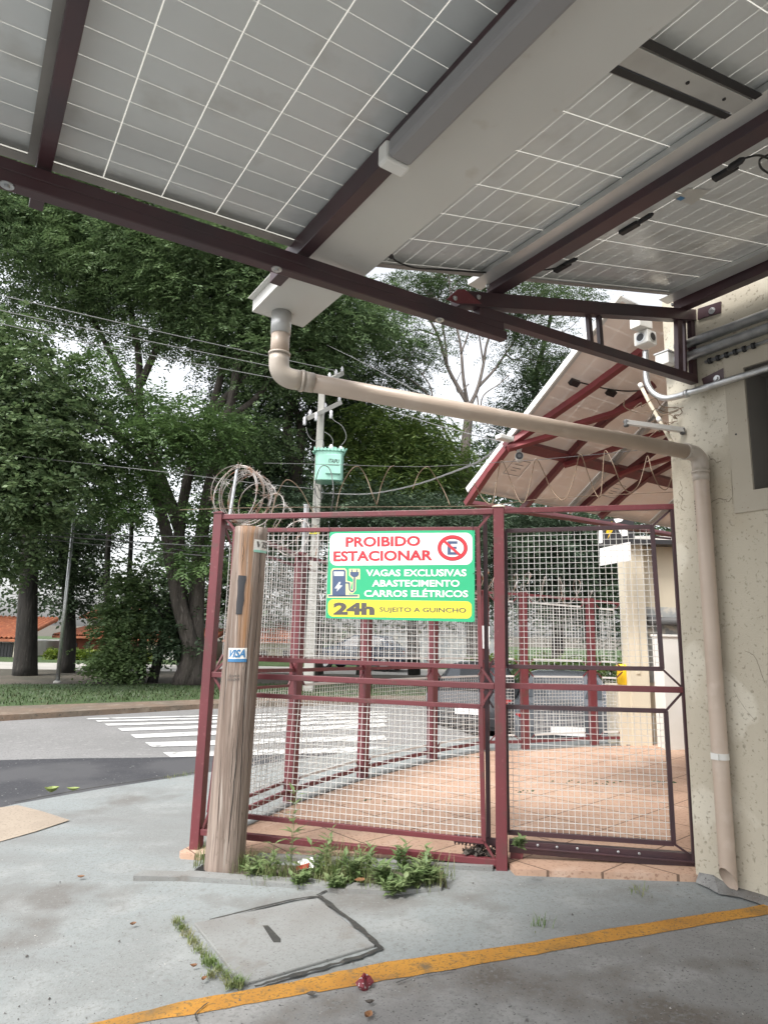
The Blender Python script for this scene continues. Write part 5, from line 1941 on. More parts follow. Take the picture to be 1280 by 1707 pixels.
mb = MB()
mb.tube([cs(1003, 866, -0.02), cs(1001, 790, -0.02)], 0.012, 8); mb.tube([cs(1050, 863, -0.02), cs(1047, 790, -0.02)], 0.012, 8)
part(root, 'hanger', mb, M['metal_dark'])
# notice on the far side fence
mb = MB()
a = SP[4] + (SP[5] - SP[4]) * 0.1
mb.prism([at(x, y, a[1] - 0.10) for x, y in ((803, 1043), (816, 1044), (815, 1082), (803, 1081))], np.array([0, 0.006, 0]))
solo('notice', mb, M['sign_white'], 'small white notice on the far side fence, just left of the gate post', 'sign')


# ================================================================== TREES AND PLANTS
def npmesh(name, V, nf, m, root, k=4):
    """big mesh of nf faces of k corners each, corners in order"""
    me = bpy.data.meshes.new(name)
    V = np.asarray(V, dtype=np.float32) - wloc(root).astype(np.float32) if root is not None else np.asarray(V, dtype=np.float32)
    me.vertices.add(len(V))
    me.vertices.foreach_set('co', V.ravel())
    me.loops.add(nf * k)
    me.loops.foreach_set('vertex_index', np.arange(nf * k, dtype=np.int32))
    me.polygons.add(nf)
    me.polygons.foreach_set('loop_start', np.arange(0, nf * k, k, dtype=np.int32))
    me.polygons.foreach_set('loop_total', np.full(nf, k, dtype=np.int32))
    me.materials.append(m)
    me.update()
    me.validate()
    return link(name, me, root)


def unit(a):
    return a / (np.linalg.norm(a, axis=-1, keepdims=True) + 1e-9)


def sprays(rng, centers, dirs, length, nleaf, ll, lw, droop, flat=0.75, pairs=True):
    """feather-like twigs: leaf blades (four-cornered) in two rows along each twig"""
    n = len(centers)
    d = unit(dirs)
    up = np.tile(np.array([0, 0, 1.0]), (n, 1)) * flat + rng.normal(size=(n, 3)) * (1 - flat)
    s = unit(np.cross(d, up))
    nn = unit(np.cross(s, d))
    L = length * rng.uniform(0.6, 1.25, n)[:, None, None]
    t = (np.arange(nleaf) + 0.5) / nleaf
    t = np.tile(t[None, :, None], (n, 1, 1))
    axis = centers[:, None, :] + d[:, None, :] * L * t - np.array([0, 0, 1.0]) * droop * L * t * t
    side = np.where(np.arange(nleaf) % 2 == 0, 1.0, -1.0)[None, :, None] if pairs else np.sign(rng.normal(size=(n, nleaf, 1)))
    ld = unit(s[:, None, :] * side + d[:, None, :] * 0.55 + rng.normal(size=(n, nleaf, 3)) * 0.22 - np.array([0, 0, 0.25]))
    lwv = unit(np.cross(ld, nn[:, None, :] + rng.normal(size=(n, nleaf, 3)) * 0.35))
    sc = rng.uniform(0.65, 1.25, (n, nleaf, 1)) * (1.0 - 0.35 * np.abs(t - 0.45))
    a = axis
    b = axis + ld * ll * sc * 0.45 + lwv * lw * sc * 0.5
    c = axis + ld * ll * sc
    e = axis + ld * ll * sc * 0.45 - lwv * lw * sc * 0.5
    V = np.stack([a, b, c, e], axis=2).reshape(-1, 3)
    return V, n * nleaf


def blob_points(rng, blobs, nclump, per, spread):
    """clump centres spread through ellipsoids (denser to the outside), then twig points round each"""
    w = np.array([b[4] for b in blobs], float)
    w /= w.sum()
    idx = rng.choice(len(blobs), nclump, p=w)
    c = np.array([b[0] for b in blobs])[idx]
    rr = np.array([[b[1], b[2], b[3]] for b in blobs])[idx]
    u = unit(rng.normal(size=(nclump, 3)))
    r = rng.uniform(0.12, 1.0, (nclump, 1)) ** 0.45
    cl = c + u * r * rr
    out = unit(u * rr)
    size = rng.uniform(0.5, 1.4, (nclump, 1))
    k = np.repeat(np.arange(nclump), per)
    off = rng.normal(size=(nclump * per, 3)) * np.array([1, 1, 0.33]) * spread * size[k]
    P = cl[k] + off
    D = out[k] * 0.55 + unit(off + 1e-6) * 0.7 + rng.normal(size=(nclump * per, 3)) * 0.45
    D[:, 2] *= 0.6
    return P, D, cl


def px_blob(x, y, Y, rx, ry, w, depth=None):
    """crown mass seen at a picture point: real size from its distance"""
    c = at(x, y, Y)
    k = Y / FPX * 1.03
    return (c, rx * k, (depth if depth else (rx + ry) / 2 * k), ry * k, w)


def stem(pts, Y, r, m=None, jitter=0.12):
    """stem through picture points (x, y, dY); radii in metres from first to last"""
    P = [at(x, y, Y + dy) for (x, y, dy) in pts]
    return smoothpath(P, 4), r


def plant(name, label, cat, base, stems, bark, crown=None, leafm=None, group=None, seed=0, nclump=300, per=20, spread=0.35, length=0.35, nleaf=8, ll=0.1, lw=0.035, droop=0.3, twigs=40, flat=0.75, extra=(), pairs=True, twr=0.03):
    rng = np.random.default_rng(seed)
    root = thing(name, label, cat, base, group)
    mb = MB()
    nodes = []
    for (pts, r0, r1) in stems:
        n = len(pts)
        rs = [r0 + (r1 - r0) * (i / (n - 1)) ** 0.8 for i in range(n)]
        mb.tube(pts, rs, 9)
        nodes += [(p, r) for p, r in zip(pts, rs)]
    cl = None
    if crown:
        P, D, cl = blob_points(rng, crown, nclump, per, spread)
        V, nf = sprays(rng, P, D, length, nleaf, ll, lw, droop, flat, pairs)
    for (cr, lm, nc, pr, kw) in extra:
        pass
    if cl is not None and twigs:
        NP_ = np.array([p for p, r in nodes])
        up = NP_[len(NP_) // 4:] if len(NP_) > 8 else NP_
        for j in rng.choice(len(cl), min(twigs, len(cl)), replace=False):
            q = cl[j]
            dd = np.linalg.norm(up - q, axis=1) + 0.6 * np.maximum(up[:, 2] - q[2] + 0.5, 0)
            a = up[int(np.argmin(dd))]
            mid = (a + q) / 2 + rng.normal(size=3) * 0.10 * np.linalg.norm(q - a) - zz * 0.04 * np.linalg.norm(q - a)
            P_ = smoothpath([a, mid, q], 4)
            if np.linalg.norm(q - a) > 3.2:
                continue
            rr = twr * rng.uniform(0.6, 1.3)
            mb.tube(P_, [rr * (1 - 0.75 * i / (len(P_) - 1)) for i in range(len(P_))], 5, cap=False)
    part(root, 'trunk', mb, bark, True)
    if crown:
        npmesh('crown', V, nf, leafm, root)
    for (cr, lm, nc, pr, kw) in extra:
        P, D, cl2 = blob_points(rng, cr, nc, pr, kw.get('spread', spread))
        V, nf = sprays(rng, P, D, kw.get('length', length), kw.get('nleaf', nleaf), kw.get('ll', ll), kw.get('lw', lw), kw.get('droop', droop), flat, pairs)
        o = npmesh(kw.get('name', 'foliage'), V, nf, lm, root)
        if 'label' in kw:
            o['label'] = kw['label']
    return root


GT = 'trees on the grass verge across the road'
# the great multi-stemmed tree whose crown fills the upper left
Y1 = float(gnd(310, 1140, 0.1)[1])
b1_ = gnd(310, 1140, 0.1)
S1 = lambda pts: smoothpath([at(x, y, Y1 + dy) for (x, y, dy) in pts], 4)
stems1 = [(S1([(322, 1143, 0), (326, 1080, 0.0), (328, 1000, 0.1), (336, 900, 0.2), (352, 800, 0.3), (378, 700, 0.4), (392, 640, 0.4), (402, 540, 0.3), (420, 430, 0)]), 0.28, 0.09),
          (S1([(300, 1143, -0.1), (318, 1085, -0.2), (300, 1010, -0.3), (287, 940, -0.2), (276, 880, 0), (258, 820, 0), (238, 770, -0.2), (196, 725, -0.4), (150, 690, -0.5), (105, 655, -0.6), (82, 610, -0.7), (68, 570, -0.8)]), 0.25, 0.06),
          (S1([(312, 1143, 0.3), (306, 1050, 0.4), (300, 960, 0.5), (300, 880, 0.6), (318, 780, 0.8), (350, 690, 0.9), (372, 600, 1.0), (360, 500, 1.0)]), 0.25, 0.08),
          (S1([(300, 880, 0.6), (270, 800, 0.9), (235, 700, 1.2), (232, 600, 1.3), (215, 500, 1.2), (190, 420, 1.0)]), 0.2, 0.06),
          (S1([(235, 690, 1.2), (190, 600, 1.5), (150, 520, 1.6), (110, 450, 1.5)]), 0.13, 0.04),
          (S1([(235, 640, 1.2), (270, 560, 1.3), (300, 480, 1.2), (310, 400, 1.0)]), 0.13, 0.04),
          (S1([(350, 690, 0.9), (420, 620, 0.6), (480, 560, 0.3), (540, 510, 0)]), 0.14, 0.05),
          (S1([(378, 700, 0.4), (430, 660, 0.3), (480, 590, 0.2)]), 0.12, 0.05)]
cr1 = [px_blob(60, 400, Y1 + 0.5, 130, 60, 1.1), px_blob(200, 420, Y1, 130, 75, 1.5), px_blob(340, 450, Y1 - 0.4, 120, 80, 1.6), px_blob(460, 480, Y1, 110, 80, 1.5), px_blob(560, 540, Y1 + 0.5, 75, 65, 0.9),
       px_blob(470, 590, Y1 + 0.4, 120, 60, 0.9), px_blob(230, 530, Y1 + 1, 150, 50, 0.75), px_blob(340, 555, Y1 + 0.6, 90, 55, 0.65), px_blob(100, 490, Y1 + 1, 110, 50, 0.8), px_blob(420, 720, Y1 + 0.8, 60, 60, 0.35),
       px_blob(60, 340, Y1 + 0.4, 150, 70, 1.6), px_blob(220, 350, Y1 + 0.4, 140, 70, 1.5), px_blob(370, 370, Y1 + 0.6, 150, 70, 1.3)]
mid1 = [px_blob(190, 640, Y1 - 1.2, 55, 45, 0.8), px_blob(290, 690, Y1 - 1.3, 75, 35, 0.9), px_blob(270, 735, Y1 - 1.5, 75, 32, 1.1), px_blob(200, 800, Y1 - 1.0, 60, 40, 0.7), px_blob(360, 730, Y1 - 1.0, 45, 40, 0.7),
        px_blob(230, 850, Y1 - 0.8, 70, 45, 0.7), px_blob(330, 930, Y1 - 0.9, 40, 28, 0.5), px_blob(380, 860, Y1 - 0.6, 50, 40, 0.5)]
plant('verge_tree', 'huge multi-stemmed tree with fine feathery foliage, its crown filling the upper left', 'tree', b1_, stems1, M['bark'], cr1, M['leaf_feather'], GT, 1, nclump=860, per=30, spread=0.46, length=0.52, nleaf=11, ll=0.15, lw=0.055, droop=0.35, twigs=110,
      extra=[(mid1, M['leaf_young'], 190, 16, dict(name='young_foliage', label='brighter young sprays on the lower limbs', length=0.5, nleaf=10, ll=0.14, lw=0.055, spread=0.28))])
# broad-leaved tree at the left edge
b2 = gnd(44, 1127, 0.05)
Y2 = float(b2[1])
S2 = lambda pts, Y=Y2: smoothpath([at(x, y, Y + dy) for (x, y, dy) in pts], 4)
plant('verge_tree', 'broad-leaved tree at the left edge, dark straight trunk beside the tiled house', 'tree', b2,
      [(S2([(42, 1130, 0), (45, 1060, 0), (48, 980, 0), (50, 900, -0.4), (40, 800, -1.2), (20, 700, -2)]), 0.36, 0.16), (S2([(50, 900, -0.4), (80, 800, -1.5), (110, 740, -2.5)]), 0.2, 0.05), ],
      M['bark_dark'], [px_blob(40, 640, 15.5, 95, 75, 1.2), px_blob(10, 740, 15.0, 100, 85, 1.3), px_blob(90, 740, 15.5, 70, 80, 1.1), px_blob(40, 830, 15.0, 100, 45, 0.9), px_blob(0, 905, 15.5, 60, 60, 0.7), px_blob(-60, 700, 15.5, 90, 120, 1.0), px_blob(10, 570, 15.8, 40, 40, 0.5)],
      M['leaf_broad'], GT, 2, nclump=420, per=16, spread=0.34, length=0.34, nleaf=7, ll=0.15, lw=0.085, droop=0.45, twigs=50)
# darker tree next to it
b3 = gnd(118, 1122, 0.05)
Y3 = float(b3[1])
plant('verge_tree', 'dark leafy tree right of the thin lamp pole, its low crown in deep shade', 'tree', b3,
      [(S2([(112, 1124, 0), (116, 1050, 0), (112, 960, 0), (100, 880, -0.3), (80, 800, -0.6)], Y3), 0.26, 0.12), (S2([(112, 960, 0), (140, 900, 0.2), (170, 840, 0.4)], Y3), 0.15, 0.06)],
      M['bark_dark'], [px_blob(60, 900, Y3 - 0.6, 80, 55, 1), px_blob(125, 920, Y3 - 0.4, 50, 50, 0.8), px_blob(150, 985, Y3, 32, 30, 0.35), px_blob(90, 850, Y3 + 0.5, 110, 60, 1.0), px_blob(160, 870, Y3 + 0.8, 60, 50, 0.6)],
      M['leaf_dark'], GT, 3, nclump=240, per=15, spread=0.40, length=0.4, nleaf=8, ll=0.14, lw=0.065, droop=0.4, twigs=30)
# leafy thicket on a short trunk
b4 = gnd(212, 1137, 0.08)
Y4 = float(b4[1])
plant('leafy_shrub', 'tall leafy thicket clothing slim stems, left of the great tree trunk', 'shrub', b4,
      [(S2([(205, 1138, 0), (212, 1060, 0), (215, 980, 0), (220, 880, 0.3), (218, 820, 0.4)], Y4), 0.1, 0.05), (S2([(186, 1136, 0.6), (180, 1040, 0.8), (180, 930, 0.9), (186, 850, 1)], Y4), 0.11, 0.07)],
      M['bark_dark'], [px_blob(205, 1075, Y4 - 0.3, 34, 52, 1.4), px_blob(218, 1010, Y4 - 0.1, 36, 50, 1.1), px_blob(198, 1112, Y4 - 0.5, 28, 22, 0.8), px_blob(240, 1030, Y4 + 0.2, 25, 30, 0.35), px_blob(222, 960, Y4, 30, 30, 0.3)],
      M['leaf_shrub'], None, 4, nclump=150, per=14, spread=0.24, length=0.28, nleaf=7, ll=0.13, lw=0.075, droop=0.45, twigs=25)
b5 = gnd(256, 1138, 0.08)
Y5 = float(b5[1])
plant('verge_tree', 'slim leaning dark trunk with a few drooping leafy twigs beside the great trunk', 'tree', b5,
      [(S2([(254, 1140, 0), (266, 1090, 0), (278, 1040, 0), (290, 980, 0.1), (300, 930, 0.2)], Y5), 0.15, 0.07), (S2([(278, 1040, 0), (262, 1010, -0.2), (245, 960, -0.3)], Y5), 0.06, 0.02), (S2([(236, 1130, 0.5), (240, 1060, 0.5), (250, 990, 0.6)], Y5), 0.14, 0.08)],
      M['bark_dark'], [px_blob(285, 1055, Y5 - 0.2, 22, 34, 1.0), px_blob(270, 1010, Y5, 40, 40, 0.8), px_blob(300, 1075, Y5 - 0.3, 14, 20, 0.3)], M['leaf_dark'], GT, 5, nclump=60, per=12, spread=0.24, length=0.28, nleaf=7, ll=0.14, lw=0.07, droop=0.6, twigs=14)
# twisted tree behind the transformer
Y6 = 21.0
b6 = at(520, 1120, Y6); b6[2] = 0.1
plant('verge_tree', 'twisted pale-stemmed tree whose forked trunk shows just left of the transformer', 'tree', b6,
      [(S2([(524, 1125, 0), (520, 1000, 0), (512, 900, 0), (500, 830, 0), (488, 775, 0), (480, 735, 0), (480, 700, 0), (492, 660, 0.2), (498, 600, 0.2)], Y6), 0.30, 0.1), (S2([(496, 790, 0), (502, 740, 0), (500, 700, 0), (486, 670, -0.2), (470, 640, -0.2), (455, 580, 0)], Y6), 0.17, 0.07),
       (S2([(524, 760, 0.2), (520, 700, 0.3), (508, 650, 0.3)], Y6), 0.09, 0.05)],
      M['bark'], [px_blob(430, 640, Y6 + 0.5, 70, 60, 1.0), px_blob(540, 620, Y6 + 0.6, 70, 55, 1.0), px_blob(420, 790, Y6 + 0.8, 70, 70, 1.2), px_blob(470, 860, Y6 + 1, 80, 40, 1.0), px_blob(560, 700, Y6 + 0.8, 50, 50, 0.8)],
      M['leaf_dark'], GT, 6, nclump=380, per=26, spread=0.5, length=0.5, nleaf=9, ll=0.16, lw=0.055, droop=0.4, twigs=50)
# dense lance-leaved mass
Y7 = 20.0
b7 = at(690, 1120, Y7); b7[2] = 0.1
plant('bamboo_like_tree', 'dense tree with narrow hanging yellow-green leaves behind the wires, right of the transformer', 'tree', b7,
      [(S2([(690, 1125, 0), (685, 950, 0), (680, 850, 0), (670, 760, 0.2)], Y7), 0.2, 0.08), (S2([(684, 940, 0), (640, 850, 0.3), (610, 780, 0.4)], Y7), 0.12, 0.05), (S2([(684, 940, 0), (730, 850, 0.3), (745, 790, 0.4)], Y7), 0.12, 0.05)],
      M['bark_dark'], [px_blob(640, 730, Y7, 75, 50, 1.3), px_blob(700, 740, Y7 - 0.2, 60, 55, 1.2), px_blob(660, 800, Y7 - 0.3, 85, 45, 1.3), px_blob(740, 800, Y7, 45, 55, 0.9), px_blob(600, 800, Y7 + 0.3, 45, 50, 0.8)],
      M['leaf_lance'], GT, 7, nclump=380, per=17, spread=0.36, length=0.5, nleaf=9, ll=0.22, lw=0.04, droop=0.8, twigs=25, pairs=False)
Y7b = 18.0
b = at(640, 1120, Y7b); b[2] = 0.1
plant('verge_tree', 'dark feathery undergrowth tree low behind the fence top, between transformer and gate post', 'tree', b,
      [(S2([(600, 1125, 0), (610, 1000, 0), (640, 900, 0)], Y7b), 0.12, 0.05), (S2([(610, 1000, 0), (560, 900, 0)], Y7b), 0.09, 0.04), (S2([(640, 900, 0), (720, 860, 0)], Y7b), 0.06, 0.03)],
      M['bark_dark'], [px_blob(480, 850, Y7b + 1, 70, 35, 0.8), px_blob(580, 850, Y7b, 80, 30, 1), px_blob(690, 870, Y7b, 90, 35, 1.1), px_blob(760, 880, Y7b + 0.5, 60, 50, 0.8), px_blob(600, 930, Y7b + 0.6, 120, 50, 1.0), px_blob(740, 960, Y7b + 0.6, 80, 50, 0.7), px_blob(430, 940, Y7b + 2, 60, 60, 0.5)],
      M['leaf_pine'], GT, 17, nclump=330, per=17, spread=0.45, length=0.6, nleaf=12, ll=0.16, lw=0.03, droop=0.35, twigs=30)
# tall open-crowned tree
Y8 = 20.5
b8 = at(790, 1120, Y8); b8[2] = 0.1
S8 = lambda pts: S2(pts, Y8)
st8 = [(S8([(792, 1125, 0), (786, 1000, 0), (782, 900, 0), (777, 830, 0), (774, 770, 0), (778, 720, 0), (781, 690, 0), (779, 672, 0)]), 0.240, 0.136),
       (S8([(779, 672, 0), (760, 640, 0.1), (745, 610, 0.2), (730, 560, 0.4), (705, 515, 0.5), (685, 495, 0.6), (668, 480, 0.7)]), 0.084, 0.025),
       (S8([(745, 610, 0.2), (742, 570, 0.1), (735, 530, 0), (728, 500, 0)]), 0.048, 0.021), (S8([(730, 560, 0.4), (700, 550, 0.6), (672, 555, 0.7), (650, 552, 0.8)]), 0.036, 0.014),
       (S8([(779, 672, 0), (772, 630, -0.2), (768, 580, -0.3), (760, 540, -0.4), (752, 500, -0.4), (748, 460, -0.4)]), 0.066, 0.021), (S8([(768, 590, -0.3), (782, 550, -0.4), (790, 510, -0.4)]), 0.036, 0.014),
       (S8([(781, 680, 0), (795, 650, 0.1), (805, 610, 0.1), (812, 570, 0.2), (830, 530, 0.3), (838, 490, 0.3)]), 0.078, 0.021), (S8([(797, 645, 0.1), (825, 615, 0.3), (842, 590, 0.5), (862, 560, 0.6), (880, 520, 0.7), (884, 480, 0.7)]), 0.054, 0.017),
       (S8([(842, 590, 0.5), (858, 600, 0.6), (880, 585, 0.7), (905, 560, 0.8)]), 0.030, 0.013), (S8([(806, 608, 0.1), (800, 570, 0), (796, 530, -0.1), (805, 490, -0.1)]), 0.036, 0.014), (S8([(795, 660, 0.1), (800, 690, 0), (805, 660, -0.2), (832, 640, -0.3), (848, 625, -0.3)]), 0.030, 0.014),
       (S8([(774, 780, 0), (750, 735, -0.2), (735, 705, -0.3), (722, 670, -0.3), (700, 645, -0.3), (670, 625, -0.2), (640, 618, 0)]), 0.060, 0.017), (S8([(722, 670, -0.3), (715, 640, -0.4), (690, 610, -0.4), (665, 595, -0.4)]), 0.030, 0.014),
       (S8([(781, 640, -0.2), (765, 655, -0.3), (760, 640, -0.4), (768, 620, -0.4)]), 0.024, 0.014)]
cr8 = [px_blob(690, 490, Y8 + 0.5, 50, 22, 0.8), px_blob(660, 560, Y8 + 0.5, 40, 25, 0.6), px_blob(680, 600, Y8 - 0.2, 55, 30, 1.1), px_blob(725, 570, Y8, 40, 35, 0.5), px_blob(760, 470, Y8, 70, 28, 1.1), px_blob(860, 490, Y8, 80, 35, 1.1), px_blob(940, 490, Y8 + 1, 60, 28, 0.8), px_blob(885, 545, Y8 + 0.4, 40, 25, 0.5), px_blob(660, 640, Y8, 50, 22, 0.8), px_blob(905, 600, Y8 + 0.5, 40, 35, 0.5), px_blob(760, 430, Y8, 120, 30, 1.0), px_blob(820, 520, Y8 + 0.6, 50, 30, 0.7), px_blob(870, 590, Y8 + 0.6, 45, 40, 0.7), px_blob(640, 520, Y8 + 0.6, 35, 50, 0.9)]
plant('open_crowned_tree', 'tall tree with bare forking pale limbs and thin airy foliage against the white sky', 'tree', b8, st8, M['bark_pale'], cr8, M['leaf_sparse'], GT, 8, nclump=560, per=13, spread=0.30, length=0.36, nleaf=9, ll=0.10, lw=0.04, droop=0.3, twigs=120, twr=0.018)
Y9 = 22.0
b9 = at(930, 1120, Y9); b9[2] = 0.0
plant('verge_tree', 'thin-stemmed tree with dark round foliage above the left edge of the tilted solar roof', 'tree', b9,
      [(S2([(930, 1125, 0), (925, 900, 0), (905, 750, 0), (890, 650, 0), (905, 580, 0.2), (915, 540, 0.2), (925, 490, 0.2)], Y9), 0.18, 0.05), (S2([(893, 670, 0), (870, 690, 0), (855, 720, 0)], Y9), 0.06, 0.03)],
      M['bark_dark'], [px_blob(890, 660, Y9, 45, 35, 1.0), px_blob(860, 690, Y9, 35, 25, 0.6), px_blob(915, 620, Y9 + 0.3, 35, 30, 0.7), px_blob(840, 745, Y9 + 0.5, 40, 45, 0.7), px_blob(760, 900, Y9 + 1, 50, 60, 0.5)],
      M['leaf_dark'], GT, 9, nclump=190, per=13, spread=0.34, length=0.36, nleaf=8, ll=0.12, lw=0.05, droop=0.4, twigs=40)
Y10 = 16.5
b10 = at(930, 1140, Y10); b10[2] = -0.4
plant('pine_like_tree', 'dark feathery tree filling the gap behind the upper gate mesh', 'tree', b10,
      [(S2([(930, 1150, 0), (930, 1000, 0), (935, 900, 0), (940, 850, 0)], Y10), 0.18, 0.08), (S2([(930, 1000, 0), (880, 920, 0)], Y10), 0.08, 0.03), (S2([(930, 1000, 0), (990, 920, 0)], Y10), 0.08, 0.03)],
      M['bark_dark'], [px_blob(870, 890, Y10, 60, 45, 1.1), px_blob(950, 900, Y10 + 0.2, 70, 50, 1.2), px_blob(1020, 920, Y10 + 0.4, 50, 60, 0.9), px_blob(900, 970, Y10 + 0.5, 80, 50, 1.0), px_blob(1000, 1000, Y10 + 0.6, 70, 50, 0.9), px_blob(830, 960, Y10 + 1, 40, 60, 0.6)],
      M['leaf_pine'], GT, 10, nclump=330, per=17, spread=0.42, length=0.6, nleaf=12, ll=0.17, lw=0.032, droop=0.3, twigs=25)
# far-off wood closing the view
rng = np.random.default_rng(77)
bl = []
for (x, y, Y, rx, ry, w) in ((-150, 900, 33, 160, 170, 1), (330, 960, 36, 70, 90, 0.8), (420, 940, 35, 90, 120, 1), (560, 900, 36, 120, 180, 1.3), (700, 880, 36, 110, 170, 1.2), (830, 850, 36, 90, 140, 1.0), (950, 900, 34, 130, 130, 1.2), (1090, 930, 34, 120, 130, 1.0), (1260, 880, 34, 120, 180, 1.0), (60, 720, 36, 130, 130, 0.9), (420, 760, 36, 120, 100, 1.0), (250, 760, 36, 100, 70, 0.6), (80, 920, 36, 90, 90, 0.5)):
    bl.append(px_blob(x, y, Y, rx, ry, w, 2.5))
P, D, _ = blob_points(rng, bl, 800, 13, 0.85)
V, nf = sprays(rng, P, D, 0.9, 8, 0.36, 0.17, 0.4)
o = npmesh('far_wood', V, nf, M['leaf_dark'], None)
o['kind'] = 'stuff'

# hedge, houses and cars across the road
def ghz(x, y, z=0.05):
    return gnd(x, y, z)


def hedge(label, x0, x1, ytop, ybot, Y, seed):
    a, b = at(x0, ybot, Y), at(x1, ybot, Y)
    zt = float(at((x0 + x1) / 2, ytop, Y)[2])
    z0 = 0.05
    rng = np.random.default_rng(seed)
    n = int(900 * (b[0] - a[0]) / 2.5)
    P = np.column_stack([rng.uniform(a[0], b[0], n), Y + rng.uniform(-0.3, 0.3, n), z0 + (zt - z0) * rng.uniform(0.0, 1.0, n) ** 0.7 + rng.normal(size=n) * 0.05])
    D = rng.normal(size=(n, 3)) * 0.7 + np.array([0, -0.5, 0.5])
    root = thing('hedge', label, 'hedge', ((a[0] + b[0]) / 2, Y, z0), 'clipped hedges in front of the houses')
    V, nf = sprays(rng, P, D, 0.2, 7, 0.11, 0.06, 0.1)
    npmesh('foliage', V, nf, M['leaf_hedge'], root)
    mb = MB()
    k = max(2, int((b[0] - a[0]) / 0.4))
    for i in range(k):
        x = a[0] + (b[0] - a[0]) * (i + 0.5) / k
        mb.tube([(x, Y, z0 - 0.02), (x + 0.05, Y + 0.04, z0 + (zt - z0) * 0.5), (x - 0.05, Y - 0.05, zt - 0.1)], [0.03, 0.025, 0.01], 6)
    part(root, 'stems', mb, M['bark_dark'])


YH = 29.5
hedge('yellow-green clipped hedge in front of the brick house, between two dark trunks', 76, 168, 1089, 1117, YH, 31)
hedge('short piece of yellow-green hedge just left of the white garage door', 225, 250, 1092, 1115, YH, 32)


def tiled_roof(root, x0, x1, ya, yb, za, zb_, n):
    """clay barrel tiles running up the slope as rows of half-round ridges"""
    mb = MB()
    w = (x1 - x0) / n
    for i in range(n):
        x = x0 + w * i
        pr = [(x, 0), (x + w * 0.15, 0.05), (x + w * 0.5, 0.10), (x + w * 0.85, 0.05), (x + w, 0)]
        vs = [(px_, ya, za + h) for px_, h in pr] + [(px_, yb, zb_ + h) for px_, h in pr]
        mb.add(vs, [(k, k + 1, 6 + k, 5 + k) for k in range(4)])
    mb.hexa([(x0, ya, za - 0.12), (x1, ya, za - 0.12), (x1, yb, zb_ - 0.12), (x0, yb, zb_ - 0.12), (x0, ya, za - 0.01), (x1, ya, za - 0.01), (x1, yb, zb_ - 0.01), (x0, yb, zb_ - 0.01)])
    return part(root, 'roof', mb, M['roof_tile'])


def house(label, xl, xr, y_eave, y_ridge, Y, wallm, parts, depth=6.0, ntile=14, over=0.3):
    a, b = at(xl, y_eave, Y), at(xr, y_eave, Y)
    ze = float((a[2] + b[2]) / 2)
    zr = float(at((xl + xr) / 2, y_ridge, Y + depth * 0.5)[2])
    root = thing('house', label, 'house', ((a[0] + b[0]) / 2, Y, 0.05), 'houses across the road')
    mb = MB()
    mb.box((a[0], Y, 0.0), (b[0] - a[0], 0, 0), (0, depth, 0), (0, 0, ze))
    part(root, 'wall', mb, wallm)
    tiled_roof(root, a[0] - over, b[0] + over, Y - 0.5, Y + depth * 0.5, ze + 0.12, zr, ntile)
    for (nm, x0, y0, x1, y1, m, d) in parts:
        p, q = at(x0, y1, Y), at(x1, y0, Y)
        mb = MB()
        z0 = max(p[2], 0.06)
        mb.box((p[0], Y - d, z0), (q[0] - p[0], 0, 0), (0, d, 0), (0, 0, q[2] - z0))
        if nm == 'gate':
            for k in range(7):
                x = p[0] + (q[0] - p[0]) * (k + 0.3) / 7
                mb.box((x, Y - d - 0.02, z0), (0.04, 0, 0), (0, 0.02, 0), (0, 0, q[2] - z0))
        if nm == 'garage_door':
            for k in range(14):
                x = p[0] + (q[0] - p[0]) * k / 14
                mb.box((x, Y - d - 0.02, z0), (0.03, 0, 0), (0, 0.02, 0), (0, 0, q[2] - z0))
        part(root, nm, mb, m)
    return root


house('white house with an orange tiled roof and a dark gate at the left edge', -90, 30, 1068, 1028, 30.5, M['paint_white'],
      [('gate', -20, 1072, 24, 1117, M['metal_dark'], 0.1), ('pillar', 24, 1070, 31, 1118, M['paint_cream'], 0.25)], ntile=18)
house('low brick house with an orange roof behind the hedge', 105, 172, 1064, 1046, 33.5, M['brick'],
      [('window', 116, 1072, 130, 1092, M['metal_dark'], 0.05), ('door', 140, 1070, 152, 1108, M['maroon_dark'], 0.05)], ntile=22)
r_ = house('two-storey pale house whose upper wall shows above the brick house', 146, 205, 1032, 1012, 42, M['paint_white'],
           [('window', 155, 1036, 172, 1047, M['reveal'], 0.05), ('window', 188, 1036, 200, 1047, M['reveal'], 0.05)], ntile=12)
house('house with a white corrugated garage door under a strip of orange tiles', 236, 345, 1070, 1048, 31.5, M['paint_cream'],
      [('garage_door', 252, 1078, 304, 1114, M['paint_white'], 0.06)], ntile=20)
house('cream house with orange tiles seen through the gap between the upper and lower fence mesh', 385, 505, 1072, 1040, 32.5, M['paint_cream'],
      [('gate', 470, 1085, 500, 1116, M['metal_dark'], 0.06), ('window', 425, 1085, 445, 1103, M['reveal'], 0.05)], ntile=20)
mb = MB()
a, b = at(640, 1095, 30), at(830, 1095, 30)
mb.box((a[0], 30, 0.0), (b[0] - a[0], 0, 0), (0, 0.2, 0), (0, 0, 1.5))
mb.box((a[0] - 0.05, 29.95, 1.5), (b[0] - a[0] + 0.1, 0, 0), (0, 0.3, 0), (0, 0, 0.08))
solo('garden_wall', mb, M['plaster_dirty'], 'long grey garden wall across the road, seen through the fence mesh right of the small car', 'wall')


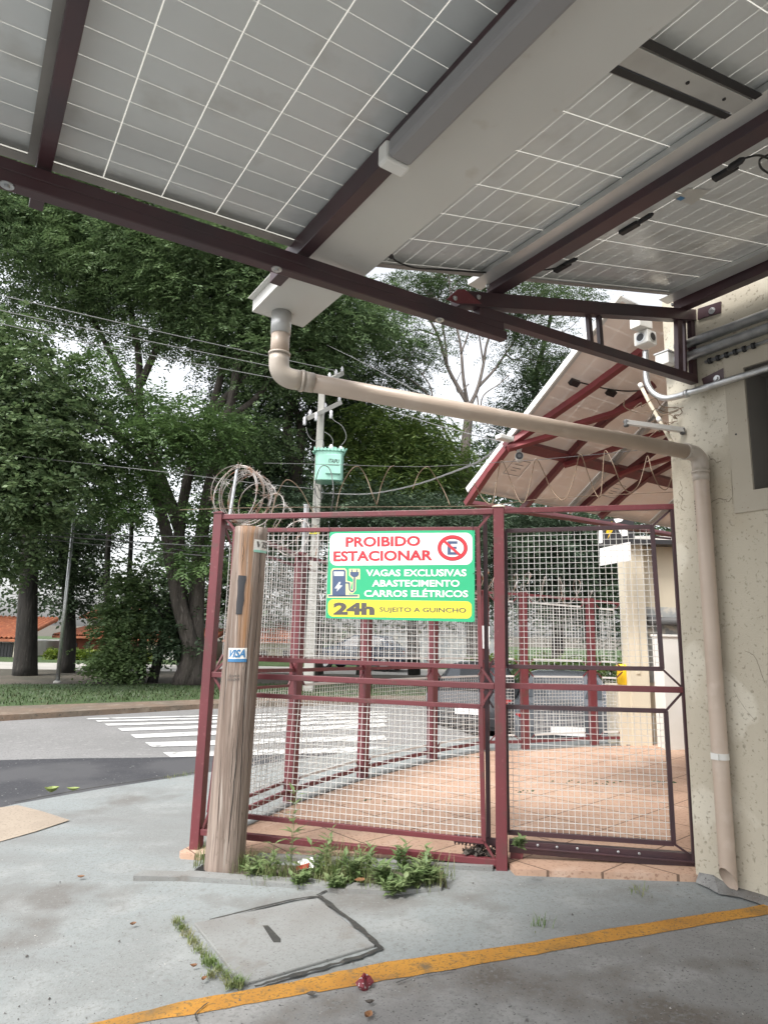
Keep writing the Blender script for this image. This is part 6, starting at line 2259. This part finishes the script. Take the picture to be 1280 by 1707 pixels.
def car(label, c, yaw, paint, group='cars parked beyond the fence', big=True):
    """a small saloon, nose towards +y of its own frame"""
    root = thing('parked_car', label, 'car', c, group)
    root.rotation_euler = (0, 0, yaw)
    lc = np.array(c, float)
    L_ = 4.2
    #        y     half-w low, zlow, half-w belt, zbelt, half-w roof, zroof
    sec = [(-2.10, 0.70, 0.34, 0.76, 0.62, 0.70, 0.64), (-2.04, 0.80, 0.24, 0.84, 0.86, 0.72, 0.92), (-1.55, 0.84, 0.20, 0.87, 0.93, 0.72, 1.02), (-1.15, 0.85, 0.20, 0.87, 0.94, 0.60, 1.36), (-0.55, 0.85, 0.20, 0.87, 0.93, 0.58, 1.43),
           (0.15, 0.85, 0.20, 0.87, 0.92, 0.57, 1.41), (0.95, 0.85, 0.20, 0.87, 0.90, 0.66, 0.98), (1.5, 0.84, 0.21, 0.85, 0.84, 0.70, 0.87), (1.95, 0.78, 0.25, 0.80, 0.70, 0.66, 0.74), (2.10, 0.66, 0.34, 0.70, 0.55, 0.58, 0.58)]
    vs, fs = [], []
    for (y, wl_, zl_, wb, zb_, wr, zr_) in sec:
        half = [(0, zl_), (wl_, zl_), (wb, (zl_ + zb_) / 2 + 0.05), (wb, zb_), (wr, zr_ - 0.03), (wr * 0.8, zr_), (0, zr_ + 0.015)]
        ring_ = half + [(-x, z) for x, z in half[-2:0:-1]]
        vs += [(x, y, z) for x, z in ring_]
    k = 12
    for i in range(len(sec) - 1):
        for j in range(k):
            j2 = (j + 1) % k
            fs.append((i * k + j, i * k + j2, (i + 1) * k + j2, (i + 1) * k + j))
    fs += [tuple(range(k - 1, -1, -1)), tuple((len(sec) - 1) * k + j for j in range(k))]

    def add(name, mb, m, smooth=False, bev=0.0, par=None):
        me = mesh_from(name, mb.v, mb.f, (0, 0, 0), m, smooth)
        o = link(name, me, par or root)
        if bev:
            q = o.modifiers.new('bevel', 'BEVEL'); q.width = bev; q.segments = 2
        return o
    mb = MB(); mb.add(vs, fs)
    body = add('body', mb, paint, True)
    ms = body.modifiers.new('edges', 'EDGE_SPLIT'); ms.split_angle = R(38)
    mb = MB(); mb.quad((-0.62, -1.535, 1.04), (0.62, -1.535, 1.04), (0.53, -1.19, 1.33), (-0.53, -1.19, 1.33))
    add('rear_window', mb, M['glass_dark'])
    mb = MB(); mb.quad((-0.60, 0.93, 1.01), (-0.53, 0.22, 1.385), (0.53, 0.22, 1.385), (0.60, 0.93, 1.01))
    add('windscreen', mb, M['glass_dark'])
    for sx in (-1, 1):
        for (y0, y1, y2, y3) in ((-1.25, -0.35, -0.35, -1.0), (-0.28, 0.70, 0.12, -0.28)):
            mb = MB(); mb.quad((sx * 0.857, y0, 0.97), (sx * 0.857, y1, 0.96), (sx * 0.605, y2, 1.36), (sx * 0.615, y3, 1.34))
            add('side_window', mb, M['glass_dark'])
        mb = MB(); mb.hexa([(sx * 0.60, -2.09, 0.70), (sx * 0.82, -2.05, 0.70), (sx * 0.85, -1.80, 0.70), (sx * 0.60, -2.0, 0.70), (sx * 0.62, -2.08, 0.82), (sx * 0.80, -2.06, 0.82), (sx * 0.84, -1.85, 0.84), (sx * 0.62, -2.0, 0.82)])
        add('tail_light', mb, M['lamp_red'])
        mb = MB(); mb.hexa([(sx * 0.45, 2.02, 0.56), (sx * 0.72, 1.98, 0.56), (sx * 0.76, 1.75, 0.62), (sx * 0.5, 1.8, 0.62), (sx * 0.45, 2.0, 0.68), (sx * 0.72, 1.95, 0.68), (sx * 0.78, 1.7, 0.76), (sx * 0.5, 1.75, 0.74)])
        add('headlight', mb, M['porcelain'])
        mb = MB(); mb.hexa([(sx * 0.86, 0.55, 0.92), (sx * 1.00, 0.58, 0.92), (sx * 1.00, 0.68, 0.94), (sx * 0.86, 0.68, 0.94), (sx * 0.86, 0.55, 1.02), (sx * 1.00, 0.58, 1.04), (sx * 1.00, 0.68, 1.03), (sx * 0.86, 0.68, 1.02)])
        add('mirror', mb, paint)
        for wy in (-1.30, 1.28):
            mb = MB(); mb.lathe((sx * 0.70, wy, 0.30), [(0.20, -0.005), (0.30, 0.0), (0.31, 0.05), (0.31, 0.13), (0.29, 0.175), (0.2, 0.178)], 20, (sx, 0, 0))
            wh = add('wheel', mb, M['tyre'])
            mb = MB(); mb.lathe((sx * 0.878, wy, 0.30), [(0.19, 0.0), (0.18, 0.006), (0.05, 0.0)], 16, (sx, 0, 0))
            add('rim', mb, M['galv'], par=wh)
    mb = MB(); mb.box((-0.26, -2.112, 0.52), (0.52, 0, 0), (0, 0.01, 0), (0, 0, 0.13))
    add('number_plate', mb, M['sign_white'])
    mb = MB(); mb.box((-0.80, -2.125, 0.30), (1.6, 0, 0), (0, 0.1, 0), (0, 0, 0.18))
    add('bumper', mb, M['dark'], bev=0.02)
    return root


ca = at(940, 1200, 12.6); ca[2] = road_z(ca[0], ca[1])
car('graphite saloon seen from behind through the lower gate mesh, blue sky in its rear window', ca, R(-14), M['car_dark'])
ca = at(810, 1200, 14.6); ca[2] = road_z(ca[0], ca[1])
car('black car with a red tail lamp half hidden by the gate post', ca, R(-18), M['car_black'])
ca = at(602, 1125, 27.5); ca[2] = 0.05
car('small dark blue car parked across the road, seen in the gap between the fence meshes', ca, R(70), M['car_blue'])
# pale clipped strip of hedge beyond the far fence bay
hh = at(960, 1115, 14.8)
rng = np.random.default_rng(5)
root = thing('hedge', 'low dark hedge beyond the far fence bay, left of the yellow container', 'hedge', (hh[0] + 0.6, 15.6, -0.45))
n = 1700
P = np.column_stack([rng.uniform(hh[0] - 2.2, hh[0] + 3.2, n), 15.6 + rng.uniform(-0.3, 0.3, n), -0.45 + 1.5 * rng.uniform(0, 1, n) ** 0.8])
V, nf = sprays(rng, P, rng.normal(size=(n, 3)) * 0.7 + np.array([0, -0.5, 0.5]), 0.22, 7, 0.12, 0.06, 0.1)
npmesh('foliage', V, nf, M['leaf_lance'], root)
mb = MB()
for i in range(14):
    x = hh[0] - 2.1 + 5.2 * i / 13
    mb.tube([(x, 15.6, -0.5), (x + 0.04, 15.62, 0.3), (x - 0.05, 15.6, 0.9)], [0.03, 0.025, 0.01], 6)
part(root, 'stems', mb, M['bark_dark'])

# ================================================================== POLES, TRANSFORMER, WIRES
pp = gnd(523, 1150, 0.05)
YP = 17.0
pbm = at(514, 1160, YP); pbm[2] = 0.0
ptop = at(537, 648, YP)
pole = thing('utility_pole', 'pale concrete utility pole with two crossarms, carrying the green transformer', 'pole', pbm)
mb = MB()
d = ptop - pbm
w0, w1 = 0.135, 0.085
mb.hexa([pbm + np.array([-w0, -w0, 0]), pbm + np.array([w0, -w0, 0]), pbm + np.array([w0, w0, 0]), pbm + np.array([-w0, w0, 0]), ptop + np.array([-w1, -w1, 0]), ptop + np.array([w1, -w1, 0]), ptop + np.array([w1, w1, 0]), ptop + np.array([-w1, w1, 0])])
part(pole, 'shaft', mb, M['pole_concrete'], bevel=0.02)
for (xa, ya, xb, yb) in ((514, 697, 568, 671), (548, 634, 571, 622)):
    a, b = at(xa, ya, YP - 0.5), at(xb, yb, YP + 0.5)
    mb = MB(); mb.beam(a, b, 0.09, 0.11)
    ca_ = part(pole, 'crossarm', mb, M['pole_concrete'])
    for t in (0.05, 0.5, 0.95):
        q = a + (b - a) * t + zz * 0.05
        mb = MB(); mb.lathe(q, [(0.03, 0), (0.055, 0.03), (0.035, 0.06), (0.055, 0.09), (0.03, 0.13), (0.02, 0.16)], 10)
        part(ca_, 'insulator', mb, M['porcelain'], True)
for (x, y) in ((508, 700), (527, 693), (552, 689)):
    q = at(x, y, YP - 0.35)
    mb = MB(); mb.lathe(q - zz * 0.15, [(0.03, 0), (0.05, 0.02), (0.04, 0.06), (0.05, 0.10), (0.04, 0.14), (0.05, 0.2), (0.02, 0.24)], 10)
    part(pole, 'fuse_cutout', mb, M['porcelain'], True)
mb = MB()
mb.box(at(516, 890, YP - 0.16), np.array([0.26, 0, 0]), np.array([0, 0.01, 0]), np.array([0, 0, 0.16]))
pt = part(pole, 'number_plate', mb, M['sign_yellow'])
mb = MB()
V0 = at(517, 889, YP - 0.165)
text_on(mb, 'B010', V0 + zz * 0.13, V0 + zz * 0.13 + np.array([0.23, 0, 0]), V0 + np.array([0.23, 0, 0]), V0, 0.02)
part(pt, 'lettering', mb, M['dark'])
tc = at(549, 780, YP - 0.45)
tr_ = thing('transformer', 'mint green pole transformer with bushings and a nameplate lettered ITAIPU', 'transformer', at(549, 806, YP - 0.45))
k = YP / FPX
mb = MB()
hx, hy, hz2 = 23 * k, 0.30, 25 * k
pts = []
for i in range(28):
    a = 2 * math.pi * i / 28
    cx, cy = math.cos(a), math.sin(a)
    pts.append(tc + np.array([math.copysign(abs(cx) ** 0.45, cx) * hx, math.copysign(abs(cy) ** 0.45, cy) * hy, -hz2]))
mb.prism(pts, zz * 2 * hz2)
part(tr_, 'tank', mb, M['mint'], bevel=0.02)
mb = MB()
mb.prism([tc + (p - tc - zz * p[2] + zz * tc[2]) * 1.07 + zz * (hz2 - 0.0) for p in pts], zz * 0.05)
tp = part(tr_, 'lid', mb, M['mint'])
for i in range(9):
    q = tc + np.array([-hx * 1.02 + 2.04 * hx * i / 8, -hy * 1.07, hz2 + 0.03])
    m2 = MB(); m2.cbox(q, 0.04, 0.04, 0.09)
    part(tp, 'clamp', m2, M['mint'])
mb = MB()
mb.box(tc + np.array([-4 * k, -hy - 0.05, -15 * k]), np.array([25 * k, 0, 0]), np.array([0, 0.08, 0]), np.array([0, 0, 33 * k]))
npz = part(tr_, 'front_panel', mb, M['mint'], bevel=0.015)
mb = MB()
o = tc + np.array([0 * k, -hy - 0.053, 3 * k])
text_on(mb, 'ITAIPU', o + zz * 7 * k, o + zz * 6.2 * k + np.array([18 * k, 0, 0]), o + np.array([18 * k, 0, -0.8 * k]), o, 0.02, 0.3)
o2 = tc + np.array([0 * k, -hy - 0.053, -1.5 * k])
text_on(mb, 'transformadores', o2 + zz * 2.4 * k, o2 + zz * 1.8 * k + np.array([18 * k, 0, 0]), o2 + np.array([18 * k, 0, -0.6 * k]), o2, 0.0, 0.3)
part(npz, 'lettering', mb, M['dark'])
for (x, y) in ((537, 752), (552, 747), (568, 750)):
    q = at(x, y, YP - 0.5)
    mb = MB(); mb.lathe(q - zz * 0.14, [(0.04, 0), (0.075, 0.03), (0.06, 0.06), (0.075, 0.09), (0.06, 0.12), (0.075, 0.15), (0.06, 0.18), (0.03, 0.24)], 12)
    part(tr_, 'bushing', mb, M['porcelain'], True)
for (x, y, x2, y2) in ((555, 757, 558, 745), (571, 760, 578, 748), (525, 757, 522, 752)):
    mb = MB(); mb.beam(at(x, y, YP - 0.5), at(x2, y2, YP - 0.6), 0.05, 0.02)
    part(tr_, 'lifting_lug', mb, M['mint'])


def wire(label, px, Y, r, m, name='overhead_wire', group='overhead wires', k=6, twist=False, cat='wire'):
    """Y: one distance or one per point"""
    Ys = Y if hasattr(Y, '__len__') else [Y] * len(px)
    P = smoothpath([at(x, y, q) for (x, y), q in zip(px, Ys)], k)
    mb = MB()
    if twist:
        for ph in (0, 2.1, 4.2):
            mb.tube([p + np.array([0, math.cos(i * 0.9 + ph), math.sin(i * 0.9 + ph)]) * r * 1.3 for i, p in enumerate(P)], r, 5)
    else:
        mb.tube(P, r, 5)
    return solo(name, mb, m, label, cat, group, True)


WCP = M['cable_pale']
wire('uppermost of the three near power wires crossing the great tree', [(-400, 400), (0, 492), (200, 538), (400, 583), (560, 618)], [13, 14.5, 15.3, 16.2, 16.9], 0.012, WCP)
wire('middle one of the three near power wires crossing the great tree', [(-400, 418), (0, 517), (200, 559), (400, 600), (545, 630)], [13, 14.5, 15.3, 16.2, 16.9], 0.012, WCP)
wire('lowest of the three near power wires crossing the great tree', [(-400, 434), (0, 539), (200, 582), (400, 620), (540, 645)], [13, 14.5, 15.3, 16.2, 16.9], 0.012, WCP)
wire('single pale wire sagging below the bright young sprays towards the corner post', [(-300, 700), (0, 755), (130, 771), (250, 784), (350, 796), (430, 806), (525, 815)], [13, 14.2, 14.8, 15.4, 15.9, 16.4, 16.9], 0.010, WCP)
wire('upper telephone line of the low bundle at left', [(-300, 862), (0, 884), (130, 890), (250, 894), (370, 893), (520, 880)], [15, 15.6, 15.9, 16.2, 16.5, 16.9], 0.012, M['cable'])
wire('middle telephone line of the low bundle at left', [(-300, 870), (0, 888), (130, 897), (250, 905), (370, 911), (520, 910)], [15, 15.6, 15.9, 16.2, 16.5, 16.9], 0.016, M['cable'])
wire('lowest telephone line of the low bundle at left', [(-300, 880), (0, 892), (130, 905), (250, 918), (370, 928), (520, 930)], [15, 15.6, 15.9, 16.2, 16.5, 16.9], 0.012, M['cable'])
wire('dark line dropping across the lamp pole at the far left', [(-200, 800), (40, 845), (120, 870), (220, 905), (370, 925)], [16, 16.4, 16.6, 16.8, 17], 0.010, M['cable'])
wire('wire from pole to canopy, upper strand over the narrow-leaved tree', [(545, 575), (620, 612), (700, 655), (770, 690), (842, 722)], [16.8, 14, 11, 8.6, 6.1], 0.006, WCP)
wire('wire from pole to canopy, lower strand over the narrow-leaved tree', [(545, 640), (620, 672), (700, 700), (770, 720), (843, 738)], [16.8, 14, 11, 8.6, 6.1], 0.006, WCP)
wire('thick twisted cable rising from the pole to the red canopy frame', [(538, 822), (600, 824), (650, 818), (700, 806), (760, 785), (800, 768), (842, 737)], [16.8, 14.5, 12.4, 10.6, 8.6, 7.4, 6.1], 0.007, WCP, 'twisted_cable', None, 8, True, 'cable')
wire('thin lead looping from the crossarm down to the fuse side of the transformer', [(510, 712), (514, 726), (524, 735), (537, 732), (540, 745)], YP - 0.5, 0.008, WCP, 'transformer_lead', 'leads of the transformer')
wire('thin lead from the crossarm to the middle bushing of the transformer', [(541, 720), (550, 726), (555, 734), (554, 742)], YP - 0.5, 0.008, WCP, 'transformer_lead', 'leads of the transformer')
wire('long curved lead reaching the right bushing of the transformer', [(550, 690), (556, 700), (570, 710), (577, 725), (575, 735), (569, 742)], YP - 0.5, 0.008, WCP, 'transformer_lead', 'leads of the transformer')
wire('dark cable loop hanging below the transformer', [(525, 812), (528, 826), (534, 832), (538, 828), (532, 815), (528, 808)], YP - 0.3, 0.012, M['cable'], 'transformer_lead', 'leads of the transformer')
# thin lamp pole on the verge
lb1 = gnd(96, 1139, 0.08)
mb = MB()
lt = at(124, 860, float(lb1[1]))
mb.tube([lb1, lb1 + (lt - lb1) * 0.5, lt], [0.055, 0.045, 0.035], 10)
root = thing('lamp_pole', 'thin grey metal pole leaning slightly on the verge before the dark trees', 'pole', lb1)
part(root, 'shaft', mb, M['galv'], True)
mb = MB(); mb.lathe(lb1, [(0.1, -0.03), (0.1, 0.05), (0.06, 0.07)], 12)
part(root, 'footing', mb, M['pole_concrete'])

# ================================================================== WEEDS, GRASS AND LITTER
def weed_mesh(rng, base, h, nst, ll, lw, lean=0.25, leaves=7):
    mbs = MB()
    P, D = [], []
    for i in range(nst):
        a = rng.uniform(0, 2 * math.pi)
        hh = h * rng.uniform(0.55, 1.0)
        l_ = np.array([math.cos(a), math.sin(a), 0]) * lean * hh * rng.uniform(0.2, 1.2)
        p0 = base + np.array([math.cos(a), math.sin(a), 0]) * 0.015
        pts = [p0, p0 + l_ * 0.3 + zz * hh * 0.5, p0 + l_ + zz * hh]
        pts = smoothpath(pts, 4)
        mbs.tube(pts, [0.0028 * (1 - 0.6 * k / len(pts)) for k in range(len(pts))], 5)
        for k in range(leaves):
            t = 0.2 + 0.8 * k / (leaves - 1)
            q = pts[min(len(pts) - 1, int(t * (len(pts) - 1)))]
            for s in (0, 1):
                b = k * 2.4 + s * math.pi + a
                P.append(q)
                D.append([math.cos(b), math.sin(b), 0.25 + 0.5 * t])
    P, D = np.array(P), unit(np.array(D) + rng.normal(size=(len(P), 3)) * 0.2)
    sc = rng.uniform(0.6, 1.2, (len(P), 1))
    side = unit(np.cross(D, np.array([0, 0, 1.0])))
    n_ = np.cross(side, D)
    L = ll * sc
    a = P
    b = P + D * L * 0.4 + side * lw * sc * 0.5
    m_ = P + D * L * 0.5 - n_ * L * 0.05
    c = P + D * L - n_ * L * 0.22
    e = P + D * L * 0.4 - side * lw * sc * 0.5
    V = np.stack([a, b, m_, e, b, c, e, m_], axis=1)
    V = np.stack([a, b, m_, a, m_, e, b, c, m_, m_, c, e], axis=1).reshape(-1, 3)
    return mbs, V, len(P) * 4


def weed(label, x, y, h, nst, ll, lw, seed, off=0.01, lean=0.3, leaves=7):
    rng = np.random.default_rng(seed)
    b = gg(x, y, off)
    root = thing('weed', label, 'plant', b, 'leafy weeds at the foot of the fence')
    mbs, V, nf = weed_mesh(rng, b, h, nst, ll, lw, lean, leaves)
    part(root, 'stem', mbs, M['leaf_weed'])
    npmesh('leaves', V, nf, M['leaf_weed'], root, 3)


weed('tallest weed, a single leafy stalk standing before the mesh beside the wooden post', 482, 1452, 0.52, 2, 0.085, 0.028, 41, lean=0.06, leaves=9)
weed('slender weed leaning left of the tall stalk', 455, 1460, 0.22, 3, 0.07, 0.024, 42)
weed('small weed with a branching top between tall stalk and red packet', 546, 1445, 0.30, 3, 0.06, 0.026, 43)
weed('leafy weed behind the red and white packet', 528, 1462, 0.20, 5, 0.075, 0.03, 44)
weed('broad weed clump above the orange leaf', 590, 1470, 0.15, 6, 0.08, 0.03, 45)
weed('spreading weed right of the orange leaf', 640, 1476, 0.13, 7, 0.08, 0.034, 46, lean=0.6)
weed('low bushy weed near the right end of the planting strip', 690, 1480, 0.12, 8, 0.085, 0.036, 47, lean=0.7)
weed('rightmost bushy weed of the planting strip', 722, 1474, 0.11, 7, 0.08, 0.034, 48, lean=0.7)
weed('weed growing right against the bottom rail, left of the gear rack', 668, 1450, 0.15, 4, 0.07, 0.03, 49)
weed('wiry weed against the bottom rail near the end of the planting strip', 708, 1452, 0.13, 4, 0.065, 0.028, 50)
weed('tiny weed in the middle of the bed kerb', 612, 1455, 0.15, 5, 0.06, 0.026, 51)
weed('low weed hanging over the kerb beneath the bushy weeds', 655, 1490, 0.09, 8, 0.07, 0.03, 52, lean=1.0)
weed('low leafy weed left of the tall stalk, hugging the log', 425, 1462, 0.10, 7, 0.06, 0.026, 54, lean=0.8)
weed('creeping weed under the red and white packet', 500, 1476, 0.07, 8, 0.06, 0.026, 55, lean=1.0)
weed('creeping weed between the packet and the orange leaf', 560, 1480, 0.08, 8, 0.06, 0.028, 56, lean=1.0)
weed('little weed behind the gate post under the gate mesh', 862, 1412, 0.06, 4, 0.05, 0.03, 53, off=0.22)


def blades(name, pts, rng, h, m, n, spread, root=None, wid=0.004, kind=None, lean=0.6):
    idx = rng.integers(0, len(pts), n)
    base = np.array(pts)[idx] + np.column_stack([rng.normal(size=n) * spread, rng.normal(size=n) * spread, np.zeros(n)])
    base[:, 2] = np.array([gz(p[0], p[1]) for p in base]) + 0.006
    a = rng.uniform(0, 2 * math.pi, n)
    hh = h * rng.uniform(0.35, 1.1, n)
    dv = np.column_stack([np.cos(a), np.sin(a), np.zeros(n)])
    sv = np.column_stack([-np.sin(a), np.cos(a), np.zeros(n)]) * wid * 0.5
    le = (hh * lean * rng.uniform(0.1, 1.2, n))[:, None]
    mid = base + dv * le * 0.35 + np.column_stack([np.zeros(n), np.zeros(n), hh * 0.62])
    tip = base + dv * le + np.column_stack([np.zeros(n), np.zeros(n), hh * 0.95])
    V = np.stack([base - sv, base + sv, mid + sv * 0.8, mid - sv * 0.8, mid - sv * 0.8, mid + sv * 0.8, tip + sv * 0.1, tip - sv * 0.1], axis=1).reshape(-1, 3)
    o = npmesh(name, V, n * 2, m, root)
    if kind:
        o['kind'] = kind
    return o


rng = np.random.default_rng(9)
pts = [gg(x, y) for x, y in ((400, 1455), (420, 1450), (440, 1458), (450, 1470), (480, 1462), (500, 1470), (520, 1468), (560, 1462), (580, 1475), (610, 1470), (630, 1480), (660, 1482), (690, 1470), (720, 1480), (735, 1468), (600, 1450), (550, 1475))]
blades('bed_grass', pts, rng, 0.14, M['grass_blade'], 900, 0.05, kind='stuff', lean=0.9)
tuf = [gg(x, y) for x, y in ((560, 1472), (572, 1468), (585, 1472), (596, 1466), (545, 1470))]
blades('bed_grass', tuf, rng, 0.22, M['grass_blade'], 200, 0.025, kind='stuff', wid=0.005, lean=0.7)
tuf = [gg(x, y) for x, y in ((340, 1440), (350, 1446), (330, 1446), (396, 1448), (405, 1454))]
blades('bed_grass', tuf, rng, 0.15, M['grass_blade'], 120, 0.02, kind='stuff', wid=0.004, lean=0.9)
tuf = [gg(x, y) for x, y in [(295 + 8 * i + 22 * (i / 9) ** 2, 1540 + 11.5 * i) for i in range(10)] + [(385, 1648), (400, 1646), (352, 1630), (345, 1610)]]
blades('joint_grass', tuf, rng, 0.035, M['grass_blade'], 900, 0.014, kind='stuff', wid=0.004, lean=1.3)
tuf = [gg(x, y) for x, y in ((1065, 1490), (900, 1545), (330, 1290), (310, 1294), (280, 1299), (295, 1296), (1160, 1462))]
blades('joint_grass', tuf, rng, 0.05, M['grass_blade'], 160, 0.03, kind='stuff', wid=0.004, lean=1.0)
# tufts on the verge
n = 9000
u = rng.uniform(0, 1, n)
f = rng.uniform(0.0, 1, n)
xs_ = rng.uniform(-13, 3, n)
lo_ = np.interp(xs_, [p[0] for p in G0], [p[1] for p in G0])
hi_ = np.interp(xs_, [p[0] for p in G1], [p[1] for p in G1])
P = np.column_stack([xs_, lo_ + (hi_ - lo_) * f, np.full(n, 0.07)])
a = rng.uniform(0, 2 * math.pi, n)
hh = rng.uniform(0.02, 0.08, n)
dv = np.column_stack([np.cos(a), np.sin(a), np.zeros(n)])
sv = np.column_stack([-np.sin(a), np.cos(a), np.zeros(n)]) * 0.012
tip = P + dv * hh[:, None] * 0.7 + np.column_stack([np.zeros(n), np.zeros(n), hh])
V = np.stack([P - sv, P + sv, tip + sv * 0.2, tip - sv * 0.2], axis=1).reshape(-1, 3)
o = npmesh('verge_grass', V, n, M['shaded_verge_blade'], None)
o['kind'] = 'stuff'


def crumple(c, r, seed, m, label, cat, name, squash=0.6, n=26, group=None):
    rng = np.random.default_rng(seed)
    vs, fs = [], []
    for i in range(5):
        th = math.pi * i / 4
        for j in range(8):
            ph = 2 * math.pi * j / 8
            rr = r * rng.uniform(0.5, 1.25)
            vs.append(c + np.array([math.sin(th) * math.cos(ph) * rr, math.sin(th) * math.sin(ph) * rr, (math.cos(th) + 0.9) * rr * squash]))
    for i in range(4):
        for j in range(8):
            j2 = (j + 1) % 8
            fs.append((i * 8 + j, i * 8 + j2, (i + 1) * 8 + j2, (i + 1) * 8 + j))
    mb = MB(); mb.add(vs, fs)
    return solo(name, mb, m, label, cat, group)


c = gg(606, 1650, 0.0)
crumple(c, 0.036, 4, M['wrapper_red'], 'crumpled dark red wrapper lying beside the yellow line', 'wrapper', 'crumpled_wrapper', 0.8)
c = gg(508, 1449, 0.03)
root = thing('packet', 'red and white empty packet lying in the weeds', 'packet', c)
mb = MB()
q = nrm(gd * 0.95 + np.array([0, 0, 0.25]))
p0 = c - q * 0.06
for i in range(4):
    a, b = p0 + q * 0.03 * i, p0 + q * 0.03 * (i + 1)
    j = zz * 0.012 * (i % 2)
    mb.hexa([a, b, b + gn * 0.03, a + gn * 0.03, a + zz * 0.05 + j + gn * 0.02, b + zz * 0.05 - j + gn * 0.02, b + zz * 0.05 + gn * 0.035, a + zz * 0.05 + gn * 0.035])
part(root, 'wrapper', mb, M['sign_white'])
mb = MB()
a, b = p0 - gn * 0.003 + zz * 0.004, p0 + q * 0.09 - gn * 0.003 + zz * 0.004
mb.hexa([a, b, b + gn * 0.002, a + gn * 0.002, a + zz * 0.022, b + zz * 0.03, b + zz * 0.03 + gn * 0.002, a + zz * 0.022 + gn * 0.002])
part(root, 'red_print', mb, M['sign_red'])


def leaf(label, x, y, L, W, ang, m, off=0.012, curl=0.012, group='fallen leaves'):
    c = gg(x, y, off)
    d = np.array([math.cos(ang), math.sin(ang), 0]); s = np.array([-math.sin(ang), math.cos(ang), 0])
    mb = MB()
    prof = [(-0.5, 0.02), (-0.3, 0.55), (0, 1.0), (0.3, 0.65), (0.5, 0.03)]
    vs, fs = [], []
    for (t, w) in prof:
        z = zz * curl * (4 * t * t)
        vs += [c + d * t * L + s * w * W / 2 + z + zz * curl * w, c + d * t * L + z, c + d * t * L - s * w * W / 2 + z + zz * curl * w * 0.8]
    for i in range(4):
        fs += [(3 * i, 3 * i + 1, 3 * i + 4, 3 * i + 3), (3 * i + 1, 3 * i + 2, 3 * i + 5, 3 * i + 4)]
    mb.add(vs, fs)
    return solo('fallen_leaf', mb, m, label, 'leaf', group)


leaf('orange dry leaf caught in the weeds above the kerb', 600, 1469, 0.075, 0.055, 0.4, M['dry_leaf'], 0.05)
leaf('tan leaf near the bottom edge, below the red wrapper', 614, 1695, 0.05, 0.035, 1.1, M['dry_leaf'])
leaf('dark bit of leaf between the red wrapper and the tan leaf', 616, 1673, 0.04, 0.02, 0.1, M['bark'])
leaf('brown leaf lying on the yellow line left of the red wrapper', 519, 1660, 0.045, 0.03, 0.2, M['bark'])
leaf('brown leaf on the pale pavement left of the inspection slab', 222, 1542, 0.035, 0.022, 0.5, M['dry_leaf'])
leaf('reddish chip of leaf beside the grass-grown joint of the slab', 323, 1612, 0.035, 0.015, 0.1, M['dry_leaf'])
leaf('second reddish leaf by the grass-grown joint, further down', 340, 1634, 0.03, 0.02, 0.9, M['dry_leaf'])
leaf('small tan leaf on the pavement left of the wooden post', 135, 1463, 0.05, 0.025, 0.1, M['dry_leaf'])
leaf('left one of the two lime green leaves at the road edge', 86, 1321, 0.13, 0.075, 0.3, M['lime_leaf'], 0.02, 0.05)
leaf('right one of the two lime green leaves at the road edge', 122, 1318, 0.13, 0.05, 0.0, M['lime_leaf'], 0.02, 0.03)
# grit strewn on the ground
rng = np.random.default_rng(21)
mb = MB()
for i in range(650):
    x, y = rng.uniform(-100, 1320), 1280 + 440 * rng.uniform(0, 1) ** 0.8
    if y < 1470 and 300 < x < 1200:
        continue
    c = gg(x, y, 0.007)
    if float(c @ bd) > WS - 0.05:
        continue
    r = rng.uniform(0.0018, 0.0045) * (2.2 if rng.random() < 0.07 else 1)
    a = rng.uniform(0, 6.28)
    v = [c + np.array([math.cos(a + q) * r * rng.uniform(0.6, 1.4), math.sin(a + q) * r * rng.uniform(0.6, 1.4), 0]) for q in (0, 1.6, 3.1, 4.7)]
    mb.add(v + [c + zz * r * 0.9], [(0, 1, 4), (1, 2, 4), (2, 3, 4), (3, 0, 4)])
o = struct('grit', mb, M['pebble'], kind='stuff')
# moss in the paving joints of the yard
mb = MB()
for i in range(90):
    x, y = rng.choice([(950, 1303), (1020, 1305), (1100, 1304), (865, 1320), (780, 1262), (700, 1350), (560, 1370), (620, 1335), (480, 1400), (760, 1340)]) + rng.normal(size=2) * np.array([14, 1.5])
    c = gg(x, y, 0.036)
    r = rng.uniform(0.006, 0.018)
    v = [c + np.array([math.cos(q) * r * rng.uniform(0.6, 1.6), math.sin(q) * r * rng.uniform(0.4, 1.0), 0]) for q in (0, 1.6, 3.1, 4.7)]
    mb.add(v + [c + zz * r * 0.7], [(0, 1, 4), (1, 2, 4), (2, 3, 4), (3, 0, 4)])
struct('moss', mb, M['leaf_dark'], kind='stuff')
# dry leaf litter heaped at the gate's tail
mb = MB()
for i in range(120):
    c = FP(rng.uniform(775, 826), rng.uniform(1414, 1426), rng.uniform(0.01, 0.12))
    r = rng.uniform(0.008, 0.02)
    v = [c + rng.normal(size=3) * r for _ in range(4)]
    mb.add(v, [(0, 1, 2), (0, 2, 3)])
struct('leaf_litter', mb, M['bark'], kind='stuff')
